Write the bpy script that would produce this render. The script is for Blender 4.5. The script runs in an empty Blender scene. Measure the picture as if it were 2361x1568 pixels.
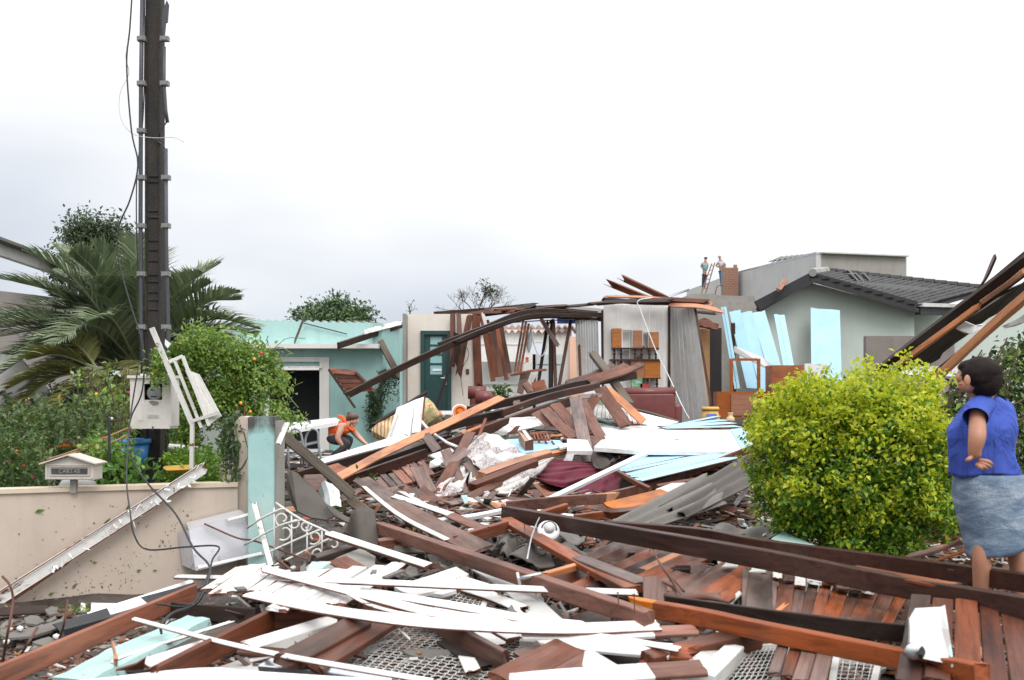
import bpy, bmesh, math, random
import numpy as np
from mathutils import Vector, Matrix, noise as mn
R = math.radians
random.seed(7)
rng = np.random.default_rng(7)
scene = bpy.context.scene
COL = scene.collection
# ---------------------------------------------------------------- camera, sky, sun, exposure
EYE = 1.6
cd = bpy.data.cameras.new('camera'); cam = bpy.data.objects.new('camera', cd); COL.objects.link(cam)
cam.location = (0, 0, EYE); cam.rotation_euler = (R(90), 0, 0)
cd.sensor_width = 36; cd.lens = 36 * 2400 / 2361; cd.shift_y = (915 - 784) / 2361
cd.clip_start = .1; cd.clip_end = 2000
cd.dof.use_dof = True; cd.dof.focus_distance = 13.0; cd.dof.aperture_fstop = 4.0
scene.camera = cam
SUN_EL, SUN_AZ = 50, 165            # elevation; azimuth from +Y, clockwise
world = bpy.data.worlds.new('World'); scene.world = world; world.use_nodes = True
nt = world.node_tree; nt.nodes.clear()
def N(nt, t, **k):
    n = nt.nodes.new(t)
    for a, v in k.items(): setattr(n, a, v)
    return n
out = N(nt, 'ShaderNodeOutputWorld'); bg = N(nt, 'ShaderNodeBackground'); bg.inputs[1].default_value = .1
nt.links.new(bg.outputs[0], out.inputs[0])
sky = N(nt, 'ShaderNodeTexSky', sky_type='NISHITA', sun_disc=False); sky.sun_elevation = R(SUN_EL); sky.sun_rotation = R(SUN_AZ)
tc = N(nt, 'ShaderNodeTexCoord'); sep = N(nt, 'ShaderNodeSeparateXYZ'); nt.links.new(tc.outputs['Generated'], sep.inputs[0])
def M(nt, op, a, b=None, c=None, clamp=False):
    m = N(nt, 'ShaderNodeMath', operation=op, use_clamp=clamp)
    for i, v in enumerate((a, b, c)):
        if v is None: continue
        if isinstance(v, (int, float)): m.inputs[i].default_value = v
        else: nt.links.new(v, m.inputs[i])
    return m.outputs[0]
mp = N(nt, 'ShaderNodeMapping'); mp.inputs['Scale'].default_value = (1.6, 1.6, 4.5); nt.links.new(tc.outputs['Generated'], mp.inputs[0])
nz = N(nt, 'ShaderNodeTexNoise'); nz.inputs['Scale'].default_value = 1.7; nz.inputs['Detail'].default_value = 3; nz.inputs['Roughness'].default_value = .45
nt.links.new(mp.outputs[0], nz.inputs['Vector'])
el = M(nt, 'MAXIMUM', sep.outputs['Z'], 0.0)
v = M(nt, 'MULTIPLY_ADD', el, 1.6, .72)                       # overcast: brighter towards the zenith
v = M(nt, 'MULTIPLY_ADD', sep.outputs['X'], .40, v)
v = M(nt, 'MULTIPLY_ADD', M(nt, 'SUBTRACT', nz.outputs[0], .5), .60, v)
v = M(nt, 'MINIMUM', M(nt, 'MAXIMUM', v, .5), 2.1)
v = M(nt, 'MULTIPLY', v, 10)
ramp = N(nt, 'ShaderNodeMix', data_type='RGBA'); ramp.inputs[6].default_value = (.88, .96, 1.10, 1); ramp.inputs[7].default_value = (1, 1, 1, 1)
nt.links.new(M(nt, 'MULTIPLY_ADD', v, .25, -1.55, clamp=True), ramp.inputs[0])
vm = N(nt, 'ShaderNodeVectorMath', operation='SCALE'); nt.links.new(ramp.outputs[2], vm.inputs[0]); nt.links.new(v, vm.inputs['Scale'])
mx = N(nt, 'ShaderNodeMix', data_type='RGBA'); mx.inputs[0].default_value = .94
nt.links.new(sky.outputs[0], mx.inputs[6]); nt.links.new(vm.outputs[0], mx.inputs[7]); nt.links.new(mx.outputs[2], bg.inputs[0])
sd = bpy.data.lights.new('sun', 'SUN'); sd.energy = 1.35; sd.angle = R(30); sd.color = (1, .98, .95)
sun = bpy.data.objects.new('sun', sd); COL.objects.link(sun)
sv = Vector((math.sin(R(SUN_AZ)) * math.cos(R(SUN_EL)), math.cos(R(SUN_AZ)) * math.cos(R(SUN_EL)), math.sin(R(SUN_EL))))
sun.rotation_euler = sv.to_track_quat('Z', 'Y').to_euler()
scene.view_settings.view_transform = 'Standard'; scene.view_settings.look = 'None'
scene.view_settings.exposure = 0.12; scene.view_settings.gamma = 1

# ---------------------------------------------------------------- places: pixel of the photo + distance -> point
def W(px, py, Y): return Vector(((px - 1180.5) / 2400 * Y, Y, EYE - (py - 915) / 2400 * Y))
def fr(ox, oy, s):
    def f(x, y, d=0.0): return (ox + s * x, oy + s * y, d)
    return f
FA, FB, FC, FD = fr(0, 1101.3, .2979), fr(587.3, 1101.3, .2979), fr(1174.7, 1101.3, .2979), fr(1762, 1101.3, .2978)
FE, FF, FG, FH = fr(0, 660.8, .29966), fr(587.3, 660.8, .29966), fr(1174.7, 660.8, .29966), fr(1762, 660.8, .2997)
FK, FL, FM, FN = fr(624, 917.7, .18729), fr(991.1, 917.7, .18729), fr(1027.8, 1174.7, .20412), fr(910.3, 660.7, .22474)
FO, FP = fr(1541.7, 543.3, .34701), fr(0, 0, 1)
def sstep(a, b, x):
    t = min(1, max(0, (x - a) / (b - a))); return t * t * (3 - 2 * t)
PY = [0, 4.5, 7, 9, 12, 14, 16.5, 18, 19.5, 21.5, 24, 60]
PZ = [.10, .22, .32, .38, .46, .60, .80, .98, .98, .82, .8, .8]
LZ = [.04, .05, .04, .06, .34, .36, .40, .42, .42, .42, .45, .45]
RZ = [.08, .10, .14, .24, .38, .55, .75, .80, .80, .8, .8, .8]
def H(x, y):
    c, l, r = (float(np.interp(y, PY, t)) for t in (PZ, LZ, RZ))
    kl = sstep(-.12 * y - 1.2, -.5, x) if y > 11 else sstep(-2.6, -1.5, x)
    kr = sstep(1.9 + .14 * y, 1.0 + .10 * y, x)
    z = (l * (1 - kl) + c * kl) * kr + r * (1 - kr) if x > 0 else l * (1 - kl) + c * kl
    k = sstep(-3.2, -2.0, x) if y < 14 else 1
    return z + (.05 * k + .01) * mn.noise(Vector((x * 1.3, y * 1.3, 0)))
def S(px, py, lift=0.0):
    Y = 2.5; pd = None
    while Y < 40:
        p = W(px, py, Y); d = p.z - (H(p.x, p.y) + lift)
        if d < 0:
            return W(px, py, Y - .12 * (-d) / ((-d) + (pd if pd else .01)))
        pd = d; Y += .12
    return W(px, py, 22)
def P3(p):
    """(px, py, d): d < 2.4 is a lift above the rubble, otherwise a distance"""
    if isinstance(p, Vector): return p
    if len(p) == 2: return S(p[0], p[1], .05)
    return W(*p) if p[2] >= 2.4 else S(p[0], p[1], .03 + (p[2] if p[2] < .12 else .12 + (p[2] - .12) * .32))
# ---------------------------------------------------------------- objects
def tag(o, label=None, cat=None, group=None, kind=None):
    if label: o['label'] = label
    if cat: o['category'] = cat
    if group: o['group'] = group
    if kind: o['kind'] = kind
    return o
def mk(name, verts, faces, mat=None, parent=None, smooth=False, mats=None, mi=None, loc=None):
    me = bpy.data.meshes.new(name)
    if loc is not None: verts = [(v[0] - loc[0], v[1] - loc[1], v[2] - loc[2]) for v in verts]
    me.from_pydata(verts, [], faces)
    for m in (mats or [mat]): me.materials.append(m)
    if mi is not None: me.polygons.foreach_set('material_index', mi)
    if smooth: me.polygons.foreach_set('use_smooth', [True] * len(me.polygons))
    me.update()
    o = bpy.data.objects.new(name, me); COL.objects.link(o)
    if parent: o.parent = parent
    if loc is not None: o.location = loc
    return o
def emp(name, loc, label, cat, group=None):
    o = bpy.data.objects.new(name, None); COL.objects.link(o); o.location = loc; o.empty_display_size = .1
    bpy.context.view_layer.update() if False else None
    return tag(o, label, cat, group)
def fixp(root):
    """children were given in world space: take the root's place off them"""
    for c in root.children:
        c.location = Vector(c.location) - Vector(root.location)
class MB:
    def __init__(s): s.v = []; s.f = []; s.m = []
    def add(s, vs, fs, mi=0):
        k = len(s.v); s.v += [tuple(v) for v in vs]; s.f += [tuple(i + k for i in f) for f in fs]; s.m += [mi] * len(fs); return s
    def box(s, c, size, rot=None, mi=0):
        hx, hy, hz = size[0] / 2, size[1] / 2, size[2] / 2; c = Vector(c)
        vs = [Vector((x, y, z)) for x in (-hx, hx) for y in (-hy, hy) for z in (-hz, hz)]
        if rot is not None: vs = [rot @ v for v in vs]
        return s.add([c + v for v in vs], [(0, 1, 3, 2), (4, 6, 7, 5), (0, 4, 5, 1), (2, 3, 7, 6), (0, 2, 6, 4), (1, 5, 7, 3)], mi)
    def bar(s, a, b, w, h, up=(0, 0, 1), mi=0):
        a, b = Vector(a), Vector(b); x = (b - a); L = x.length; x.normalize(); u = Vector(up)
        if abs(x.dot(u)) > .98: u = Vector((0, 1, 0))
        y = u.cross(x).normalized(); z = x.cross(y)
        rot = Matrix((x, y, z)).transposed()
        return s.box((a + b) / 2, (L, w, h), rot, mi)
    def tube(s, pts, r, n=6, mi=0, cap=True, closed=False):
        pts = [Vector(p) for p in pts]; m = len(pts); rs = r if isinstance(r, (list, tuple)) else [r] * m
        vs = []; u = None
        for i, p in enumerate(pts):
            if closed: t = (pts[(i + 1) % m] - pts[i - 1])
            else: t = (pts[min(i + 1, m - 1)] - pts[max(i - 1, 0)])
            if t.length < 1e-9: t = Vector((0, 0, 1))
            t.normalize()
            if u is None: u = t.orthogonal().normalized()
            else:
                u = u - t * u.dot(t)
                u = u.normalized() if u.length > 1e-6 else t.orthogonal().normalized()
            w = t.cross(u)
            for k in range(n):
                a = 2 * math.pi * k / n; vs.append(p + (u * math.cos(a) + w * math.sin(a)) * rs[i])
        fs = [(i * n + k, i * n + (k + 1) % n, (i + 1) * n + (k + 1) % n, (i + 1) * n + k) for i in range(m - 1) for k in range(n)]
        if closed: fs += [((m - 1) * n + k, (m - 1) * n + (k + 1) % n, (k + 1) % n, k) for k in range(n)]
        elif cap: fs += [tuple(range(n))[::-1], tuple((m - 1) * n + k for k in range(n))]
        return s.add(vs, fs, mi)
    def loft(s, rings, n=16, mi=0, cap=True):
        """rings: (centre, rx, ry[, rz tilt vector]) ellipses in the xy plane"""
        vs = []
        for r in rings:
            c, rx, ry = Vector(r[0]), r[1], r[2]
            ax = Vector(r[3]).normalized() if len(r) > 3 else Vector((1, 0, 0)); ay = Vector(r[4]).normalized() if len(r) > 4 else Vector((0, 1, 0))
            for k in range(n):
                a = 2 * math.pi * k / n; vs.append(c + ax * math.cos(a) * rx + ay * math.sin(a) * ry)
        m = len(rings)
        fs = [(i * n + k, i * n + (k + 1) % n, (i + 1) * n + (k + 1) % n, (i + 1) * n + k) for i in range(m - 1) for k in range(n)]
        if cap: fs += [tuple(range(n))[::-1], tuple((m - 1) * n + k for k in range(n))]
        return s.add(vs, fs, mi)
    def sphere(s, c, r, n=10, m=7, mi=0, sc=(1, 1, 1), jit=0):
        vs = []; c = Vector(c)
        for i in range(m + 1):
            t = math.pi * i / m
            for k in range(n):
                a = 2 * math.pi * k / n; d = Vector((math.sin(t) * math.cos(a) * sc[0], math.sin(t) * math.sin(a) * sc[1], math.cos(t) * sc[2]))
                q = r * (1 + jit * mn.noise(d * 3 + c)); vs.append(c + d * q)
        fs = [(i * n + k, (i + 1) * n + k, (i + 1) * n + (k + 1) % n, i * n + (k + 1) % n) for i in range(m) for k in range(n)]
        return s.add(vs, fs, mi)
    def build(s, name, mat=None, parent=None, smooth=False, mats=None, loc=None):
        return mk(name, s.v, s.f, mat, parent, smooth, mats, s.m if mats else None, loc)
# ---------------------------------------------------------------- materials
def newmat(name):
    m = bpy.data.materials.new(name); m.use_nodes = True; t = m.node_tree; b = t.nodes['Principled BSDF']; return m, t, b
def setin(t, s, v):
    if isinstance(v, (int, float)): s.default_value = v
    elif isinstance(v, (tuple, list)): s.default_value = tuple(v) + ((1,) if len(v) == 3 else ())
    else: t.links.new(v, s)
def tnoise(t, scale, detail=4, rough=.55, sc=(1, 1, 1), dist=0, coord='Object', off=None):
    tcn = N(t, 'ShaderNodeTexCoord'); m = N(t, 'ShaderNodeMapping'); m.inputs['Scale'].default_value = sc
    t.links.new(tcn.outputs[coord], m.inputs[0])
    if off is not None: t.links.new(off, m.inputs['Location'])
    n = N(t, 'ShaderNodeTexNoise'); n.inputs['Scale'].default_value = scale; n.inputs['Detail'].default_value = detail
    n.inputs['Roughness'].default_value = rough; n.inputs['Distortion'].default_value = dist; t.links.new(m.outputs[0], n.inputs['Vector']); return n.outputs[0]
def tramp(t, f, stops):
    r = N(t, 'ShaderNodeValToRGB'); e = r.color_ramp.elements
    while len(e) < len(stops): e.new(.5)
    for i, (p, c) in enumerate(stops):
        e[i].position = p; e[i].color = tuple(c) + (1,) if len(c) == 3 else c
    t.links.new(f, r.inputs[0]); return r.outputs[0]
def tmix(t, f, a, b, blend='MIX'):
    m = N(t, 'ShaderNodeMix', data_type='RGBA', blend_type=blend); setin(t, m.inputs[0], f); setin(t, m.inputs[6], a); setin(t, m.inputs[7], b); return m.outputs[2]
def tmap(t, f, a, b, c=0., d=1.):
    m = N(t, 'ShaderNodeMapRange'); setin(t, m.inputs[0], f); m.inputs[1].default_value = a; m.inputs[2].default_value = b; m.inputs[3].default_value = c; m.inputs[4].default_value = d; return m.outputs[0]
def tbump(t, b, f, strength=.3, dist=.01):
    n = N(t, 'ShaderNodeBump'); n.inputs['Strength'].default_value = strength; n.inputs['Distance'].default_value = dist; t.links.new(f, n.inputs['Height']); t.links.new(n.outputs[0], b.inputs['Normal'])
def objrand(t): return N(t, 'ShaderNodeObjectInfo').outputs['Random']
def roff(t):
    c = N(t, 'ShaderNodeCombineXYZ'); r = objrand(t)
    for i, k in enumerate((37., 91., 53.)): t.links.new(M(t, 'MULTIPLY', r, k), c.inputs[i])
    return c.outputs[0]
def wood(name, light, dark, stain=(.03, .018, .014), grey=.25, rough=(.3, .62), fresh=0, vary=.35):
    m, t, b = newmat(name); off = roff(t)
    g = tnoise(t, 6, 5, .6, (.35, 5, 5), .6, off=off)
    c = tramp(t, g, [(.28, dark), (.55, light), (.75, tuple(x * 1.15 for x in light))])
    big = tnoise(t, 1.3, 3, .6, (.8, 2, 2), off=off)
    c = tmix(t, tmap(t, big, .5, .68, 0, .75), c, stain)
    big2 = tnoise(t, 2.1, 3, .6, (.7, 2, 2), .3)
    c = tmix(t, tmap(t, big2, .5, .75, 0, grey), c, (.17, .12, .10))
    hv = N(t, 'ShaderNodeHueSaturation'); setin(t, hv.inputs['Value'], tmap(t, objrand(t), 0, 1, 1 - vary, 1 + vary)); setin(t, hv.inputs['Color'], c)
    setin(t, hv.inputs['Saturation'], tmap(t, M(t, 'FRACT', M(t, 'MULTIPLY', objrand(t), 7.3)), 0, 1, .72, 1.08))
    setin(t, b.inputs['Base Color'], hv.outputs[0]); w = tnoise(t, 3, 4, .6, (.6, 2, 2))
    setin(t, b.inputs['Roughness'], tmap(t, w, .35, .65, rough[0], rough[1])); b.inputs['Specular IOR Level'].default_value = .22; tbump(t, b, g, .45, .005); return m
def paint(name, col, under=(.16, .07, .04), wear=.62, dirt=(.25, .22, .18), rough=.42, dirtamt=.35, wscale=7, vary=.04, bump=.15, nodirt=False):
    m, t, b = newmat(name); off = roff(t)
    w = tnoise(t, wscale, 6, .68, (.5, 1.6, 1.6), .4, off=off); d = tnoise(t, 2.2, 5, .7, off=off); d2 = tnoise(t, 28, 3, .7)
    c = tmix(t, M(t, 'MULTIPLY', tmap(t, d, .5, .72), dirtamt), col, dirt)
    c = tmix(t, M(t, 'MULTIPLY', tmap(t, d2, .60, .72), dirtamt * .8), c, dirt)
    if wear < .9: c = tmix(t, tmap(t, w, wear, wear + .03), c, under)
    hv = N(t, 'ShaderNodeHueSaturation'); setin(t, hv.inputs['Value'], tmap(t, objrand(t), 0, 1, 1 - vary * 2, 1 + vary)); setin(t, hv.inputs['Color'], c)
    setin(t, b.inputs['Base Color'], hv.outputs[0]); setin(t, b.inputs['Roughness'], tmap(t, d, .3, .7, rough * .7, min(1, rough * 1.4)))
    tbump(t, b, w, bump, .003); return m
def plain(name, col, rough=.6, metal=0., n=.12, scale=9, spec=None, bump=.1):
    m, t, b = newmat(name); f = tnoise(t, scale, 5, .65)
    c = tmix(t, tmap(t, f, .3, .7), tuple(x * (1 - n) for x in col), tuple(min(1, x * (1 + n)) for x in col))
    setin(t, b.inputs['Base Color'], c); b.inputs['Metallic'].default_value = metal; setin(t, b.inputs['Roughness'], tmap(t, f, .3, .7, rough * .85, min(1, rough * 1.15)))
    tbump(t, b, f, bump, .004); return m
def wall(name, col, dirt=(.2, .18, .15), amt=.35, speck=.2, rough=.8, streak=True):
    m, t, b = newmat(name); a = tnoise(t, .9, 6, .65); s = tnoise(t, 2.5, 5, .6, (2.2, 2.2, .25)); k = tnoise(t, 30, 3, .6)
    c = tmix(t, M(t, 'MULTIPLY', tmap(t, a, .45, .75), amt), col, dirt)
    if streak: c = tmix(t, M(t, 'MULTIPLY', tmap(t, s, .52, .75), amt * .8), c, dirt)
    c = tmix(t, M(t, 'MULTIPLY', tmap(t, k, .62, .7), speck), c, dirt)
    setin(t, b.inputs['Base Color'], c); b.inputs['Roughness'].default_value = rough; tbump(t, b, k, .2, .004); return m
def leafm(name, cols, rough=.45, trans=.35):
    m, t, b = newmat(name); g = N(t, 'ShaderNodeNewGeometry'); n = len(cols)
    c = tramp(t, g.outputs['Random Per Island'], [(i / max(1, n - 1), cc) for i, cc in enumerate(cols)])
    setin(t, b.inputs['Base Color'], c); b.inputs['Roughness'].default_value = rough
    tr = N(t, 'ShaderNodeBsdfTranslucent'); t.links.new(c, tr.inputs[0]); ms = N(t, 'ShaderNodeMixShader'); ms.inputs[0].default_value = trans
    t.links.new(b.outputs[0], ms.inputs[1]); t.links.new(tr.outputs[0], ms.inputs[2]); t.links.new(ms.outputs[0], t.nodes['Material Output'].inputs[0]); return m
BR = wood('wet_brown_wood', (.155, .050, .026), (.06, .021, .013))
RD = wood('reddish_wood', (.25, .074, .033), (.11, .032, .016), grey=.15)
DK = wood('dark_weathered_wood', (.038, .021, .016), (.018, .011, .009), grey=.08)
D3 = wood('dark_red_wood', (.070, .024, .015), (.032, .012, .009), grey=.1)
OR = wood('fresh_orange_wood', (.55, .19, .05), (.40, .12, .03), stain=(.2, .07, .03), grey=.05, vary=.15, rough=(.35, .6))
GB = wood('grey_brown_wood', (.18, .105, .085), (.09, .05, .04), grey=.4)
OL = wood('olive_weathered_wood', (.14, .11, .08), (.08, .06, .042), grey=.3)
WH = paint('white_painted_wood', (.77, .76, .75), wear=.68, dirtamt=.55, rough=.4, dirt=(.34, .31, .27))
WD = paint('dirty_white_paint', (.70, .69, .67), wear=.60, dirtamt=.6, dirt=(.28, .25, .21))
WC = paint('clean_white_paint', (.86, .85, .83), wear=.8, dirtamt=.12, rough=.5)
WP = plain('white_plastic', (.80, .81, .83), .3, n=.04, bump=.03)
BL = paint('pale_blue_paint', (.36, .63, .78), wear=.73, dirtamt=.12, rough=.4)
TL = paint('pale_teal_paint', (.44, .66, .64), under=(.3, .29, .27), wear=.62, dirtamt=.5, rough=.6)
GS = paint('grey_white_panel', (.55, .55, .54), wear=.75, dirtamt=.45)
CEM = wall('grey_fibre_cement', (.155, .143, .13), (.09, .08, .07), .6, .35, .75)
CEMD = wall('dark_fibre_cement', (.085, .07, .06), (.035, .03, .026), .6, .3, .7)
CON = wall('grey_concrete', (.30, .285, .26), (.12, .11, .10), .55, .4)
MET = plain('galvanised_metal', (.55, .57, .60), .3, .9, n=.15, scale=5)
IRN = paint('white_painted_iron', (.66, .65, .62), under=(.16, .07, .04), wear=.64, dirtamt=.5)
RST = plain('rusty_steel', (.16, .06, .035), .7, .2, n=.4)
BLK = plain('black_rubber', (.025, .027, .03), .5)
# ---------------------------------------------------------------- boards, beams, sheets
def catmull(P, n):
    if len(P) == 2: return [P[0].lerp(P[1], i / n) for i in range(n + 1)]
    Q = [P[0] * 2 - P[1]] + P + [P[-1] * 2 - P[-2]]; o = []
    seg = len(P) - 1; per = max(2, n // seg)
    for i in range(seg):
        p0, p1, p2, p3 = Q[i:i + 4]
        for k in range(per):
            t = k / per
            o.append(.5 * ((2 * p1) + (p2 - p0) * t + (2 * p0 - 5 * p1 + 4 * p2 - p3) * t * t + (3 * p1 - p0 - 3 * p2 + p3) * t ** 3))
    return o + [P[-1]]
def stripmesh(path, w, h, nrm, rag=(0, 0), seed=0, frame=None, cup=0.):
    """a board along path; nrm: normal of its wide face; rag: how splintered each end is (metres)"""
    rr = random.Random(seed); V = []; m = len(path); c = min(.004, h * .25, w * .25)
    # profile: chamfered rectangle, extra points over the width so ends can splinter
    k = 5; prof = []
    for i in range(k): prof.append((-w / 2 + c + (w - 2 * c) * i / (k - 1), h / 2))
    prof += [(w / 2, h / 2 - c), (w / 2, -h / 2 + c)]
    for i in range(k): prof.append((w / 2 - c - (w - 2 * c) * i / (k - 1), -h / 2))
    prof += [(-w / 2, -h / 2 + c), (-w / 2, h / 2 - c)]
    n = len(prof)
    def jit(amt):
        cc = [rr.uniform(-1, 1) for _ in range(7)]
        return [amt * (cc[int((p[0] / w + .5) * 5.99)] + (.3 * rr.uniform(-1, 1))) for p in prof]
    ja, jb = jit(rag[0] + .0015), jit(rag[1] + .0015)
    for i, p in enumerate(path):
        t = (path[min(i + 1, m - 1)] - path[max(i - 1, 0)]).normalized()
        y = nrm.cross(t).normalized(); z = t.cross(y)
        e = jb if i == m - 1 else ja if i == 0 else None
        for q, (a, b) in enumerate(prof):
            V.append(p + y * a + z * (b + cup * ((a * 2 / w) ** 2)) + (t * e[q] * (1 if i else -1) if e else Vector((0, 0, 0))))
    Fc = [(i * n + q, (i + 1) * n + q, (i + 1) * n + (q + 1) % n, i * n + (q + 1) % n) for i in range(m - 1) for q in range(n)]
    Fc += [tuple(range(n)), tuple((m - 1) * n + q for q in range(n))[::-1]]
    return V, Fc
BN = [0]
def tilt(t, az=0): t = R(t); a = R(az); return Vector((math.sin(t) * math.sin(a), -math.sin(t) * math.cos(a), math.cos(t)))
def board(name, pts, w, h, mat, nrm=25, rag=(.0, .0), parent=None, n=None, tip=None, cup=0.):
    """tip: (material, metres, which end) another colour of the same piece near one end"""
    P = [P3(p) for p in pts]; nv = nrm if isinstance(nrm, Vector) else tilt(*(nrm if isinstance(nrm, tuple) else (nrm,)))
    path = catmull(P, n or (10 if len(P) > 2 else 4)); BN[0] += 1
    V, Fc = stripmesh(path, w, h, nv, rag, BN[0], cup=cup)
    x = (P[-1] - P[0]).normalized(); y = nv.cross(x).normalized(); z = x.cross(y); c = (P[0] + P[-1]) / 2
    Mx = Matrix((x, y, z)).transposed().to_4x4(); Mx.translation = c; inv = Mx.inverted()
    V = [inv @ v for v in V]
    mats = [mat]; mi = None
    if tip:
        mats.append(tip[0]); npf = (len(V) // len(path)); mi = []
        L = (P[-1] - P[0]).length; xe = L / 2 - tip[1]
        for f in Fc:
            cx = sum(V[i].x for i in f) / len(f); mi.append(1 if (cx > xe if tip[2] else cx < -xe) else 0)
    if mi is None and mat.name in ('white_painted_wood', 'pale_blue_paint', 'dirty_white_paint') and h < .05:
        mats.append(RD); npf = len(V) // len(path); mi = [1 if 5 <= (i % npf) < npf - 1 else 0 for i in range(len(Fc) - 2)] + [1, 1]
    o = mk(name, V, Fc, mats=mats, mi=mi)
    if parent:
        o.parent = parent; Mx.translation = c - Vector(parent.location)
    o.matrix_world = Mx if not parent else Mx
    if parent: o.matrix_basis = Mx; o.matrix_parent_inverse = Matrix.Identity(4)
    return o
def B(label, pts, w, h, mat, nrm=25, rag=(.02, .02), name='wooden_board', cat='board', group=None, **k):
    return tag(board(name, pts, w, h, mat, nrm, rag, **k), label, cat, group)
def panel(label, c, n, mat, th=.018, gap=.012, rag=.05, name='plank_panel', cat='wall panel', wj=.25, pn='plank', lift=0., seed=1, skip=(), sub=0, extra=None):
    """planks side by side, filling the quad c = (bottom-left, bottom-right, top-left, top-right); each runs bottom -> top"""
    rr = random.Random(seed); Q = [P3(p) for p in c]
    ctr = sum(Q, Vector()) / 4; root = emp(name, ctr, label, cat)
    ws = [1 + rr.uniform(-wj, wj) for _ in range(n)]; tot = sum(ws); a = 0
    nv = (Q[1] - Q[0] + Q[3] - Q[2]).cross(Q[2] - Q[0] + Q[3] - Q[1]).normalized()
    if nv.z < -.2 or (abs(nv.z) <= .2 and nv.y > 0): nv = -nv
    for i in range(n):
        b = a + ws[i] / tot; u = (a + b) / 2
        if i not in skip:
            p, q = Q[0].lerp(Q[1], u), Q[2].lerp(Q[3], u)
            wd = ((Q[1] - Q[0]).length + (Q[3] - Q[2]).length) / 2 * (b - a); d = (q - p).normalized()
            ang = (Q[1] - Q[0]).normalized().cross(d).length; wd = wd * max(.5, ang) - gap
            p = p + d * rr.uniform(-rag, rag) + nv * rr.uniform(-.006, .012); q = q + d * rr.uniform(-rag, rag) + nv * rr.uniform(-.006, .012)
            nn = (nv + Vector((rr.uniform(-.06, .06), rr.uniform(-.06, .06), 0))).normalized()
            mm = mat if not isinstance(mat, list) else mat[rr.randrange(len(mat))]
            board(pn, [p + nv * lift, q + nv * lift], wd, th, mm, nn, (.012, .012), parent=root)
        a = b
    return root
def slab(name, pts, th, mat, parent=None, jag=0, mats=None, nrm=None):
    """a flat sheet with the outline pts (3D), th thick, split along its edges so they can be ragged"""
    P = [P3(p) for p in pts]
    if jag:
        Q = []; rr = random.Random(len(P) * 13 + int(abs(P[0].x) * 1000))
        for a, b in zip(P, P[1:] + P[:1]):
            L = (b - a).length; k = max(2, int(L / .09)); per = (b - a).normalized()
            for i in range(k): Q.append(a.lerp(b, i / k) + Vector((rr.uniform(-jag, jag), rr.uniform(-jag, jag), rr.uniform(-jag, jag) * .3)) * (1 if i else .2))
        P = Q
    n = Vector()
    for a, b in zip(P, P[1:] + P[:1]): n += a.cross(b)
    n.normalize(); 
    if n.z < 0 or (abs(n.z) < .1 and n.y > 0): n = -n
    k = len(P); c = sum(P, Vector()) / k; x = (P[1] - P[0]).normalized(); x = (x - n * x.dot(n)).normalized(); y = n.cross(x)
    Mx = Matrix((x, y, n)).transposed().to_4x4(); Mx.translation = c; inv = Mx.inverted()
    V = [inv @ p for p in P] + [inv @ (p - n * th) for p in P]
    # orientation: make top face normal follow n
    Fc = [tuple(range(k)), tuple(range(k, 2 * k))[::-1]] + [(i, i + k, (i + 1) % k + k, (i + 1) % k) for i in range(k)]
    ar = sum(V[i].x * V[(i + 1) % k].y - V[(i + 1) % k].x * V[i].y for i in range(k))
    if ar < 0: Fc = [f[::-1] for f in Fc]
    o = mk(name, V, Fc, mat, mats=mats)
    if parent: o.parent = parent; Mx.translation = c - Vector(parent.location)
    o.matrix_basis = Mx
    return o
def SL(label, pts, th, mat, name='sheet', cat='sheet', jag=0, group=None): return tag(slab(name, pts, th, mat, jag=jag), label, cat, group)
def corr(label, c, waves, amp, th, mat, name='corrugated_sheet', cat='roof sheet', nu=0, nv=10, jag=.02, rough=0., parent=None, sag=0.):
    """corrugated sheet over a quad (bottom-left, bottom-right, top-left, top-right); ridges run bottom -> top"""
    Q = [P3(p) for p in c]; nrm = (Q[1] - Q[0] + Q[3] - Q[2]).cross(Q[2] - Q[0] + Q[3] - Q[1]).normalized()
    if nrm.z < 0: nrm = -nrm
    ctr = sum(Q, Vector()) / 4; nu = nu or waves * 8; rr = random.Random(int(abs(ctr.x * 977)) + waves)
    top = []; ed = [(rr.uniform(-jag, jag), rr.uniform(-jag, jag)) for _ in range(nu + 1)]
    for j in range(nv + 1):
        for i in range(nu + 1):
            u, v = i / nu, j / nv
            if j == 0: v += ed[i][0]
            if j == nv: v += ed[i][1]
            p = Q[0].lerp(Q[1], u).lerp(Q[2].lerp(Q[3], u), v)
            p = p + nrm * (amp * math.sin(u * waves * 2 * math.pi) + rough * mn.noise(p * 2) - sag * 4 * u * (1 - u))
            top.append(p - ctr)
    k = len(top); V = top + [p - nrm * th for p in top]; w = nu + 1
    Fc = [(j * w + i, j * w + i + 1, (j + 1) * w + i + 1, (j + 1) * w + i) for j in range(nv) for i in range(nu)]
    Fc += [tuple(q + k for q in f)[::-1] for f in Fc]
    for j in range(nv): Fc += [(j * w, (j + 1) * w, (j + 1) * w + k, j * w + k), (j * w + nu, j * w + nu + k, (j + 1) * w + nu + k, (j + 1) * w + nu)]
    for i in range(nu): Fc += [(i, i + k, i + 1 + k, i + 1), (nv * w + i, nv * w + i + 1, nv * w + i + 1 + k, nv * w + i + k)]
    o = mk(name, V, Fc, mat, parent, smooth=True); o.location = ctr
    return o if parent else tag(o, label, cat)
def wire(label, pts, r, mat, name='cable', cat='cable', n=24, parent=None):
    P = catmull([P3(p) for p in pts], n); c = P[0]
    o = MB().tube([p - c for p in P], r, 6).build(name, mat, parent, True); o.location = c
    return tag(o, label, cat) if label else o
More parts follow.
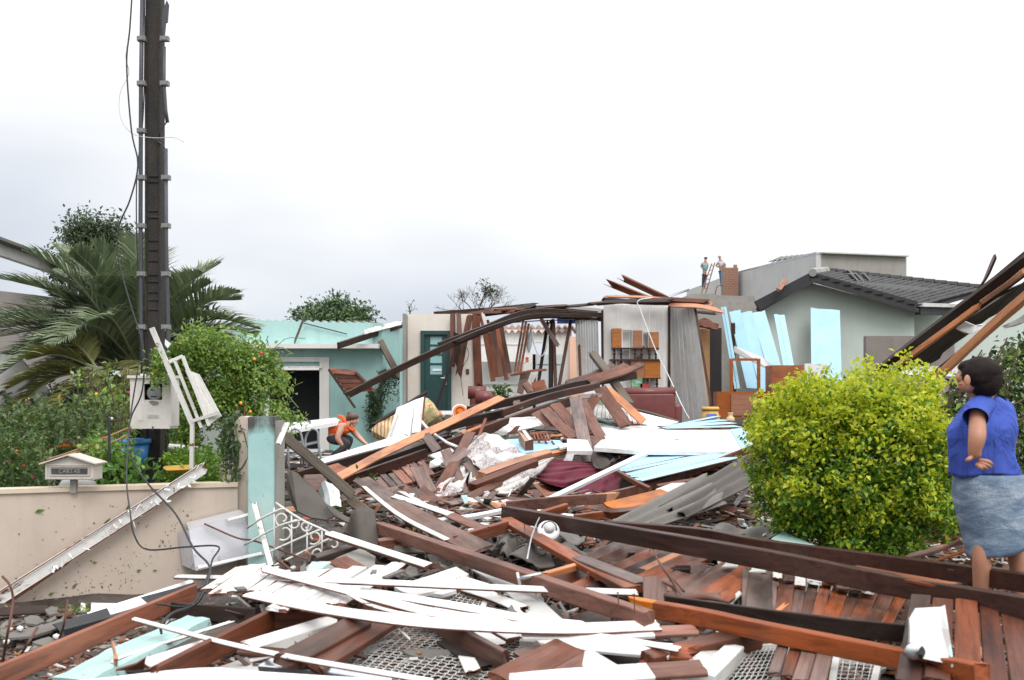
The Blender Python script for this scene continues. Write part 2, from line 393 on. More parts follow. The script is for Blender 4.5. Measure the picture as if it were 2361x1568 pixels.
def leaves(name, pts, size, mat, parent=None, mats=None, mi=None, asp=.5, up=.4, kind='stuff', jit=.4, dirs=None, fold=.25):
    """leaf-sized folded faces at pts (numpy Nx3)"""
    n = len(pts); d = rng.normal(size=(n, 3)) if dirs is None else dirs + rng.normal(size=(n, 3)) * jit
    d[:, 2] += up * 0; d /= np.linalg.norm(d, axis=1)[:, None]
    nr = rng.normal(size=(n, 3)) * .6; nr[:, 2] += up + .5; s = np.cross(d, nr); s /= np.linalg.norm(s, axis=1)[:, None] + 1e-9
    u = np.cross(s, d); sz = (size * rng.uniform(.6, 1.35, n))[:, None]
    a = pts; tipp = pts + d * sz - u * sz * .12; l = pts + d * sz * .45 + s * sz * asp * .5 + u * sz * fold * .5; r = pts + d * sz * .45 - s * sz * asp * .5 + u * sz * fold * .5
    V = np.stack([a, l, tipp, r], 1).reshape(-1, 3); k = np.arange(n)[:, None] * 4
    T = np.concatenate([k + np.array([[0, 1, 2]]), k + np.array([[0, 2, 3]])], 1).reshape(-1, 3)
    me = bpy.data.meshes.new(name); me.vertices.add(n * 4); me.vertices.foreach_set('co', V.astype(np.float32).ravel())
    me.loops.add(n * 6); me.loops.foreach_set('vertex_index', T.ravel()); me.polygons.add(n * 2); me.polygons.foreach_set('loop_start', np.arange(0, n * 6, 3))
    for m in (mats or [mat]): me.materials.append(m)
    me.update(calc_edges=True)
    if mi is not None: me.polygons.foreach_set('material_index', np.repeat(mi, 2).astype(np.int32))
    o = bpy.data.objects.new(name, me); COL.objects.link(o)
    if parent: o.parent = parent
    if kind: o['kind'] = kind
    return o
def text(s, loc, size, mat, parent, rot=(90, 0, 0), name='lettering', ext=.002):
    c = bpy.data.curves.new(name, 'FONT'); c.body = s; c.size = size; c.extrude = ext; c.align_x = 'CENTER'; c.align_y = 'CENTER'
    c.materials.append(mat); t = bpy.data.objects.new(name, c); COL.objects.link(t); bpy.context.view_layer.update()
    me = bpy.data.meshes.new_from_object(t.evaluated_get(bpy.context.evaluated_depsgraph_get())); bpy.data.objects.remove(t)
    o = bpy.data.objects.new(name, me); COL.objects.link(o); o.parent = parent; o.location = Vector(loc); o.rotation_euler = [R(a) for a in rot]; return o
def skinned(name, V, E, Rr, mat, parent=None, sub=2, root=0, flat=None):
    me = bpy.data.meshes.new(name); me.from_pydata([tuple(v) for v in V], E, []); o = bpy.data.objects.new(name, me); COL.objects.link(o)
    o.modifiers.new('s', 'SKIN').use_smooth_shade = True
    for i, r in enumerate(Rr): me.skin_vertices[0].data[i].radius = r if isinstance(r, tuple) else (r, r)
    me.skin_vertices[0].data[root].use_root = True
    m = o.modifiers.new('b', 'SUBSURF'); m.levels = sub
    bpy.context.view_layer.update(); dg = bpy.context.evaluated_depsgraph_get()
    m2 = bpy.data.meshes.new_from_object(o.evaluated_get(dg)); bpy.data.objects.remove(o)
    m2.materials.clear(); m2.materials.append(mat); m2.polygons.foreach_set('use_smooth', [True] * len(m2.polygons))
    o = bpy.data.objects.new(name, m2); COL.objects.link(o)
    if parent: o.parent = parent
    return o
def subd(o, lv=1):
    m = o.modifiers.new('sub', 'SUBSURF'); m.levels = lv; m.render_levels = lv; return o
# ================================================================ ground
m, t, b = newmat('wet_debris_ground'); a = tnoise(t, 2.2, 8, .75); k = tnoise(t, 19, 5, .7)
c = tramp(t, a, [(.3, (.02, .016, .013)), (.5, (.04, .032, .025)), (.62, (.085, .072, .06)), (.72, (.04, .04, .022))])
c = tmix(t, tmap(t, k, .6, .64), c, (.20, .185, .17)); c = tmix(t, tmap(t, k, .40, .36), c, (.10, .045, .028))
setin(t, b.inputs['Base Color'], c); setin(t, b.inputs['Roughness'], tmap(t, a, .3, .7, .35, .8)); tbump(t, b, k, .8, .03); GROUND = m
xs = np.arange(-13, 13.01, .13); ys = np.arange(1.0, 31, .13); V = []
for y in ys:
    for x in xs:
        e = min(1, (13 - abs(x)) / 1.5, (31 - y) / 1.5)
        V.append((x, y, (H(x, y) + .045 * mn.noise(Vector((x * 5, y * 5, 3)))) * e - .06 * (1 - e)))
w = len(xs); Fc = [(j * w + i, j * w + i + 1, (j + 1) * w + i + 1, (j + 1) * w + i) for j in range(len(ys) - 1) for i in range(w - 1)]
tag(mk('rubble_ground', V, Fc, GROUND, smooth=True), kind='structure')
tag(MB().add([(-900, -300, -.03), (900, -300, -.03), (900, 1500, -.03), (-900, 1500, -.03)], [(0, 1, 2, 3)]).build('ground', plain('earth', (.07, .075, .04), .9, n=.4, scale=.4)), kind='structure')

# ================================================================ materials for houses
TEAL = wall('teal_wall_paint', (.345, .56, .535), (.16, .28, .26), .35, .2, .75)
TEALL = wall('light_teal_paint', (.42, .66, .64), (.2, .3, .28), .25, .25, .7)
CREAM = wall('cream_wall_paint', (.55, .46, .385), (.30, .24, .19), .35, .12, .75)
CREAMT = wall('cream_cap_paint', (.62, .52, .40), (.30, .24, .19), .3, .2, .75)
WALLW = wall('off_white_plaster', (.74, .68, .61), (.42, .33, .26), .4, .12, .8)
KIT = wall('kitchen_white', (.82, .80, .77), (.5, .45, .4), .3, .1, .6)
PEACH = wall('peach_plaster', (.80, .50, .36), (.6, .4, .3), .3, .1, .8)
MINT = wall('mint_plaster', (.53, .60, .555), (.40, .45, .41), .4, .08, .8)
BRICK = wall('brick_plain', (.33, .18, .13), (.2, .1, .07), .3, .4, .85)
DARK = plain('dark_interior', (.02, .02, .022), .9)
GREEN = paint('dark_green_paint', (.018, .062, .062), wear=.95, dirtamt=.08, rough=.35)
m, t, b = newmat('teal_frosted_glass'); b.inputs['Base Color'].default_value = (.30, .52, .53, 1); b.inputs['Roughness'].default_value = .35; b.inputs['IOR'].default_value = 1.5; GLASS = m
SLATE = plain('slate_roof_tile', (.055, .054, .056), .85, n=.3, scale=3)
WHF = wall('white_frame_paint', (.72, .70, .68), (.4, .36, .3), .3, .2, .5)
def lin(px0, px1, Y0, Y1, px): # distance along a wall seen between two pixel columns
    X0, X1 = (px0 - 1180.5) / 2400 * Y0, (px1 - 1180.5) / 2400 * Y1; k = (px - 1180.5) / 2400
    t = (k * Y0 - X0) / ((X1 - X0) - k * (Y1 - Y0)); return Y0 + (Y1 - Y0) * t
def zz(py, Y): return EYE - (py - 915) / 2400 * Y
def wallquad(mb, p, q, z0, z1, th=.2, mi=0, z1b=None, back=1):
    """upright wall between plan points p, q; thickness goes away from the camera"""
    p, q = Vector((p[0], p[1], 0)), Vector((q[0], q[1], 0)); d = (q - p).normalized(); n = Vector((-d.y, d.x, 0)) * back
    if n.y * back < 0: n = -n
    z1b = z1 if z1b is None else z1b; vs = []
    for o_ in (Vector(), n * th):
        vs += [p + o_ + Vector((0, 0, z0)), q + o_ + Vector((0, 0, z0)), q + o_ + Vector((0, 0, z1b)), p + o_ + Vector((0, 0, z1))]
    return mb.add(vs, [(0, 1, 2, 3), (5, 4, 7, 6), (0, 4, 5, 1), (3, 2, 6, 7), (0, 3, 7, 4), (1, 5, 6, 2)], mi)
# ================================================================ teal house (left of the centre)
YT = 22.5
def TX(px): return (px - 1180.5) / 2400 * YT
th = emp('teal_house', (TX(700), YT, .3), 'teal rendered house with a scalloped roof edge and a wide dark doorway', 'house')
mb = MB(); zt = zz(745, YT); z0 = .2; zo = zz(850, YT)
mb.box(((TX(425) + TX(600)) / 2, YT + .12, (z0 + zt) / 2), (TX(600) - TX(425), .24, zt - z0))
mb.box(((TX(738) + TX(882)) / 2, YT + .12, (z0 + zt) / 2), (TX(882) - TX(738), .24, zt - z0))
mb.box(((TX(600) + TX(738)) / 2, YT + .12, (zo + zt) / 2), (TX(738) - TX(600), .24, zt - zo))
wallquad(mb, (TX(882), YT), (TX(931), YT + 1.7), z0, zt - .05, .22, z1b=zt + .15)
mb.box((TX(425) + .1, YT + 3, (z0 + zt) / 2), (.2, 5.6, zt - z0)); mb.box(((TX(425) + TX(882)) / 2, YT + 6, (z0 + zt) / 2), (TX(882) - TX(425), .2, zt - z0))
mb.build('wall', TEAL, th)
mb = MB(); xs_ = np.linspace(TX(560), TX(860), 150); vs = []
for x in xs_:
    zt2 = zz(737 + (x - xs_[0]) / (xs_[-1] - xs_[0]) * 8, YT) + .022 * math.sin(x * 2 * math.pi / .177)
    vs += [(x, YT - .05, zz(800, YT)), (x, YT - .05, zt2), (x, YT + .0, zt2), (x, YT + .0, zz(800, YT))]
fs = [(4 * i + a, 4 * (i + 1) + a, 4 * (i + 1) + (a + 1) % 4, 4 * i + (a + 1) % 4) for i in range(149) for a in range(4)] + [(0, 1, 2, 3), (599 - 3, 599, 598, 597)]
mb.add(vs, fs).build('parapet', TEALL, th)
MB().box(((TX(560) + TX(878)) / 2, YT - .2, zz(800, YT)), (TX(878) - TX(560), .42, .095)).build('ledge', WHF, th)
corr('', [(560, 745, YT + .2), (880, 750, YT + .2), (540, 738, YT + 5), (870, 742, YT + 5)], 18, .03, .01, CEM, parent=th, name='roof', jag=0)
mb = MB(); zf = zz(824, YT)
for a, b_ in ((738, 760), (608, 622)): mb.box(((TX(a) + TX(b_)) / 2, YT - .03, (z0 + zf) / 2), (TX(b_) - TX(a), .08, zf - z0))
mb.box(((TX(622) + TX(738)) / 2, YT - .028, zz(829, YT)), (TX(738) - TX(622), .076, .10)); mb.build('door_frame', WHF, th)
mb = MB()
for py, dy in ((847, -.10), (852, -.45)): mb.box((TX(688), YT + dy, zz(py, YT)), (TX(738) - TX(625), .03, .05))
for px in (640, 672, 705, 733): mb.box((TX(px), YT - .28, zz(850, YT)), (.03, .34, .045))
mb.build('tilted_shutter', WHF, th)
MB().box((TX(682), YT + .9, 1.2), (2.6, .05, 2.2)).build('doorway_shade_sheet', DARK, th)  # dark sheet stands in for the unlit room behind the doorway
fixp(th)
wire('black metal bar bent flat against the upper teal wall', [(738, 769, YT - .09), (790, 760, YT - .1), (880 - 7, 801, YT - .1)][:2] + [], .012, BLK) if False else None
B('thin dark bar slanting across the teal parapet', [FF(375, 280, YT - .12), FF(710, 365, YT - .10)], .02, .02, DK, 80, (0, 0), 'metal_bar', 'bar')
B('long grey splinter hanging from the scalloped teal roof edge', [FF(375, 250, YT - .3), FF(345, 330, YT - .25), FF(305, 430, YT - .2)], .05, .012, OL, 85, (.06, .1), 'splinter', 'splinter')
B('weathered rafter jutting out of the teal wall above the ledge', [FF(640, 455, YT - 1.3), FF(1130, 295, YT + .9)], .06, .13, DK, 12, name='roof_rafter', cat='rafter')
SL('dirty white strip of roof sheet lying on the jutting rafter', [FF(845, 330, YT - .6), FF(1130, 258, YT + .9), FF(1132, 290, YT + .7), FF(850, 365, YT - .7)], .02, WD, 'roof_sheet', 'roof sheet', jag=.015)
B('round weathered post leaning against the teal wall corner', [FF(962, 415, YT - .1), FF(1115, 700, YT - .3)], .13, .12, OL, 60, (.05, .03), 'leaning_post', 'post')
root = emp('hanging_shutter', W(815, 880, YT - .6), 'brown plank shutter hanging crooked in front of the teal wall', 'shutter')
for i in range(5):
    a = i / 5; P0 = [P3(FF(578 + 28 * i, 645 + 40 * i, YT - .6)), P3(FF(775 + 31 * i, 662 + 30 * i, YT - .6))]
    board('slat', P0, .11, .012, [RD, BR][i % 2], Vector((.1, -1, .15)), (.005, .005), parent=root)
board('frame_bar', [FF(570, 640, YT - .64), FF(770, 930, YT - .7)], .05, .03, DK, Vector((0, -1, .2)), (.02, .02), parent=root)
board('frame_bar', [FF(775, 655, YT - .64), FF(928, 805, YT - .64)], .05, .03, BR, Vector((0, -1, .2)), parent=root)
# hanging creeper on the teal wall
p = []
for i in range(2600):
    u = random.random(); q = random.random()
    if u < .45: px = 1010 - 95 * q + random.gauss(0, 22); py = 640 + 480 * q
    elif u < .8: px = 905 + random.gauss(0, 22); py = 800 + 290 * q
    else: px = 1060 + random.gauss(0, 38); py = 650 + 250 * q * random.random()
    p.append(W(*FF(px, py)[:2], YT - .25 + random.uniform(-.08, .1)))
VINE = leafm('dark_creeper_leaf', [(.05, .09, .045), (.09, .14, .07), (.12, .15, .09)])
o = leaves('hanging_creeper', np.array([tuple(v) for v in p]), .06, VINE, kind=None, up=-.5); tag(o, 'dark green creeper hanging down the teal wall behind the wreckage', 'creeper')

# ================================================================ wrecked wooden house
YH = 22.0
def HX(px, Y=YH): return (px - 1180.5) / 2400 * Y
wh = emp('entrance_wall', W(1015, 950, YH), 'off white wall with a dark green glazed door left standing', 'wall')
zt, zb = zz(724, YH), .7
mb = MB(); dl, dr = HX(970), HX(1041); dz = zz(763, YH)
mb.box(((HX(940) + dl) / 2, YH + .1, (zb + zt) / 2), (dl - HX(940), .2, zt - zb)); mb.box(((dr + HX(1099)) / 2, YH + .1, (zb + zt) / 2), (HX(1099) - dr, .2, zt - zb))
mb.box(((dl + dr) / 2, YH + .1, (dz + zt) / 2), (dr - dl, .2, zt - dz)); mb.build('wall', WALLW, wh)
MB().box((HX(936), YH - .1, (zb + zt) / 2 - .02), (.07, .5, zt - zb)).build('broken_wall_edge', CON, wh)
MB().box((HX(929), YH - .1, (zb + zt) / 2 - .3), (.06, .46, zt - zb - .7)).build('teal_render', TEAL, wh)
mb = MB(); dm = (dl + dr) / 2; dw = dr - dl
for x in (dl + .04, dr - .04): mb.box((x, YH - .02, (zb + dz) / 2), (.08, .10, dz - zb))
mb.box((dm, YH - .02, dz - .04), (dw - .16, .10, .08)); mb.build('door_frame', GREEN, wh)
dO = MB(); lx, rx = dl + .08, dr - .08; zlo = zz(912, YH) + .28; ztp = dz - .08
for x in (lx + .06, rx - .06): dO.box((x, YH + .02, (zb + ztp) / 2), (.12, .05, ztp - zb))
rails = [zz(y, YH) for y in (771, 796, 817, 839, 865)]
for z in rails: dO.box(((lx + rx) / 2, YH + .021, z), (rx - lx - .24, .045, .035 if z != rails[0] else .09))
dO.box(((lx + rx) / 2, YH + .022, (zb + rails[-1]) / 2), (rx - lx - .24, .03, rails[-1] - zb - .03)); door = dO.build('door', GREEN, wh)
for a, b_ in zip(rails, rails[1:]):
    MB().box(((lx + rx) / 2, YH + .02, (a + b_) / 2), (rx - lx - .24, .008, a - b_ - .034)).build('pane', GLASS, door)
MB().box(((lx + rx) / 2 + .02, YH + .004, zz(853, YH)), (.19, .006, .045)).build('paper_note', WP, door)
mb = MB(); mb.box((rx - .04, YH - .02, zz(877, YH)), (.045, .02, .2)); mb.tube([(rx - .04, YH - .03, zz(872, YH)), (rx - .04, YH - .07, zz(872, YH)), (rx - .14, YH - .08, zz(872, YH))], .011); mb.build('handle', MET, door)
MB().box((HX(1078), YH - .008, zz(857, YH)), (.07, .016, .11)).build('light_switch', GB, wh)
fixp(wh)
# kitchen behind
YK = 26.0
kr = emp('kitchen_back_wall', W(1230, 900, YK), 'cream kitchen back wall under a scalloped tile edge with a dark doorway', 'wall')
mb = MB(); zt = zz(760, YK); d0, d1 = HX(1228, YK), HX(1262, YK)
mb.box(((HX(1085, YK) + d0) / 2, YK + .1, (zt + .7) / 2), (d0 - HX(1085, YK), .2, zt - .7)); mb.box(((d1 + HX(1318, YK)) / 2, YK + .1, (zt + .7) / 2), (HX(1318, YK) - d1, .2, zt - .7))
mb.box(((d0 + d1) / 2, YK + .1, (zt + zz(790, YK)) / 2), (d1 - d0, .2, zt - zz(790, YK))); mb.build('wall', KIT, kr)
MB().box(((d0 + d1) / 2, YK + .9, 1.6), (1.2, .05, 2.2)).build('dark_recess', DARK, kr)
corr('', [(1085, 765, YK - .15), (1330, 765, YK - .15), (1085, 752, YK + 2), (1330, 752, YK + 2)], 16, .045, .012, plain('terracotta', (.25, .13, .09), .7, n=.3), parent=kr, name='tile_roof', jag=0)
fixp(kr)
o = MB().box((HX(1331, YK - .3), YK - .2, (zz(790, YK) + .7) / 2 + .05), (HX(1347, YK) - HX(1313, YK), .16, zz(775, YK) - .7)).build('peach_wall', PEACH); tag(o, 'peach coloured wall strip to the right of the refrigerator', 'wall')
fr_ = emp('refrigerator', W(1268, 940, YK - 1.2), 'tall grey white refrigerator standing behind the dark posts', 'refrigerator')
y = YK - 1.2; GREYW = plain('enamel_grey_white', (.52, .55, .56), .35, n=.05)
MB().box((HX(1268, y), y + .3, (zz(816, y) + .75) / 2), (HX(1300, y) - HX(1236, y), .6, zz(816, y) - .75)).build('body', GREYW, fr_)
MB().box((HX(1268, y), y - .015, zz(829, y)), (HX(1299, y) - HX(1237, y), .03, .22)).build('freezer_door', GREYW, fr_)
MB().box((HX(1268, y), y - .015, zz(880, y) - .02), (HX(1299, y) - HX(1237, y), .03, .78)).build('door', GREYW, fr_)
MB().tube([(HX(1241, y), y - .05, zz(845, y)), (HX(1241, y), y - .06, zz(856, y)), (HX(1241, y), y - .05, zz(866, y))], .01).build('handle', MET, fr_); fixp(fr_)
cb = emp('wall_cupboard', W(1180, 800, YK - .4), 'white wall cupboards hanging on the kitchen back wall', 'cupboard'); y = YK - .4
for i, (a, b_) in enumerate(((1108, 1140), (1141, 1170), (1171, 1209))):
    MB().box((HX((a + b_) / 2, y), y, zz(815, y)), (HX(b_, y) - HX(a, y) - .02, .35, .42)).build('cupboard_box', KIT, cb)
MB().box((HX(1160, y), y, zz(794, y)), (1.1, .40, .03)).build('top_board', WP, cb)
fixp(cb)
kc = emp('kitchen_counter', W(1170, 940, YK - 1.6), 'grey kitchen counter with cupboard doors under it', 'counter'); y = YK - 1.8
MB().box((HX(1165, y), y + .3, zz(884, y)), (HX(1232, y) - HX(1098, y), .64, .05)).build('worktop', GREYW, kc)
for a, b_ in ((1100, 1142), (1143, 1187), (1188, 1230)): MB().box((HX((a + b_) / 2, y), y + .3, (zz(887, y) + .7) / 2), (HX(b_, y) - HX(a, y) - .03, .58, zz(887, y) - .72)).build('cupboard_door', KIT, kc)
fixp(kc)
sh = emp('spice_shelf', W(1218, 880, YK - .9), 'small white corner shelf holding a jar with a red lid', 'shelf'); y = YK - .9
for py in (813, 838, 862): MB().box((HX(1218, y), y, zz(py, y)), (.2, .2, .02)).build('shelf_board', WP, sh)
MB().box((HX(1210.5, y), y, zz(838, y)), (.02, .2, .55)).build('side_board', WP, sh); fixp(sh)
jar = emp('spice_jar', W(1215, 835, YK - .95), 'glass jar with red lid standing on the small corner shelf', 'jar'); y = YK - .95
MB().tube([(HX(1215, y), y, zz(836, y)), (HX(1215, y), y, zz(828, y))], .04, 10).build('jar_body', plain('amber_jar', (.45, .2, .06), .3), jar)
MB().tube([(HX(1215, y), y, zz(828, y)), (HX(1215, y), y, zz(824, y))], .042, 10).build('lid', plain('red_lid', (.5, .03, .03), .4), jar); fixp(jar)
SL('grey roof sheet edge showing above the dark lintel boards', [(1278, 702, 27), (1400, 713, 27), (1400, 728, 25.5), (1278, 722, 25.5)], .03, CEM, 'roof_sheet', 'roof sheet')
MB().box((HX(1309, 27), 27, zz(739, 27)), (.55, .4, .14)).build('blue_water_tank', plain('blue_plastic', (.03, .16, .60), .4)); tag(bpy.data.objects['blue_water_tank'], 'blue plastic tank glimpsed over the kitchen roof edge', 'tank')
# standing posts and hanging boards of the wreck
y = YH
for lab, pts, w_, h_, mt_, nm, ct in [
    ('thick split brown post standing beside the green door', [FN(835, 290, y), FN(840, 560, y), FN(860, 1030, y)], .17, .15, BR, 'house_post', 'post'),
    ('black leaning post, leftmost of the slim kitchen posts', [FN(1570, 355, y + .6), FN(1470, 1010, y + .3)], .07, .08, DK, 'house_post', 'post'),
    ('thick black upright post in front of the refrigerator', [FN(1605, 350, y + .2), FN(1600, 1060, y + .1)], .10, .10, DK, 'house_post', 'post'),
    ('slim brown upright stud nailed beside the black post', [FN(1628, 350, y + .15), FN(1650, 1050, y)], .07, .06, BR, 'house_post', 'post'),
    ('brown stud leaning right, dark at its top', [FN(1805, 345, y + .3), FN(1680, 1050, y)], .07, .07, BR, 'house_post', 'post'),
    ('short diagonal brace hanging before the black post', [FN(1505, 340, y - .3), FN(1675, 610, y - .4)], .09, .03, GB, 'brace', 'brace'),
    ('narrow broken stake standing against the grey panel', [FN(1890, 600, y - .2), FN(1905, 950, y - .2)], .06, .03, BR, 'stake', 'stake'),
    ('hanging reddish board left of the door post, outermost', [FN(595, 290, y - .15), FN(590, 800, y - .2)], .11, .02, RD, 'hanging_board', 'board'),
    ('hanging pinkish board over the green door edge', [FN(655, 290, y - .2), FN(670, 620, y - .22)], .10, .02, GB, 'hanging_board', 'board'),
    ('long hanging board slanting inward beside the door', [FN(770, 300, y - .25), FN(690, 700, y - .3), FN(655, 910, y - .3)], .13, .02, BR, 'hanging_board', 'board'),
    ('dark board tip hanging beside the door handle', [FN(635, 480, y - .3), FN(650, 800, y - .3)], .13, .02, DK, 'hanging_board', 'board'),
    ('white splintered batten hanging from the dark lintel', [FN(905, 285, y - .3), FN(950, 460, y - .3)], .07, .02, WD, 'hanging_batten', 'batten'),
    ('dark thin lath leaning across the green door', [FN(600, 700, y - .4), FN(520, 960, y - .5), FN(425, 1240, y - .6)], .06, .03, DK, 'lath', 'lath')]:
    tag(board(nm, pts, w_, h_, mt_, 88, (.05, .07)), lab, ct)
panel('big fan of hanging brown boards in front of the cupboards', [FN(985, 965, y - .2), FN(1205, 915, y - .2), FN(870, 300, y), FN(1110, 400, y)], 5, [RD, RD, BR, BR], gap=.002, rag=.08, seed=4, name='hanging_boards')
panel('narrow pair of reddish boards hanging right of the board fan', [FN(1210, 905, y - .2), FN(1300, 895, y - .2), FN(1300, 365, y), FN(1395, 360, y)], 3, [RD, BR], rag=.05, seed=5, name='hanging_boards')
SL('crumpled grey foil hanging beside the reddish boards', [FN(1385, 400, y + .1), FN(1415, 440, y + .1), FN(1410, 600, y + .1), FN(1380, 680, y + .1), FN(1335, 670, y + .1), FN(1350, 560, y + .1)], .01, MET, 'foil_insulation', 'foil', jag=.03)
B('thin broken lath lying level before the kitchen counter', [FN(1200, 910, y - .25), FN(1400, 865, y - .3), FN(1540, 855, y - .3)], .05, .02, BR, 60, (.05, .08), 'lath', 'lath')
SL('bent brown board sagging under the level lath', [FN(1290, 880, y - .2), FN(1400, 870, y - .2), FN(1310, 1110, y - .2), FN(1250, 1090, y - .2)], .02, GB, 'torn_sheet', 'sheet')
SL('torn pale sheet hanging right of the sagging board', [FN(1400, 880, y - .15), FN(1480, 860, y - .15), FN(1380, 1060, y - .15)], .01, WD, 'torn_sheet', 'sheet')
# lintel bundle (broken roof edge)
ev = emp('broken_eave', W(1200, 720, y), 'ragged dark eave of broken boards above the hanging posts', 'eave'); rr = random.Random(6)
for i in range(26):
    u = rr.random(); a = FN(*( (410 + 900 * u * .9, 283 - 84 * u) if i % 2 else (1180 + 500 * u, 205 + 40 * u)), y + rr.uniform(-.3, .6)); L_ = rr.uniform(350, 800); b_ = FN((a[0] - 910.3) / .22474 + L_, (a[1] - 660.7) / .22474 + (-40 if i % 2 else 52) * L_ / 500 + rr.uniform(-14, 26), y + rr.uniform(-.3, .6))
    if b_[0] > 1392: continue
    a = (a[0], a[1] + rr.uniform(0, 13), a[2]); b_ = (b_[0], b_[1] + rr.uniform(0, 13), b_[2]); board('eave_board', [a, b_], rr.choice([.06, .10, .14]), rr.choice([.03, .05, .08]), [DK, DK, DK, BR][i % 4], rr.uniform(5, 50), (.1, .12), parent=ev)
board('eave_plate', [FN(420, 285, y + .2), FN(1320, 215, y + .2)], .05, .12, DK, 5, (.1, .02), parent=ev); board('eave_plate', [FN(1300, 214, y + .2), FN(2112, 290, y + .2)], .05, .14, DK, 5, (.02, .05), parent=ev)
for lab, pts, w_, h_, m_ in [
    ('long dark fallen rafter sweeping down across the green door', [FF(715, 835, 19.2), FN(100, 815, 20.0), FN(850, 480, 20.8), FN(1300, 320, 21.3), FN(1800, 285, 21.5)], .05, .13, DK),
    ('upper half of the bowed rafter pair below the eave', [FN(450, 600, 20.6), FN(900, 430, 20.9), FN(1400, 255, 21.4), FN(2110, 290, 21.6)], .05, .10, DK),
    ('lower half of the bowed rafter pair below the eave', [FN(640, 560, 20.5), FN(1000, 415, 20.8), FN(1420, 300, 21.2), FN(1900, 300, 21.5)], .05, .08, DK)]:
    B(lab, pts, w_, h_, m_, 10, (.08, .08), 'fallen_rafter', 'rafter', n=20)
wire('thin black rod across the top of the kitchen gap', [FN(1200, 370, y), FN(1500, 350, y), FN(1850, 340, y)], .012, BLK, 'thin_rod', 'rod')
wire('looping white cable hanging before the dark kitchen doorway', [FN(1410, 440, y), FN(1430, 600, y), FN(1490, 715, y), FN(1550, 640, y), FN(1590, 380, y)], .012, WP)
wire('white cable lying along the right end of the eave', [FN(1660, 235, y - .4), FN(1800, 265, y - .4), FN(1980, 285, y - .4), FN(2115, 262, y - .4)], .014, WP)
wire('thin cable hanging from the fallen rafter by the light switch', [FN(700, 560, y - .4), FN(760, 700, y - .4), FN(680, 880, y - .2), FN(700, 1120, y - .4)], .006, BLK)
# white tilted panel + hutch wall
panel('tilted white plank partition left of the shelf unit', [FN(1870, 960, y + .3), FN(2100, 900, y + .3), FN(1850, 350, y + .3), FN(2085, 305, y + .3)], 9, GS, gap=.006, rag=.01, wj=.05, seed=8, th=.03, name='plank_partition')
panel('upright white plank wall with the wooden shelf unit on it', [(1391, 950, y), (1543, 950, y), (1391, 703, y), (1543, 700, y)], 10, WC, gap=.005, rag=.01, wj=.05, seed=9, th=.03, name='plank_wall')
B('dark upright corner post at the left edge of the plank wall', [(1390, 900, y - .06), (1388, 715, y - .06)], .05, .05, DK, 88, name='corner_post', cat='post')
B('dark upright corner post at the right edge of the plank wall', [(1543, 935, y - .06), (1543, 705, y - .06)], .05, .05, DK, 88, name='corner_post', cat='post')
panel('tall leaning grey plank wall panel torn off its corner', [(1560, 990, y + .2), (1640, 975, y - .8), (1546, 705, y), (1600, 705, y - .4)], 7, GS, gap=.006, rag=.01, wj=.1, seed=10, th=.03, name='leaning_wall_panel')
B('brown edge batten running down the leaning grey panel', [(1602, 705, y - .45), (1642, 945, y - .85)], .04, .05, BR, 88, name='edge_batten', cat='batten')
# roof bits over the plank wall
for lab, pts, w_, h_, m_ in [
    ('lower of two rafters poking up into the sky', [FG(780, -20, y - .3), FG(1040, 85, y)], .06, .13, BR),
    ('upper of two rafters poking up into the sky', [FG(860, -30 - 40, y + .3), FG(1180, 80, y + .3)], .06, .13, BR),
    ('dark red roof board over the plank wall, pointed at left', [FG(650, 134, y - .4), FG(1100, 92, y - .4)], .09, .05, BR),
    ('dark red roof board over the plank wall, running to the right', [FG(980, 88, y - .35), FG(1520, 120, y - .5)], .14, .06, BR),
    ('lower flat brown board of the plank wall roof', [FG(720, 118, y - .6), FG(1240, 108, y - .6)], .12, .03, DK),
    ('dark roof board hanging under the widest roof board', [FG(720, 100, y - .2), FG(1000, 120, y - .2), FG(1250, 125, y - .2)], .05, .10, DK),
    ('bright orange split batten on the plank wall roof', [FG(780, 75, y - .5), FG(1130, 85, y - .5)], .07, .03, OR),
    ('pale pinkish split board jutting right over the brown door', [FG(1260, 145, y - .5), FG(1440, 150, y - .6), FG(1620, 185, y - .8)], .14, .03, OR),
    ('short dark board sloping above the brown door', [FG(1400, 190, y + .1), FG(1600, 210, y)], .08, .03, DK)]:
    B(lab, pts, w_, h_, m_, 40, (.15, .12), 'roof_board', 'board', n=10)
SL('thin metal sheet curled behind the plank wall roof', [FG(1190, 80, y + .4), FG(1385, 15, y + .6), FG(1375, 30, y + .6), FG(1220, 85, y + .3)], .012, MET, 'metal_flashing', 'metal sheet')
wire('loose white cable swinging down from the plank wall roof', [FG(1100, 85, y - .7), FG(990, 110, y - .7), FG(1010, 190, y - .7), FG(1130, 500, y - .8), FG(1230, 700, y - .9), FG(1320, 900, y - 1.2), FG(1385, 1020, y - 1.4)], .011, WP, n=40)
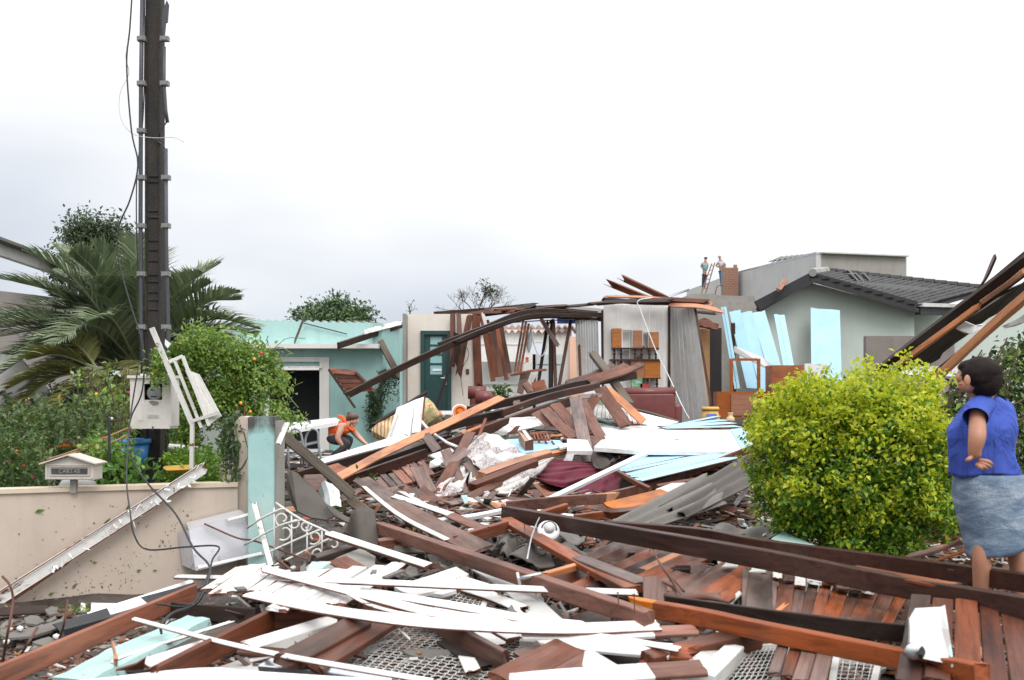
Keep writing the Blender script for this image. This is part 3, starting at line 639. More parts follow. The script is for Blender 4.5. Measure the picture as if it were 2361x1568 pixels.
# shelf unit
hu = emp('shelf_unit', W(1460, 900, y), 'wooden shelf unit with turned columns fixed on the white plank wall', 'shelf unit')
HW = wood('honey_wood', (.38, .15, .05), (.28, .10, .03), stain=(.2, .07, .03), grey=.03, vary=.1, rough=(.3, .5)); D2 = wood('dark_turned_wood', (.09, .03, .02), (.05, .02, .012), grey=.02)
def cab(ax, ay, bx, by, nm, mt=HW, dep=.28, open_=False):
    A, Bq = FG(ax, ay), FG(bx, by); x0, x1 = HX(A[0]), HX(Bq[0]); z1_, z0_ = zz(A[1], y), zz(Bq[1], y)
    if not open_: MB().box(((x0 + x1) / 2, y - .05 - dep / 2, (z0_ + z1_) / 2), (x1 - x0, dep, z1_ - z0_)).build(nm, mt, hu)
    else:
        mb = MB(); tt = .02
        for z in (z0_ + tt / 2, z1_ - tt / 2): mb.box(((x0 + x1) / 2, y - .05 - dep / 2, z), (x1 - x0, dep, tt))
        for x in (x0 + tt / 2, x1 - tt / 2): mb.box((x, y - .05 - dep / 2, (z0_ + z1_) / 2), (tt, dep - .002, z1_ - z0_ - 2 * tt))
        mb.build(nm, mt, hu)
cab(780, 330, 850, 478, 'cupboard'); cab(853, 335, 940, 480, 'open_box', WH, .2, True); cab(940, 345, 1008, 486, 'cupboard'); cab(1010, 352, 1062, 488, 'open_box', WH, .2, True); cab(1062, 358, 1132, 492, 'cupboard')
cab(765, 562, 1146, 574, 'shelf_board', D2, .32); cab(778, 476, 1134, 484, 'shelf_board', D2, .30)
cab(920, 572, 1022, 704, 'cupboard'); cab(1024, 576, 1144, 708, 'cupboard'); cab(870, 790, 1175, 800, 'shelf_board', D2, .32); cab(985, 704, 1146, 712, 'shelf_board', D2, .30)
def col_(ax, ay, by):
    A, Bq = FG(ax, ay), FG(ax, by); x0 = HX(A[0]); z1_, z0_ = zz(A[1], y), zz(Bq[1], y); L = z1_ - z0_; pr = [.9, .5, 1, .45, .9, 1.1, .9, .45, 1, .5, .9]
    MB().tube([(x0, y - .28, z0_ + L * i / 10) for i in range(11)], [.03 * p for p in pr], 8).build('turned_column', D2, hu, True)
for ax in (796, 849, 955, 1005, 1063, 1112): col_(ax, 484, 562)
for ax in (1012, 1050, 1120): col_(ax, 712, 790)
for ax in (796, 849): col_(ax, 574, 640)
fixp(hu)
o = MB().tube([W(*FG(995, 568)[:2], y - .3), W(*FG(995, 545)[:2], y - .3), W(*FG(998, 528)[:2], y - .3)], [.06, .04, .03], 8).build('small_figurine', DK, smooth=True); tag(o, 'small dark ornament on the middle shelf board', 'ornament')
o = MB().sphere(W(*FG(1022, 470)[:2], y - .22), .05).build('small_red_ornament', RST, smooth=True); tag(o, 'small reddish ornament in the upper open shelf', 'ornament')
o = MB().box(W(*FG(978, 750)[:2], y - .3), (.22, .16, .26)).build('green_tin', paint('green_tin_print', (.12, .32, .10), (.4, .5, .6), wear=.5, dirtamt=.3)); tag(o, 'green printed tin standing on the lowest shelf', 'tin')
o = MB().box(W(*FG(1040, 772)[:2], y - .3), (.20, .16, .13)).build('red_box', plain('red_card', (.35, .04, .04), .5)); tag(o, 'dark red box beside the green tin on the shelf', 'box')
# brown door, dark recess, blue boards
o = MB().box((HX(1617), y + .45, (zz(755, y) + .8) / 2), (HX(1645) - HX(1588), .05, zz(755, y) - .8)).build('plywood_door', wood('tan_plywood', (.42, .24, .11), (.36, .2, .09), stain=(.3, .16, .08), grey=.02, vary=.05, rough=(.4, .6))); tag(o, 'tall tan plywood door standing in the open room', 'door')
o = MB().box((HX(1660), y + .6, (zz(752, y) + .8) / 2), (HX(1676) - HX(1643), .05, zz(752, y) - .8)).build('black_door', plain('black_board', (.022, .02, .02), .6)); tag(o, 'tall black door leaf beside the tan door', 'door')
SL('torn brown ceiling boards drooping over the tan door', [FG(1380, 270, y + .3), FG(1500, 240, y + .3), FG(1610, 290, y + .2), FG(1600, 330, y + .1), FG(1480, 300, y), FG(1400, 315, y + .1)], .03, BR, 'ceiling_board', 'board', jag=.03)
panel('broad leaning sky blue plank wall, largest blue piece standing', [FG(1900 - 60, 860, y), FG(2165, 860, y - .2), FG(1690, 185, y + .5), FG(1965, 205, y + .5)], 3, BL, gap=.0005, rag=.01, wj=.2, seed=11, name='blue_plank_wall')
panel('narrow leaning blue strip left of the broad blue wall', [FG(1730, 790, y - .3), FG(1775, 790, y - .3), FG(1622, 150, y), FG(1668, 150, y)], 2, [BL, GS], gap=.005, rag=.02, seed=12, name='blue_plank_strip')
panel('pair of pale blue boards leaning near the mint gable', [(1806, 850, 23), (1832, 850, 23), (1784, 724, 24), (1809, 727, 24)], 2, BL, gap=.005, rag=.02, seed=13, name='blue_board_pair')
panel('blue plank door leaning upright against the mint gable', [(1872, 930, 24.5), (1941, 930, 24.5), (1868, 712, 25.6), (1937, 715, 25.6)], 1, BL, gap=.001, rag=.004, wj=.1, seed=14, name='blue_plank_door')
SL('grey white strip crossing the blue wall diagonally', [(1693, 798, 21.4), (1757, 822, 21.4), (1790, 850, 21.3), (1780, 855, 21.3), (1693, 812, 21.4)], .03, GS, 'grey_strip', 'strip')
B('dark brown post behind the narrow blue strip', [(1692, 930, y + .4), (1690, 745, y + .4)], .08, .08, DK, 88, name='house_post', cat='post')
# sideboard (glass cabinet) and cupboard
OW = wood('orange_brown_furniture', (.33, .105, .035), (.24, .075, .025), stain=(.18, .05, .02), grey=.03, vary=.05, rough=(.25, .45))
gc = emp('glass_cabinet', W(1722, 965, 20.6), 'orange brown wooden cabinet with an empty glazed upper frame', 'cabinet'); yy = 20.6
def gx(px): return (px - 1180.5) / 2400 * yy
z_ = lambda py: EYE - (py - 915) / 2400 * yy
MB().box((gx(1720), yy + .2, (z_(903) + z_(965)) / 2), (gx(1788) - gx(1655), .4, z_(903) - z_(965))).build('base_cupboard', OW, gc)
MB().box((gx(1715), yy - .012, (z_(906) + z_(960)) / 2), (gx(1745) - gx(1686), .02, z_(906) - z_(960) - .03)).build('door', OW, gc)
mb = MB(); [mb.box((gx(px), yy + .03, (z_(827) + z_(903)) / 2), (.06, .05, z_(827) - z_(903))) for px in (1687, 1750)]; mb.box((gx(1718.5), yy + .03, z_(829)), (gx(1750) - gx(1687) - .06, .049, .05)); mb.build('upper_frame', OW, gc)
fixp(gc)
o = MB().box((HX(1818, 20.3), 20.6, (zz(842, 20.3) + .7) / 2), (HX(1856, 20.3) - HX(1781, 20.3), .5, zz(842, 20.3) - .7)).build('tall_cupboard_side', OW); tag(o, 'tall orange brown cupboard side rising behind the yellow green bush', 'cupboard')
o = MB().box((HX(1885, 20.6), 20.7, (zz(838, 20.6) + .7) / 2), (HX(1911, 20.6) - HX(1858, 20.6), .05, zz(838, 20.6) - .7)).build('speckled_board', paint('speckled_white', (.72, .72, .72), under=(.3, .5, .62), wear=.58, dirtamt=.1, wscale=12)); tag(o, 'white board speckled with blue spots beside the cupboard', 'board')
# sofa and armchairs
LEA = plain('maroon_leather', (.155, .040, .036), .33, n=.15, scale=6)
def roundbox(mb, c, s, r=.08, n=5):
    vs = []; fs = []
    bm = bmesh.new(); bmesh.ops.create_cube(bm, size=1); bmesh.ops.scale(bm, vec=s, verts=bm.verts); bmesh.ops.bevel(bm, geom=bm.edges[:], offset=r, segments=n, affect='EDGES', profile=.5)
    bm.verts.ensure_lookup_table(); vs = [v.co + Vector(c) for v in bm.verts]; fs = [tuple(v.index for v in f.verts) for f in bm.faces]; bm.free(); return mb.add(vs, fs)
ys_ = 20.4; sx = lambda px: (px - 1180.5) / 2400 * ys_; sz = lambda py: EYE - (py - 915) / 2400 * ys_
sf = emp('sofa', W(1505, 970, ys_), 'dark red leather sofa seen from behind below the shelf unit', 'sofa')
roundbox(MB(), ((sx(1437) + sx(1558)) / 2, ys_ + .15, (sz(905) + .85) / 2), (sx(1558) - sx(1437), .30, sz(905) - .85), .06).build('backrest', LEA, sf, True)
o_ = MB().tube([(sx(1437), ys_ + .1, sz(906)), (sx(1558), ys_ + .1, sz(904))], .10, 14).build('head_roll', LEA, sf, True)
roundbox(MB(), (sx(1563), ys_ + .45, (sz(930) + .8) / 2), (.20, .8, sz(930) - .8), .08).build('armrest', LEA, sf, True)
roundbox(MB(), ((sx(1437) + sx(1545)) / 2, ys_ + .6, 1.0), (1.3, .6, .25), .06).build('seat', LEA, sf, True); fixp(sf)
def armchair(px0, px1, py, Y, lab):
    X0, X1 = (px0 - 1180.5) / 2400 * Y, (px1 - 1180.5) / 2400 * Y; zt = EYE - (py - 915) / 2400 * Y; c = (X0 + X1) / 2; w_ = X1 - X0
    r = emp('armchair', (c, Y, .8), lab, 'armchair')
    roundbox(MB(), (c, Y + .1, (zt + .7) / 2), (w_ * .82, .24, zt - .74), .08).build('backrest', LEA, r, True)
    MB().tube([(X0, Y + .05, zt - .08), (X1, Y + .05, zt - .08)], .13, 14).build('head_roll', LEA, r, True)
    roundbox(MB(), (X0 + .02, Y + .3, .95), (.13, .6, .55), .05).build('armrest', LEA, r, True); roundbox(MB(), (X1 - .02, Y + .3, .95), (.13, .6, .55), .05).build('armrest', LEA, r, True); fixp(r)
armchair(1079, 1121, 896, 20.6, 'maroon leather armchair, the rear one beside the green door')
armchair(1096, 1140, 907, 19.9, 'maroon leather armchair, the nearer one next to the potted plant')
# ================================================================ mint gabled house
YM = 26.0
def YX(px, Y): return (px - 1180.5) / 2400 * Y
gh = emp('gabled_house', W(1920, 900, YM), 'mint green gabled house with a grey tiled roof, ridge caps broken', 'house')
gp = [W(1752, 1010, YM), W(1752, 716, YM), W(1776, 705, YM), W(1870, 652, YM), W(2108, 716, YM), W(2108, 1010, YM)]
k = len(gp); V = gp + [p + Vector((0, .2, 0)) for p in gp]
mk('gable_wall', V, [tuple(range(k))[::-1], tuple(range(k, 2 * k))] + [(i, (i + 1) % k, (i + 1) % k + k, i + k) for i in range(k)], MINT, gh)
MB().box((YX(2108, YM) - .1, YM + 3.2, 1.9), (.2, 6.0, zz(720, YM))).build('side_wall', MINT, gh)
MB().box((YX(2160, YM + 1.5) + .6, YM + 2.2, (zz(712, YM) + .3) / 2), (4.2, .2, zz(716, YM) + .2)).build('wing_wall', MINT, gh)
BGB = plain('charcoal_fascia', (.025, .025, .028), .7)
mb = MB(); mb.bar(W(1745, 706, YM - .5), W(1872, 640, YM - .5), .12, .26); mb.build('barge_board', BGB, gh)
mb = MB(); mb.bar(W(1868, 638, YM - .5), W(2112, 706, YM - .5), .12, .22); mb.build('barge_board', BGB, gh)
mb = MB(); mb.bar(W(2116, 716, YM - .4), W(2230, 720, YM + 2.0), .14, .20); mb.build('fascia', BGB, gh)
mb = MB(); mb.bar(W(2122, 703, YM - .5), W(2232, 706, YM + 1.6), .14, .09); mb.build('gutter', GS, gh)
# left soffit slope (dark underside) going back
slab('left_roof_slope', [W(1742, 712, YM - .5), W(1870, 640, YM - .5), W(1890, 628, YM + 5.0), W(1790, 680, YM + 5.0)], .12, SLATE, parent=gh)
# right slope of tiles: separate tiles joined in courses
P00, P10, P01, P11 = W(1872, 634, YM - .6), W(2118, 706, YM - .6), W(1905, 628, YM + 7.0), W(2262, 668, YM + 4.6)
e1, e2 = P10 - P00, P01 - P00; nrm = e1.cross(P01 - P00).normalized(); nrm = nrm if nrm.z > 0 else -nrm
def rp(u, v): return P00.lerp(P10, u).lerp(P01.lerp(P11, u), v)
slab('roof_deck', [P00 - nrm * .08, P10 - nrm * .08, P11 - nrm * .08, P01 - nrm * .08], .08, SLATE, parent=gh)
rr = random.Random(3); nrow, ncol = 20, 30; tm = None; cnt = 0; bulk = MB()
for i in range(nrow):
    for j in range(ncol):
        u0, u1, v0, v1 = i / nrow, (i + 1.25) / nrow, (j + (.5 if i % 2 else 0)) / ncol, (j + .94 + (.5 if i % 2 else 0)) / ncol
        if v1 > 1.02 or u1 > 1.03: v1 = min(v1, 1.0); u1 = min(u1, 1.03)
        if i == 3 and j in (5, 6): continue
        jt = rr.uniform(-.01, .015); lo = .035 + jt; hi = .008
        q = [rp(u0, v0) + nrm * hi, rp(u1, v0) + nrm * (lo + .02), rp(u1, (v0 + v1) / 2) + nrm * lo, rp(u1, v1) + nrm * (lo + .045), rp(u0, v1) + nrm * (hi + .02), rp(u0, (v0 + v1) / 2) + nrm * (hi)]
        vs = q + [p - nrm * .025 for p in q]; fs = [(0, 1, 2, 5), (5, 2, 3, 4), (1, 7, 8, 2), (2, 8, 9, 3), (0, 6, 7, 1), (3, 9, 10, 4)]
        if cnt < 300 and j < 19: cnt += 1; mk('roof_tile', vs, fs, SLATE, gh)
        else: bulk.add(vs, fs)
tag(bulk.build('roof_tiles_far', SLATE, gh), kind='stuff')
RC = wall('mortar_ridge', (.30, .29, .28), (.15, .14, .13), .5, .4)
for i in range(18):
    u = i / 18; c = P00.lerp(P01, u) + nrm * .06; 
    MB().tube([c, c + (P01 - P00) / 18 * .95], [.10, .12], 8).build('ridge_tile', RC if rr.random() < .5 else SLATE, gh)
for i in range(14):
    u = i / 14; c = P01.lerp(P11, u) + nrm * .05; MB().tube([c, c + (P11 - P01) / 14 * .95], [.10, .12], 8).build('ridge_tile', SLATE, gh)
for (a, b_) in ((.30, .28), (.32, .36), (.35, .5), (.2, .7)):
    c = rp(a, b_); MB().box(c + nrm * .1, (.35, .25, .04), Matrix.Rotation(.5 + a, 3, 'Y')).build('displaced_tile', RC, gh)
for c in list(gh.children):
    pass
# those built through mk carry world coordinates, slabs are already placed
for c in gh.children:
    if c.name.split('.')[0] not in ('left_roof_slope', 'roof_deck'): c.location = Vector(c.location) - Vector(gh.location)
o = MB().box((YX(2018, 22) + .9, 22.5, (zz(772, 22)) / 2), (1.9, .18, zz(772, 22))).build('rendered_yard_wall', wall('grey_brown_render', (.23, .20, .185), (.12, .10, .09), .6, .3)); tag(o, 'grey brown rendered yard wall in front of the mint gable', 'wall')
# ================================================================ concrete block house with people on its roof
YB = 48.0; bh = emp('concrete_house', W(1890, 800, YB), 'unpainted concrete house rising behind the tiled roof', 'house')
def PLn(px, Y): return (YX(px, Y), Y)
mb = MB(); pC = PLn(1893, YB); pL = PLn(1702, YB + 8); pLL = PLn(1592, YB + 14); pR = PLn(2090, YB + 1.2)
zt = zz(585, YB)
wallquad(mb, pC, pR, 0, zt, .25); mb.build('front_wall', wall('dark_concrete', (.33, .31, .29), (.22, .20, .18), .5, .2), bh)
mb = MB(); wallquad(mb, pL, pC, 0, zt, .25, back=-1); mb.build('side_wall', wall('pale_concrete', (.56, .56, .57), (.40, .39, .38), .5, .2), bh)
mb = MB(); wallquad(mb, pLL, pL, 0, zt - .35, .25, back=-1, z1b=zt); mb.build('rear_side_wall', wall('white_render', (.62, .60, .58), (.45, .42, .4), .3, .1), bh)
mb = MB(); mb.bar((pC[0], pC[1] - .08, zt + .03), (pR[0], pR[1] - .08, zt + .03), .35, .06); mb.build('coping', GS, bh)
mb = MB(); mb.bar((pC[0] - .1, pC[1] - .05, zt + .03), (pL[0] - .1, pL[1], zt + .03), .3, .1); mb.build('coping', MET, bh)
mb = MB(); mb.bar((pL[0] - .1, pL[1], zt + .03), (pLL[0] - .1, pLL[1], zt - .32), .3, .06); mb.build('coping', MET, bh)
fixp(bh)
corr('corrugated sheets lying loose on the concrete house roof', [(1772, 604, YB + 4), (1880, 585, YB + 2.5), (1800, 592, YB + 7), (1912, 582, YB + 4)], 9, .04, .02, CEM, jag=.03)
# brick chimney
chm = emp('brick_chimney', W(1684, 650, 55), 'red brown brick chimney stack with two stubs on its top', 'chimney'); yc = 55.0
x0, x1 = YX(1667, yc), YX(1702, yc); z0c, z1c = zz(690, yc), zz(617, yc); MB().box(((x0 + x1) / 2, yc + .3, (z0c + z1c) / 2 - .02), (x1 - x0 - .03, .57, z1c - z0c)).build('mortar_core', RC, chm)
rw, nb = 18, 3; hh = (z1c - z0c) / rw; bw = (x1 - x0) / nb; bme = None
for r_ in range(rw):
    for c_ in range(nb + (r_ % 2)):
        a = x0 + (c_ - (.5 if r_ % 2 else 0)) * bw; b_ = a + bw; a = max(a, x0); b_ = min(b_, x1)
        if b_ - a < .02: continue
        MB().box(((a + b_) / 2, yc - .0 + rr.uniform(-.004, .004), z0c + (r_ + .5) * hh), (b_ - a - .012, .10, hh - .012)).build('brick', BRICK, chm)
for px in (1671, 1697): MB().box((YX(px, yc), yc + .2, z1c + .08), (.14, .3, .17)).build('brick_stub', BRICK, chm)
fixp(chm)
mb = MB(); yw = 28.5; V = [(1540, 700), (1592, 678), (1640, 676), (1658, 681), (1740, 683), (1748, 712), (1752, 1000), (1540, 1000)]
o = slab('grey_parapet_wall', [W(a, b_, yw) for a, b_ in V], .3, wall('grey_parapet', (.34, .32, .29), (.15, .14, .12), .6, .3)); tag(o, 'grey rendered parapet wall below the chimney, behind the torn roof', 'wall')
B('broken brown rafter stub leaning on the left eave of the gable', [(1795, 668, 25), (1812, 645, 25.5)], .12, .05, RD, 60, (.05, .05), 'rafter_stub', 'rafter')
B('short reddish stub poking up behind the torn ceiling', [FG(1545, 150, 26), FG(1565, 122, 26)], .08, .05, OR, 60, (.05, .05), 'rafter_stub', 'rafter')
# ladder
ld = emp('roof_ladder', W(1630, 680, 56), 'rusty metal ladder leaning on the roof wall beside the man in teal', 'ladder'); yl = 56.0
A0, A1, C0, C1 = W(1617, 676, yl - .5), W(1641, 608, yl), W(1627, 676, yl - .5), W(1648, 606, yl); RL = plain('ladder_red_brown', (.22, .12, .10), .6)
MB().bar(A0.lerp(A1, .0), A1, .05, .04).build('rail', RL, ld); MB().bar(C0, C1, .05, .04).build('rail', RL, ld)
for i in range(1, 7): MB().bar(A0.lerp(A1, i / 6.5), C0.lerp(C1, i / 6.5), .04, .03).build('rung', RL, ld)
fixp(ld)
wire('bent metal frame leaning by the chimney foot', [(1649, 678, yc), (1654, 660, yc), (1668, 657, yc)], .03, RL, 'bent_metal_rod', 'rod')
# ================================================================ fallen roof at the right
B('broad dark rafter of the collapsed roof at the right edge', [(2030, 862, 10.5), (2380, 598, 8.6)], .05, .17, DK, (60, 0), (.1, 0), 'collapsed_rafter', 'rafter')
B('dark board edge above the broad collapsed rafter', [(2090, 800, 10.4), (2250, 680, 9.5), (2380, 575, 8.7)], .03, .06, DK, (60, 0), (.1, 0), 'roof_batten', 'batten')
B('long orange batten nailed under the broad collapsed rafter', [FH(880, 700, 10.1), FH(1090, 560, 9.6), FH(1650, 150, 9.0)], .05, .04, OR, (60, 0), (.04, .04), 'orange_batten', 'batten')
B('upper length of orange batten near the right photo edge', [FH(1680, 115, 9.0), FH(1900, -40, 8.6), FH(2010, -130, 8.4)], .05, .04, OR, (60, 0), (.04, .04), 'orange_batten', 'batten')
B('thick orange rafter sloping down behind the standing woman', [FH(1320, 710, 8.6), FH(1700, 350, 8.2), FH(2060, 40, 7.8)], .06, .075, OR, (60, 0), (.03, 0), 'orange_rafter', 'rafter')
B('dark board clinging to the underside of the orange rafter', [FH(1290, 690, 8.8), FH(1520, 500, 8.6), FH(1700, 330, 8.4)], .04, .06, DK, (60, 0), (.05, .1), 'dark_board', 'board')
B('brown board end poking above the collapsed rafter', [FH(1620, 60, 9.2), FH(1700, -60, 9.1), FH(1770, -215, 9.0)], .02, .09, BR, (60, 0), (.03, .03), 'board_end', 'board')
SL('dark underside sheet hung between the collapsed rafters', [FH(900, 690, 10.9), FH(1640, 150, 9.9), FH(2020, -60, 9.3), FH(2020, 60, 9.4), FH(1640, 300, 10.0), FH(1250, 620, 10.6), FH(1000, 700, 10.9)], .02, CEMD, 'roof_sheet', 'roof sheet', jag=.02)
SL('white torn panel hanging under the orange batten', [FH(1475, 320, 9.6), FH(1540, 262, 9.5), FH(1625, 298, 9.5), (2262, 747, 9.5), FH(1735, 290, 9.4), FH(1600, 365, 9.5), FH(1540, 355, 9.6)], .015, WH, 'torn_white_board', 'board')
SL('white panel tip hanging right of the thick orange rafter', [FH(1840, 300, 8.8), FH(2010, 205, 8.5), FH(2030, 260, 8.5), FH(1860, 320, 8.8)], .015, WH, 'torn_white_board', 'board', jag=.02)
SL('white sheet lying low between bush top and orange rafter', [FH(990, 690, 10), FH(1130, 615, 10), FH(1500, 610, 9.6), FH(1500, 690, 9.5)], .02, WH, 'white_sheet', 'sheet')
MB().box((3.9, 8.7, 2.92), (.24, .12, .07), Matrix.Rotation(-.5, 3, 'Y')).build('small_metal_piece', MET) if False else None
# ================================================================ garden wall, pillar
YW0, YW1 = 7.90, 8.5
gw = emp('garden_wall', W(300, 1300, 8.1), 'low cream garden wall splashed with mud and leaves', 'wall'); zt = .87
p0, p1 = (YX(-260, 7.6), 7.6), (YX(548, YW1), YW1)
wallquad(MB(), p0, p1, -.05, zt, .14).build('wall', CREAM, gw); mb = MB(); d = Vector((p1[0] - p0[0], p1[1] - p0[1], 0)).normalized(); nn = Vector((-d.y, d.x, 0))
a, b_ = Vector((p0[0], p0[1], zt + .015)) + nn * .07, Vector((p1[0], p1[1], zt + .015)) + nn * .07
mb.bar(a, b_, .185, .034); mb.build('coping', CREAMT, gw)
rr = random.Random(5); mbp = MB(); LF1 = leafm('green_leaf', [(.05, .12, .02), (.10, .2, .03), (.16, .26, .05)])
def wallpt(px, py):
    k = (px - 1180.5) / 2400; Y = lin(0, 0, 0, 0, 0) if False else (p0[1] - (p0[0]) * (d.y / d.x)) / (1 - k * d.y / d.x); return W(px, py, Y)
SP = plain('mud_splash', (.14, .11, .07), .8)
for i in range(300):
    u = rr.random(); px = 40 + 400 * u + rr.gauss(0, 12); py = 1395 - 215 * u * u + rr.gauss(0, 14 + 12 * u) if rr.random() < .7 else rr.uniform(1150, 1395)
    if rr.random() < .25: px = rr.uniform(10, 530); py = rr.uniform(1160, 1395)
    c = wallpt(px, py) - nn * .004; s_ = rr.uniform(.002, .007) * (1.7 if rr.random() < .08 else 1); a_ = rr.random() * 3
    vs = [c + (d * math.cos(a_ + t_) + Vector((0, 0, 1)) * math.sin(a_ + t_)) * s_ * rr.uniform(.4, 1.3) for t_ in (0, 1.2, 2.5, 3.8, 5)]; mbp.add(vs, [(0, 1, 2, 3, 4)])
mp_ = mbp.build('mud_specks', SP, gw); mp_['kind'] = 'stuff'
fixp(gw)
LL_ = ['broad green', 'long curved green', 'thin dark green', 'small pointed green', 'tiny twisted green', 'flat green, rightmost of the low pair,', 'flat pale green', 'dark curled green, lowest left', 'green, lowest near the white plate,', 'dark green, right of the curled one,', 'yellowish green, beside the cable,', 'reddish tipped, near the aluminium cabinet,']
for i, (x_, y_, a_, s_) in enumerate([(308, 258, .3, .075), (830, 345, 1.0, .085), (505, 650, -1.2, .05), (1260, 492, 1.5, .035), (735, 655, 0, .04), (1075, 718, .2, .045), (1200, 718, 0, .04), (398, 898, .4, .05), (780, 920, -1.3, .06), (575, 838, 1, .05), (990, 235, 1.4, .06), (1450, 290, .8, .03)]):
    c = wallpt(*FA(x_, y_)[:2]) - nn * .006; dx = d * math.cos(a_) + Vector((0, 0, 1)) * math.sin(a_); dz_ = Vector((0, 0, 1)) * math.cos(a_) - d * math.sin(a_)
    vs = [c - dx * s_ / 2, c - dx * s_ * .1 + dz_ * s_ * .22 - nn * .008, c + dx * s_ / 2, c - dx * s_ * .1 - dz_ * s_ * .22 - nn * .004]
    o = mk('leaf', [v - c for v in vs], [(0, 1, 2), (0, 2, 3)], LF1); o.location = c
    tag(o, LL_[i] + ' leaf stuck to the face of the cream wall', 'leaf', 'leaves stuck on the cream wall')
o = emp('wall_end_post', W(555, 1100, 8.6), 'cream plastered end post with rounded top beside the teal pillar', 'post')
mb = MB(); xa, xb = YX(543, 8.6), YX(571, 8.6); prof = [(xa, -.05), (xb, -.05), (xb, zz(962, 8.6)), (xa + .05, zz(960, 8.6)), (xa + .015, zz(968, 8.6)), (xa, zz(985, 8.6))]
vs = [(x_, 8.56, z__) for x_, z__ in prof] + [(x_, 8.85, z__) for x_, z__ in prof]; k = len(prof); mb.add(vs, [tuple(range(k)), tuple(range(k, 2 * k))[::-1]] + [(i, i + k, (i + 1) % k + k, (i + 1) % k) for i in range(k)]); mb.build('post_body', CREAM, o)
for dx in (.1, .04): MB().tube([(xb - dx, 8.65, zz(964, 8.6)), (xb - dx + .005, 8.65, zz(935, 8.6))], .006).build('rebar', RST, o)
fixp(o)
m, t, b = newmat('pillar_teal'); a_ = tnoise(t, 2.5, 6, .7); s_ = tnoise(t, 4, 6, .7, (1, 1, .35)); k_ = tnoise(t, 14, 4, .7); tcn = N(t, 'ShaderNodeTexCoord'); sp_ = N(t, 'ShaderNodeSeparateXYZ'); t.links.new(tcn.outputs['Object'], sp_.inputs[0])
c = tmix(t, tmap(t, a_, .42, .62, 0, .75), (.34, .56, .55), (.50, .64, .60)); c = tmix(t, tmap(t, k_, .64, .70, 0, .8), c, (.18, .19, .18))
gz = M(t, 'ADD', tmap(t, sp_.outputs[2], .40, .66), M(t, 'MULTIPLY', M(t, 'SUBTRACT', s_, .5), 1.6)); c = tmix(t, tmap(t, gz, .62, .95), c, (.07, .07, .065))
setin(t, b.inputs['Base Color'], c); b.inputs['Roughness'].default_value = .75; tbump(t, b, k_, .3, .005); PIL = m
pl_ = emp('teal_pillar', (YX(603, 8.3), 8.35, 0), 'teal painted gate pillar with a mouldy dark top', 'pillar'); xa, xb = YX(571, 8.3), YX(632, 8.3); zt = zz(968, 8.3)
bm = bmesh.new(); bmesh.ops.create_cube(bm, size=1); bmesh.ops.scale(bm, vec=(xb - xa, .22, zt + .05), verts=bm.verts); bmesh.ops.bevel(bm, geom=bm.edges[:], offset=.008, segments=2, affect='EDGES')
me = bpy.data.meshes.new('pillar_body'); bm.to_mesh(me); bm.free(); me.materials.append(PIL); o = bpy.data.objects.new('pillar_body', me); COL.objects.link(o); o.parent = pl_; o.location = ((xa + xb) / 2, 8.41, zt / 2)
MB().box((xb + .019, 8.42, zt / 2 - .01), (.034, .2, zt)).build('raw_concrete_edge', CON, pl_); fixp(pl_)
B('dirty white strip of wood wedged on top of the pillar edge', [FK(100, 560, 8.2), FK(210, 300, 8.25)], .045, .03, WD, 88, (.01, .01), 'white_strip', 'strip')
# ================================================================ utility pole, conduits, meter box
YPp = 9.3; po = emp('utility_pole', (YX(356, YPp), YPp, 0), 'dark weathered concrete utility pole with recessed steps', 'utility pole')
m, t, b = newmat('pole_dark_concrete'); a_ = tnoise(t, 4, 7, .75, (1, 1, .4)); k_ = tnoise(t, 60, 3, .6)
c = tramp(t, a_, [(.3, (.016, .014, .013)), (.55, (.032, .027, .024)), (.75, (.06, .048, .04))]); c = tmix(t, tmap(t, k_, .6, .7, 0, .5), c, (.15, .12, .1)); setin(t, b.inputs['Base Color'], c); b.inputs['Roughness'].default_value = .85; tbump(t, b, k_, .4, .004); POLE = m
px_ = YX(353, YPp); mb = MB(); zb_, zt_ = 0, 5.6; w0, w1 = .142, .134
vs = []
for z, w_ in ((zb_, w0), (zt_, w1)):
    vs += [(px_ - w_ / 2, YPp, z), (px_ + w_ / 2, YPp, z), (px_ + w_ / 2, YPp + .11, z), (px_ - w_ / 2, YPp + .11, z)]
mb.add(vs, [(0, 1, 5, 4), (1, 2, 6, 5), (2, 3, 7, 6), (3, 0, 4, 7), (4, 5, 6, 7)]); mb.build('shaft', POLE, po)
for sx_ in (-1, 1): MB().box((px_ + sx_ * .061, YPp - .008, 2.5), (.016, .016, 5.0)).build('edge_rib', POLE, po)
PD = plain('step_shadow', (.03, .026, .024), .9)
for py in (405, 418, 485, 500, 553, 575, 600, 632, 648, 672, 690, 712): 
    if py > 0: MB().box((px_ + .004, YPp - .006, zz(py, YPp)), (.085 + .01 * rr.random(), .010, .02)).build('step_ridge', POLE, po)
fixp(po)
def conduit(lab, pts, r=.017):
    P = [W(*p) for p in pts]; o = MB().tube([p - P[0] for p in P], r, 10).build('conduit', plain('grey_pvc', (.055, .06, .07), .45) if 'grey_pvc' not in bpy.data.materials else bpy.data.materials['grey_pvc'], smooth=True); o.location = P[0]; return tag(o, lab, 'pipe')
yq = YPp - .03
conduit('long dark conduit running up the left side of the pole', [(330, 872, yq), (325.5, 740, yq), (324, 500, yq), (325, 200, yq), (328, -30, yq)], .0185)
conduit('lower conduit on the right side of the pole, jagged at top', [(382, 868, yq), (388, 780, yq), (383, 560, yq), (382, 343, yq)], .0185)
conduit('middle broken piece of conduit right of the pole', [(378.5, 108, yq), (378, 195, yq), (382, 255, yq), (386, 282, yq)], .016)
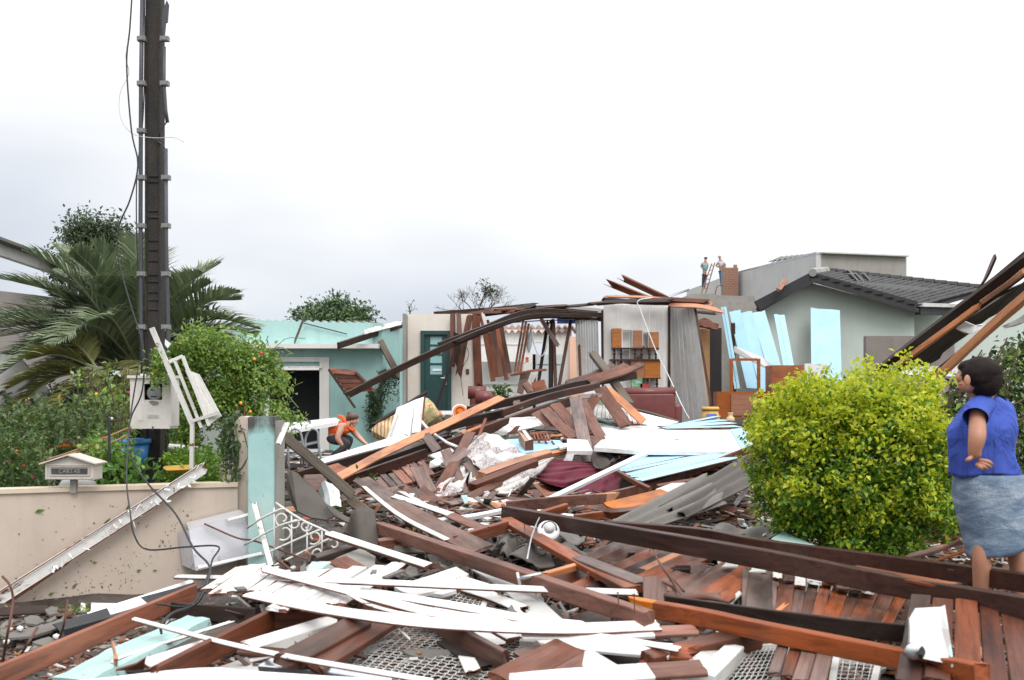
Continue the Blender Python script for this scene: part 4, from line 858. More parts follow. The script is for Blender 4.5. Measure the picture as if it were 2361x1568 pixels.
SL('torn flattened top piece of conduit right of the pole', [(384, 0, yq), (389, 10, yq), (386, 50, yq), (382, 52, yq), (378, 95, yq), (373, 60, yq), (374, 30, yq)], .02, bpy.data.materials['grey_pvc'], 'conduit_shard', 'pipe')
CLM = plain('clamp_grey', (.20, .20, .20), .5)
for py in (90, 193, 302, 410, 521, 632, 754):
    for px, lab in ((327, 'left'), (380, 'right')):
        if py == 302 and px == 380: continue
        o = MB().box((0, 0, 0), (.075, .05, .042)).box((0, -.028, 0), (.05, .008, .030)).build('conduit_clamp', CLM); o.location = W(px + (3 if px == 380 and py > 400 else 0), py, yq)
        tag(o, 'small metal clamp on the %s side of the pole, %s' % (lab, {90: 'uppermost one', 193: 'second from the top', 302: 'third from the top', 410: 'level with the cracked pole recess', 521: 'third above the meter box', 632: 'second above the meter box', 754: 'nearest above the meter box'}[py]), 'clamp', 'clamps along the utility pole')
bx = emp('meter_box', W(350, 930, 8.95), 'cream electricity meter box with a square window on the pole', 'meter box'); BXM = paint('cream_box_paint', (.66, .63, .60), under=(.3, .26, .22), wear=.70, dirtamt=.45); ym = 8.95
X0, X1, Z0, Z1 = YX(305, ym), YX(391, ym), zz(983, ym), zz(872, ym); wx0, wx1, wz0, wz1 = YX(333, ym), YX(375, ym), zz(922, ym), zz(885, ym); mb = MB()
for a_, b_, c_, d_ in ((X0, wx0, Z0, Z1), (wx1, X1, Z0, Z1), (wx0, wx1, Z0, wz0), (wx0, wx1, wz1, Z1)): mb.box(((a_ + b_) / 2, ym, (c_ + d_) / 2), (b_ - a_, .02, d_ - c_))
mb.box((X0 - .008, ym + .1, (Z0 + Z1) / 2), (.016, .22, Z1 - Z0)); mb.box((X1 + .008, ym + .1, (Z0 + Z1) / 2), (.016, .22, Z1 - Z0)); mb.box(((X0 + X1) / 2, ym + .1, Z1 + .012), (X1 - X0 + .07, .26, .024)); mb.box(((X0 + X1) / 2, ym + .1, Z0 - .01), (X1 - X0 + .01, .22, .02))
mb.build('case', BXM, bx); MB().box(((X0 + X1) / 2, ym + .2, (Z0 + Z1) / 2), (X1 - X0, .01, Z1 - Z0)).build('back_plate', DARK, bx)
GM = plain('meter_grey', (.25, .26, .27), .35); cx, cz = (wx0 + wx1) / 2, (wz0 + wz1) / 2 - .01
MB().tube([(cx, ym + .12, cz), (cx, ym + .02, cz), (cx, ym + .012, cz)], [.068, .066, .055], 24).build('meter', GM, bx, True)
MB().box((cx - .01, ym + .008, cz + .028), (.035, .006, .01)).build('meter_dial', DARK, bx); MB().box((cx, ym + .008, cz - .03), (.05, .006, .008)).build('meter_plate', DARK, bx)
slab('paint_patch', [Vector((cx + dx, ym - .0125, wz0 + dz_)) for dx, dz_ in ((-.04, -.012), (-.01, -.006), (.03, -.012), (.05, -.02), (.04, -.045), (.0, -.05), (-.02, -.035))], .002, plain('grey_patch', (.2, .2, .2), .6), parent=None)
pp = bpy.data.objects['paint_patch']; pp.parent = bx
slab('slot_cover', [Vector((X0 + .05 + dx, ym - .014, Z0 + .05 + dz_)) for dx, dz_ in ((0, 0), (.045, 0), (.045, .08), (.035, .105), (.01, .105), (0, .08))], .006, BXM, parent=None); bpy.data.objects['slot_cover'].parent = bx
for i in range(3): MB().box((cx + .0, ym - .014, Z0 + .10 - .012 * i), (.10, .006, .004)).build('vent_ridge', BXM, bx)
for px in (330, 384): MB().tube([W(px, 871, ym + .1), W(px, 862, ym + .1)], [.035, .022], 10).build('gland', BXM, bx, True)
MB().tube([(cx, ym - .02, Z0 - .0), (cx, ym - .02, Z0 - .03)], .007).build('latch', RST, bx); fixp(bx)
wire('grey cable hanging beside the pole down to the rubble', [(305, -20, 8.9), (299, 70, 8.9), (292, 150, 8.9), (303, 300, 8.9), (318, 380, 8.9), (300, 460, 8.9), (275, 520, 8.9), (272, 590, 8.9), (300, 700, 8.85), (330, 800, 8.8), (328, 900, 8.75), (303, 960, 8.7), (296, 1010, 8.6), (305, 1060, 8.3), (345, 1120, 8.1), (405, 1185, 7.8), (445, 1262, 7.4), (480, 1300, 7), (482, 1330, 6.6), (455, 1390, 6.2), (400, 1412, 6), (372, 1440, 5.7), (372, 1460, 5.5)], .0075, BLK, n=110)
wire('second dark cable curving over the cream wall and panel', [(318, 850, 8.7), (300, 970, 8.6), (292, 1100, 8.0), (300, 1180, 7.75), (310, 1235, 7.7), (340, 1267, 7.7), (430, 1261, 7.5), (503, 1260, 7.4), (490, 1290, 7.3), (478, 1330, 6.9), (440, 1395, 6.4), (360, 1392, 6.2)], .0065, BLK, n=80)
wire('thin white wire curling loose around the pole', [(298, 70, 8.9), (290, 130, 8.9), (297, 170, 9), (277, 215, 9), (278, 270, 9), (305, 308, 9), (355, 318, 9.1), (400, 317, 9.1), (425, 328, 9.1)], .003, GS, n=40)
wire('short black wires sticking out between the broken conduits', [(384, 282, yq), (370, 302, yq), (362, 322, yq), (378, 338, yq), (382, 352, yq)], .006, BLK, n=16)
wire('dark cable running straight behind the left conduit', [(334, -20, yq), (331, 250, yq), (315, 420, yq), (318, 640, yq), (326, 780, yq)], .006, BLK, n=30)
# ================================================================ house behind the palm at far left
fl = emp('pale_house', (YX(80, 19), 19, .3), 'pale rendered house with a white fascia behind the palm', 'house'); PLA = wall('pale_grey_pink', (.40, .36, .34), (.25, .22, .2), .5, .15)
slab('wall', [W(-260, 640, 17), W(250, 700, 22), W(250, 1060, 22), W(-260, 1060, 17)], .2, PLA).parent = fl
mb = MB(); mb.bar(W(-180, 510, 15.2), W(215, 648, 22), .12, .26); mb.build('fascia', GS, fl); mb = MB(); mb.bar(W(-180, 497, 15.2), W(215, 638, 22), .5, .05); mb.build('roof_edge', CEM, fl)
fixp(fl)
WTL = wall('weathered_white', (.45, .44, .44), (.3, .29, .28), .5, .15)
SL('slanting grey white sheet glimpsed through the palm fronds', [FE(110, 330, 14.5), FE(480, 440, 14.5), FE(450, 560, 14.5), FE(200, 430, 14.5)], .03, WTL, 'pale_sheet', 'sheet')
SL('big pale board standing among the plants behind the mailbox', [(140, 950, 11), (200, 950, 11), (270, 1000, 11), (265, 1110, 11), (150, 1110, 11)], .05, WTL, 'pale_board', 'board')
SL('pale sheet at the far left edge below the palm fronds', [(-20, 815, 12), (40, 820, 12), (110, 900, 12), (110, 960, 12), (-20, 960, 12)], .05, WTL, 'pale_sheet', 'sheet')
o = MB().box((YX(435, 16), 16.4, 1.1), (1.1, .2, 3.1)).build('garden_wall_piece', wall('pale_green_render', (.36, .40, .37), (.2, .2, .18), .4, .1)); tag(o, 'pale grey green wall behind the climbing rose', 'wall')
MB().box((YX(520, 9.6), 9.6, .5), (.22, .1, 1.0)).build('short_post', CREAM); tag(bpy.data.objects['short_post'], 'short cream wall stub below the climbing plant', 'wall')
_B = B
def B(label, pts, w, h, mat, nrm=25, rag=(.02, .02), name='wooden_board', cat='board', group=None, **k):
    f = 1 if 'pipe' in name else .74 if h > .04 else .86
    return _B(label, pts, w * f, h * (f if h > .04 else .7), mat, nrm, rag, name, cat, group, **k)
# ================================================================ rubble, foreground left
B('long reddish joist slanting in from the lower left corner', [FA(-60, 1560, .14), FA(1495, 895, .12)], .05, .15, RD, (0, 0), (.01, .03), 'floor_joist', 'joist')
B('dark cross joist joined to the long lower left joist', [FA(1230, 1015, .10), FB(20, 1075, .10)], .05, .13, DK, (0, 0), name='floor_joist', cat='joist')
B('second reddish joist right of the pale teal slab', [FA(1200, 1560, .14), FB(150, 1085, .14)], .05, .15, BR, (0, 0), name='floor_joist', cat='joist')
B('brown joist running level below the white plank panel', [FB(150, 1100, .12), FB(760, 1070, .10)], .05, .13, BR, (0, 0), name='floor_joist', cat='joist')
B('long thin white moulding crossing both joists at lower left', [FA(1035, 1095, .30), FB(0, 1335, .26), FB(1380, 1580, .28)], .035, .022, WH, 30, (.01, 0), 'white_moulding', 'moulding')
SL('pale teal painted concrete slab lying between the joists', [FA(400, 1545, .06), FA(700, 1568, .06), FA(1180, 1330, .06), FA(1620, 1090, .06), FA(1450, 1065, .06), FA(1320, 1120, .06), FA(1180, 1190, .06), FA(900, 1300, .06)], .09, TL, 'concrete_slab', 'slab', jag=.012)
SL('dark grey sheet lying right of the teal slab', [FA(920, 1480, .03), FA(1780, 1120, .05), FA(1972, 1140, .05), FA(1950, 1230, .04), FA(1150, 1490, .03)], .015, CEMD, 'dark_sheet', 'sheet', jag=.01)
B('thin white edge strip along the dark grey sheet', [FA(890, 1440, .06), FA(960, 1385, .07), FA(1780, 1120, .09)], .025, .02, WD, 30, (.02, .02), 'white_strip', 'strip')
B('dirty white board half buried at the bottom left', [FA(1100, 1455, .06), FA(1640, 1285, .08)], .10, .025, WD, 30, (.03, .03))
B('curled orange splinter standing in front of the teal slab', [FA(895, 1480, .04), FA(893, 1380, .12), FA(870, 1280, .2)], .025, .012, OR, 80, (.01, .02), 'curled_splinter', 'splinter')
SL('thin curved brown board end beside the orange splinter', [FA(900, 1480, .05), FA(1060, 1430, .09), FA(1130, 1385, .14), FA(1120, 1470, .05)], .012, BR, 'board_piece', 'board')
B('long white topped board lying against the foot of the wall', [FA(690, 1085, .06), FA(1130, 945, .12), FA(1495, 825, .16)], .10, .03, WH, (40, 20), (.01, .01))
B('black membrane strip lying along the white topped board', [FA(480, 1210, .03), FA(1060, 1030, .06), FA(1495, 900, .10)], .22, .02, BLK, (45, 20), (.05, .02), 'black_strip', 'strip')
SL('small lilac white plate lying by the wall foot', [FA(708, 968, .03), FA(1010, 975, .03), FA(940, 1043, .03), FA(700, 1045, .03)], .012, WP, 'white_plate', 'plate')
B('broad white board filling the bottom edge at left', [FA(560, 1640, .2), FA(1500, 1545, .22), FB(0, 1575, .24), FB(1000, 1640, .26)], .13, .025, WH, 25, (.02, .01), n=14)
B('round grey gutter lying under the bottom moulding', [FB(80, 1450, .12), FB(500, 1490, .12), FB(1050, 1580, .12)], .09, .05, MET, 20, name='metal_gutter', cat='gutter')
B('white painted pipe under the brown planks at left', [FA(1972 - 40, 1330 + 20, .05), FB(600, 1150, .08)], .10, .09, WD, 20, name='old_pipe', cat='pipe')
SL('large dull white sheet under the old pipe at left', [FA(1650, 1480, .02), FB(480, 1200, .05), FB(560, 1290, .05), FB(200, 1500, .03), FA(1700, 1568, .02)], .015, GS, 'white_sheet', 'sheet')
B('dark pipe parallel to the joist behind the teal slab', [FA(480, 1200, .05), FA(1300, 975, .06)], .05, .05, BLK, 0, name='dark_pipe', cat='pipe')
B('thin dark board on the ground at the far left', [FA(-10, 1040, .03), FA(350, 1020, .04)], .10, .02, DK, 30)
for lab, pl in [('round cement tile fragment by the wall foot', [(345, 1015), (400, 995), (450, 1010), (440, 1050), (380, 1062)]),
                ('oval cement tile fragment in the lower left rubble', [(185, 1085), (240, 1065), (300, 1070), (345, 1110), (290, 1135), (200, 1125)]),
                ('longest broken cement tile at the lower left', [(0, 1215), (150, 1180), (330, 1140), (490, 1085), (495, 1130), (400, 1180), (250, 1225), (60, 1240)]),
                ('tan cement fragment beside the oval one', [(350, 1110), (430, 1068), (440, 1085), (390, 1115)]),
                ('cracked grey fragment near the lower left sapling', [(0, 1175), (80, 1165), (70, 1200), (0, 1215)]),
                ('thin grey flake below the longest broken tile', [(250, 1270), (380, 1230), (470, 1275), (340, 1300)])]:
    SL(lab, [FA(x, y_, .045) for x, y_ in pl], .014, CEM, 'tile_fragment', 'tile', jag=.006)
for lab, a in [('small white chip among the lower left tiles', (150, 1160)), ('tiny white chip near the sapling stem', (45, 1262)), ('white chip lying by the broken grey tiles', (430, 1222))]:
    x, y_ = a; SL(lab, [FA(x - 22, y_, .07), FA(x + 5, y_ - 16, .07), FA(x + 32, y_ - 5, .07), FA(x + 12, y_ + 14, .07)], .012, WH, 'white_chip', 'chip')
for lab, pts in [('bare sapling rising at the left photo edge', [FA(10, 1480, .05), FA(60, 1200, 5.2), FA(100, 960, 5.3), (23, 1350, 5.3), FA(20, 765, 5.35)]),
                 ('thin bare twig leaning right of the sapling', [FA(440, 1300, .05), FA(490, 1150, 5.9), FA(525, 945, 5.95)]),
                 ('short twig standing among the lower left fragments', [FA(130, 1420, .05), FA(200, 1310, 5.3), FA(290, 1160, 5.4)])]:
    wire(lab, pts, .007, plain('twig_bark', (.12, .05, .035), .8) if 'twig_bark' not in bpy.data.materials else bpy.data.materials['twig_bark'], 'bare_sapling', 'twig')
# long fallen conduit/ladder leaning along the wall
cl = emp('fallen_cable_tray', FAc if False else wallpt(200, 1300), 'long dirty white cable tray with torn plastic fallen across the cream wall', 'cable tray')
pa, pb = wallpt(-30, 1398) - nn * .10, wallpt(468, 1080) - nn * .06; dirv = (pb - pa)
board('tray_side', [pa, pb], .085, .02, WD, nn * -1 + Vector((0, 0, .01)), (.02, .03), parent=cl); 
board('tray_rail', [pa + Vector((0, -.03, .06)), pb + Vector((0, -.03, .045))], .012, .012, WD, 0, parent=cl)
board('tray_rail', [pa + Vector((0, -.03, -.05)), pa.lerp(pb, .9) + Vector((0, -.03, -.05))], .02, .012, WD, 0, parent=cl)
board('tray_backing', [pa.lerp(pb, .05) + Vector((0, 0, -.05)), pa.lerp(pb, .32) + Vector((0, 0, -.035))], .05, .012, RD, nn * -1, (.04, .06), parent=cl)
rr = random.Random(8)
for i in range(46):
    t_ = rr.uniform(.3, 1.0); c = pa.lerp(pb, t_) + Vector((rr.uniform(-.02, .02), -.04, rr.uniform(-.07, .05))); L = rr.uniform(.015, .055)
    e = c + Vector((rr.uniform(-.6, 1), rr.uniform(-.3, 0), rr.uniform(-1, .2))).normalized() * L
    board('torn_plastic', [c, e], rr.uniform(.006, .018), .003, [WP, WD][i % 2], 70, (.005, .01), parent=cl, n=1)
# aluminium panel
al = emp('aluminium_cabinet', wallpt(490, 1245), 'dented aluminium cabinet hanging crooked against the wall by the pillar', 'cabinet')
def wp(x, y_, o_): p = FA(x, y_); return wallpt(p[0], p[1]) - nn * o_
m, t, b = newmat('dented_aluminium'); a_ = tnoise(t, 5, 4, .6); k_ = tnoise(t, 22, 5, .75); b.inputs['Metallic'].default_value = .45
c = tmix(t, M(t, 'MULTIPLY', tmap(t, k_, .56, .62), tmap(t, tnoise(t, 3, 2, .5), .48, .6)), (.62, .62, .66), (.36, .28, .25)); setin(t, b.inputs['Base Color'], c); b.inputs['Roughness'].default_value = .42; tbump(t, b, a_, .2, .02); ALU = m
Q = [wp(1500, 690, .22), wp(1935, 590, .16), wp(1880, 262, .12), wp(1450, 385, .16)]; n_ = 8; vs = []
for j in range(n_ + 1):
    for i in range(n_ + 1):
        u, v_ = i / n_, j / n_; p = Q[0].lerp(Q[1], u).lerp(Q[3].lerp(Q[2], u), v_); vs.append(p - nn * .012 * mn.noise(p * 6))
mk('front_face', vs, [(j * 9 + i, j * 9 + i + 1, (j + 1) * 9 + i + 1, (j + 1) * 9 + i) for j in range(8) for i in range(8)], ALU, al, smooth=True)
mk('left_side', [wp(1500, 690, .21), wp(1450, 385, .155), wp(1375, 425, .02), wp(1410, 675, .03)], [(0, 1, 2, 3)], ALU, al)
mk('top_side', [wp(1450, 385, .155), wp(1880, 262, .115), wp(1850, 245, .02), wp(1440, 345, .02)], [(0, 1, 2, 3)], ALU, al)
mk('bottom_flap', [wp(1500, 690, .2), wp(1935, 590, .15), wp(1900, 610, .03), wp(1450, 720, .03)], [(0, 1, 2, 3)], GS, al); fixp(al)
B('white metal strut across the top of the aluminium cabinet', [wp(1740, 310, .18), wp(1972, 245, .2)], .03, .012, IRN, 70, (.005, .005), 'iron_strut', 'strut')
B('white metal strut running from cabinet foot to the pillar', [wp(1510, 660, .25), wp(1990, 545, .3)], .03, .012, WH, 70, (.005, .02), 'iron_strut', 'strut')
wire('rusty rod slanting from the cabinet across the pillar', [wp(1565, 335, .2), wp(1800, 430, .3), FB(0, 490, 7.8), FB(250, 580, 7.7), FB(410, 635, 7.6)], .008, RST, 'rusty_rod', 'rod')
B('peeling white post leaning against the front of the pillar', [FB(130, 690, 7.6), FB(0, 210, 8.0)], .05, .035, WD, 85, (.01, .01), 'leaning_post', 'post')
# wrought iron gate leaf
ig = emp('wrought_iron_gate', W(660, 1240, 7.7), 'fallen white wrought iron gate leaf with scrolls beside the pillar', 'gate'); yg = 7.7
def g(x, y_, dy=0): q = FB(x, y_); return W(q[0], q[1], yg + dy)
for pts in ([g(-60, 390, .1), g(60, 310), g(200, 245), g(235, 245)], [g(-80, 520, .1), g(200, 370), g(370, 325)], [g(60, 600, .0), g(300, 490), g(520, 395)], [g(150, 680, -.1), g(360, 580), g(590, 465)], [g(165, 195, .1), g(250, 255), g(370, 330), g(500, 390), g(600, 440)]):
    MB().tube(catmull(pts, 10), .0085, 6).build('rail', IRN, ig, True)
for x, a, b_ in ((285, 280, 700), (405, 380, 680), (520, 410, 610), (150, 230, 640)): MB().tube([g(x, a), g(x, b_)], .007, 6).build('bar', IRN, ig, True)
def scroll(cx, cy, r0, turns, s=1, a0=0):
    P = [g(cx + s * r0 * (1 - .7 * k / 24) * math.cos(a0 + turns * 6.283 * k / 24), cy + r0 * (1 - .7 * k / 24) * math.sin(a0 + turns * 6.283 * k / 24)) for k in range(25)]
    MB().tube(P, .0075, 6).build('scroll', IRN, ig, True)
scroll(395, 375, 45, 1.3); scroll(460, 460, 60, 1.0, -1, 1); scroll(215, 320, 60, .9, 1, 2); scroll(310, 350, 50, .9, -1, 0); scroll(490, 590, 45, .9, 1, 3); scroll(230, 420, 70, .7, -1, 1); scroll(610, 520, 45, .8, 1, 4)
fixp(ig)
# dark corrugated sheets
y0 = 8.6
SL('big black upright sheet slumped behind the iron gate', [FK(205, 870, 9.4), FK(330, 920, 9.4), FK(480, 1050, 9.3), FK(600, 1180, 9.2), FK(680, 1300, 9.1), FK(775, 1445, 8.9), FK(690, 1500, 8.7), FK(500, 1470, 8.6), FK(330, 1390, 8.7), FK(255, 1270, 9.0), FK(190, 1060, 9.3)], .012, CEMD, 'black_sheet', 'sheet', jag=.008)
corr('curled dark sheet end standing under the olive beam', [(752, 1262, 8.0), (876, 1262, 7.8), (752, 1215, 8.1), (862, 1175, 8.0)], 1, -.09, .012, CEMD, 'curled_sheet', nu=24, jag=.06)
SL('dark narrow sheet standing right beside the pillar', [FB(185, 60, 8.7), FB(240, 200, 8.7), FB(240, 560, 8.5), FB(180, 600, 8.4)], .012, CEMD, 'dark_sheet', 'sheet', jag=.01)
SL('black sheet edge running from iron gate to olive beam', [FK(680, 1300, 9.0), FK(1030, 1500, 8.4), FK(1000, 1560, 8.2), FK(780, 1450, 8.6)], .012, CEMD, 'dark_sheet', 'sheet', jag=.01)
B('long olive brown beam sloping down right of the pillar', [FK(50, 380, 9.0), FK(600, 830, 9.2), FK(1010, 1200, 9.3)], .12, .05, OL, 62, (.02, .03), 'olive_beam', 'beam')
B('lower length of olive beam ending behind the curled sheet', [FK(900, 1190, 9.5), FK(1220, 1440, 9.0)], .11, .04, OL, 62, (.03, .03), 'olive_beam', 'beam')
B('shiny curved grey metal strip standing left of the rubble', [FK(680, 1050, 9.9), FK(720, 1180, 9.8), FK(740, 1340, 9.7)], .22, .01, MET, 80, (.12, .01), 'metal_strip', 'metal sheet', cup=-.03)
# white plank panels
panel('large white plank panel lying left in the foreground', [FB(-440, 888, .34), FB(250, 925, .30), FB(-150, 690, .34), FB(560, 745, .34)], 6, [WH, WH, WD], gap=.016, rag=.08, seed=21, name='white_plank_panel', cat='wall panel')
panel('second white plank panel with missing lath, centre left', [FB(60, 1035, .36), FB(720, 975, .32), FB(560, 740, .36), FB(1250, 640, .38)], 6, [WH, WD, GS], gap=.014, rag=.08, seed=22, name='white_plank_panel', cat='wall panel')
SL('white board piece with chipped corners right of the panels', [FB(1080, 845, .42), FB(1230, 795, .42), FB(1560, 690, .42), FB(1655, 745, .42), FB(1500, 850, .4), FB(1220, 915, .4)], .02, WH, 'white_board_piece', 'board', jag=.008)
SL('small white board tongue below the chipped piece', [FB(1330, 890, .36), FB(1540, 845, .38), FB(1560, 870, .38), FB(1450, 905, .36)], .02, WH, 'white_board_piece', 'board', jag=.006)
panel('short row of white planks ending over the mesh gate', [FB(1250, 1090, .28), FC(60, 1250, .26), FB(1500, 960, .3), FC(150, 1090, .3)], 3, WH, gap=.006, rag=.05, seed=23, name='white_plank_panel', cat='wall panel')
panel('three white planks hanging at lower centre', [FB(1900, 1340, .24), FC(150, 1215, .26), FB(1600, 1165, .3), FB(1972, 1120, .32)], 3, WH, gap=.006, rag=.04, seed=24, name='white_plank_panel', cat='wall panel')
for lab, pts in [('grey pebble like chip on the second white panel', [(895, 735), (910, 712), (945, 712), (940, 735)]), ('flat grey chip on the second white panel', [(985, 765), (1120, 710), (1172, 715), (1020, 770)]), ('grey chip on the large white panel', [(-160, 845), (-80, 840), (-60, 860), (-130, 865)])]:
    SL(lab, [FB(x, y_, .42) for x, y_ in pts], .012, CEM, 'tile_chip', 'chip')
# long white boards and mouldings
B('long curved white board from the iron gate to the centre', [FB(70, 705, .40), FB(420, 800, .46), FB(900, 925, .50), FB(1400, 1050, .48), FC(30, 1120, .46)], .085, .022, WH, 20, (.03, .01), n=24)
B('longest curved white board ending in a square cut at centre', [FB(-40, 900, .36), FB(450, 1005, .46), FB(950, 1080, .52), FB(1500, 1135, .54), FC(400, 1170, .54), FC(1150, 1145, .5)], .105, .022, WH, 20, (.02, .01), n=24)
B('white board emerging above the longest curved board', [FB(800, 870, .44), FB(1250, 945, .5), FB(1700, 1020, .52), FC(150, 1100, .5), FC(560, 1145, .5)], .08, .022, WH, 20, n=24)
B('thin white lath bowed between the two curved boards', [FB(730, 905, .5), FB(900, 990, .52), FB(1130, 1050, .52), FB(1350, 1075, .52)], .03, .015, WD, 20, n=16, name='white_lath', cat='lath')
B('straight white moulding spanning the whole centre of the rubble', [FA(1365, 768, .42), FB(600, 800, .56), FC(0, 858, .56), FC(985, 893, .48)], .05, .028, WH, 35, (.01, .005), 'white_moulding', 'moulding', n=16)
B('white moulding under the square cut with a bare brown end', [FC(100, 1215, .44), FC(700, 1215, .44), FC(1435, 1183, .40)], .10, .03, WH, 20, (.01, .01), 'white_moulding', 'moulding', n=18, tip=(RD, .22, True))
B('short white moulding with brown tips at lower centre', [FC(245, 1235, .40), FC(700, 1300, .38), FC(1420, 1360, .34)], .12, .03, WH, 25, (.03, .06), 'white_moulding', 'moulding', n=18, tip=(RD, .12, True))
B('white moulding piece lying over the brown tipped one', [FC(470, 1205, .46), FC(900, 1260, .44), FC(1325, 1335, .40)], .05, .022, WH, 25, (.01, .01), 'white_moulding', 'moulding')
B('white board at the bottom centre with reddish bare end', [FC(0, 1590, .34), FC(500, 1545, .36), FC(1500, 1475, .36)], .115, .03, WH, 25, (.01, .005), 'white_board', 'board', n=20, tip=(RD, .27, True))
B('bright white board with split end above the brown plank', [FB(570, 435, .52), FB(950, 560, .46), FB(1350, 690, .42)], .08, .04, WH, 25, (.015, .01))
B('pinkish brown plank under the bright split white board', [FB(640, 635, .22), FB(835, 745, .26)], .16, .02, RD, 30)
B('short dark beam lying before the iron gate', [FB(460, 640, .24), FB(760, 548, .24)], .10, .08, DK, 20, name='short_beam', cat='beam')
SL('torn grey brown sheet beneath the short dark beam', [FB(440, 720, .16), FB(700, 590, .2), FB(820, 545, .3), FB(935, 610, .26), FB(930, 690, .2), FB(800, 745, .16)], .015, CON, 'torn_sheet', 'sheet', jag=.01)
SL('pale teal plaster piece near the foot of the iron gate', [FB(395, 720, .18), FB(440, 650, .22), FB(590, 650, .24), FB(520, 700, .2)], .02, TL, 'plaster_piece', 'plaster', jag=.01)
# beams in the lower foreground
B('broad brown beam pair at lower left, upper member', [FB(260, 1425, .28), FB(820, 1120, .34)], .17, .06, BR, 35, (.02, .02), 'broad_beam', 'beam')
B('broad brown beam pair at lower left, lower member', [FB(420, 1470, .20), FB(1040, 1090, .30)], .20, .05, BR, 35, (.02, .02), 'broad_beam', 'beam')
B('orange brown stub passing under the white panels', [FB(870, 1030, .28), FB(1060, 985, .3)], .14, .05, RD, 30, name='beam_stub', cat='beam')
B('brown beam on edge running out below the curved boards', [FB(1430, 1140, .30), FB(1930, 1420, .26)], .05, .13, BR, (20, 30), name='brown_beam', cat='beam')
B('flat dark board lying beside the brown beam on edge', [FB(1490, 1255, .16), FB(1810, 1460, .14)], .13, .02, DK, 30)
B('small white board on the diamond mesh', [FB(1620, 1355, .14), FB(1690, 1500, .12)], .085, .02, WH, 30)
B('thin white sliver lying on the diamond mesh', [FB(1110, 1165, .14), FB(1205, 1255, .12)], .015, .008, WD, 30, (.02, .02), 'sliver', 'splinter')
SL('grey brown bowed sheet piece lying on the mesh', [FB(1130, 1330, .12), FB(1300, 1320, .14), (1059, 1499, .14), FB(1560, 1350, .13), FB(1430, 1395, .1), FB(1250, 1385, .1)], .012, CEM, 'sheet_piece', 'sheet', jag=.01)
SL('dark narrow tile piece lying on the left of the mesh', [FB(700, 1320, .12), FB(880, 1375, .12), FB(860, 1395, .12), FB(700, 1345, .12)], .012, DK, 'dark_sliver', 'splinter')
B('grey board at the mesh corner under the moulding', [FC(80, 1390, .18), FC(330, 1290, .2)], .12, .02, GB, 25)
B('broad brown plank sloping out of the bottom centre', [FC(-40, 1580, .26), FC(500, 1290, .32)], .19, .04, BR, 30, name='broad_plank', cat='plank')
B('reddish plank parallel to the broad one, bottom centre', [FC(180, 1590, .18), FC(620, 1340, .26)], .17, .04, BR, 30, name='broad_plank', cat='plank')
B('grey white plank lying between moulding and bottom board', [FC(490, 1330, .26), FC(810, 1530, .22)], .15, .02, GS, 30)
B('dark plank beneath the brown tipped moulding', [FC(700, 1390, .14), FC(1160, 1420, .16)], .2, .03, DK, 25)
B('thick orange brown beam at the lower right of centre', [FC(1080, 1440, .20), FC(1930, 1225, .24)], .13, .13, BR, 10, name='thick_beam', cat='beam')
B('brown plank end leaning below the thick beam', [FC(1010, 1530, .16), FC(1170, 1390, .2)], .12, .03, BR, 30)
B('left white pipe at the lower right of centre', [FC(1330, 1590, .12), FC(1590, 1390, .14)], .09, .085, WD, 20, (0, 0), 'white_pipe', 'pipe')
B('right white pipe at the lower right of centre', [FC(1500, 1590, .14), FC(1740, 1355, .16)], .085, .08, WD, 20, (0, 0), 'white_pipe', 'pipe')
B('short white pipe under the square cut white board', [FC(90, 1275, .16), FC(270, 1290, .16)], .08, .075, WD, 20, (0, 0), 'white_pipe', 'pipe')
B('upright grey brown block above the thick beam', [FC(1150, 1060, .26), FC(1155, 1155, .24)], .19, .03, GB, 50)
B('pinkish board end beside the mesh, centre', [FC(560, 1130, .2), FC(730, 1065, .22)], .16, .02, GB, 30)
B('long main reddish beam running through the centre rubble', [FB(955, 385, .50), FC(0, 735, .62), FC(1075, 1100, .60)], .10, .115, RD, 3, (.02, .01), 'main_beam', 'beam')
B('pale brown beam stub behind the main reddish beam', [FB(970, 512, .28), FB(1190, 490, .28)], .08, .09, RD, 10, name='beam_stub', cat='beam')
B('splintered yellow brown beam across the grey tiles', [FB(1560, 490, .44), FB(1940, 380, .46)], .06, .12, BR, 10, (.12, .02), 'split_beam', 'beam')
B('wide reddish beam descending from the grey tiles to centre', [FC(-30, 330, .50), FC(540, 650, .50), FC(960, 870, .46)], .14, .055, RD, 25, (.02, .01), 'wide_beam', 'beam')
B('second length of the wide beam with a square end', [FC(540, 640, .50), FC(1040, 840, .48)], .13, .07, GB, 25, (.01, .01), 'wide_beam', 'beam')
B('light tan batten meeting the wide reddish beam', [FC(265, 760, .40), FC(530, 685, .46)], .05, .055, OR, 15, (.04, .005), 'tan_batten', 'batten')
B('very long dark red beam crossing the right half', [FC(-20, 275, .58), FC(900, 440, .78), FC(1972, 630, .86), FD(1000, 830, 5.7), FD(2130, 1030, 4.8)], .10, .15, D3, 2, (.03, 0), 'long_beam', 'beam', n=20)
B('second long dark beam behind, ending at the right edge', [FC(750, 385, .66), FC(1500, 450, .74), FD(0, 540, .82), FD(1100, 680, 6.3), FD(2130, 830, 5.3)], .09, .13, D3, 2, (.03, 0), 'long_beam', 'beam', n=20)
B('warped thin board lying on the second long dark beam', [FD(700, 645, 7.0), FD(1300, 690, 6.2), FD(2100, 760, 5.4)], .12, .025, BR, 15, (.06, 0), 'warped_board', 'board')
B('bright reddish board piece lying on the very long beam', [FD(690, 705, 6.0), FD(1465, 845, 5.35)], .10, .03, RD, 20, (.02, .005), 'board_piece', 'board')
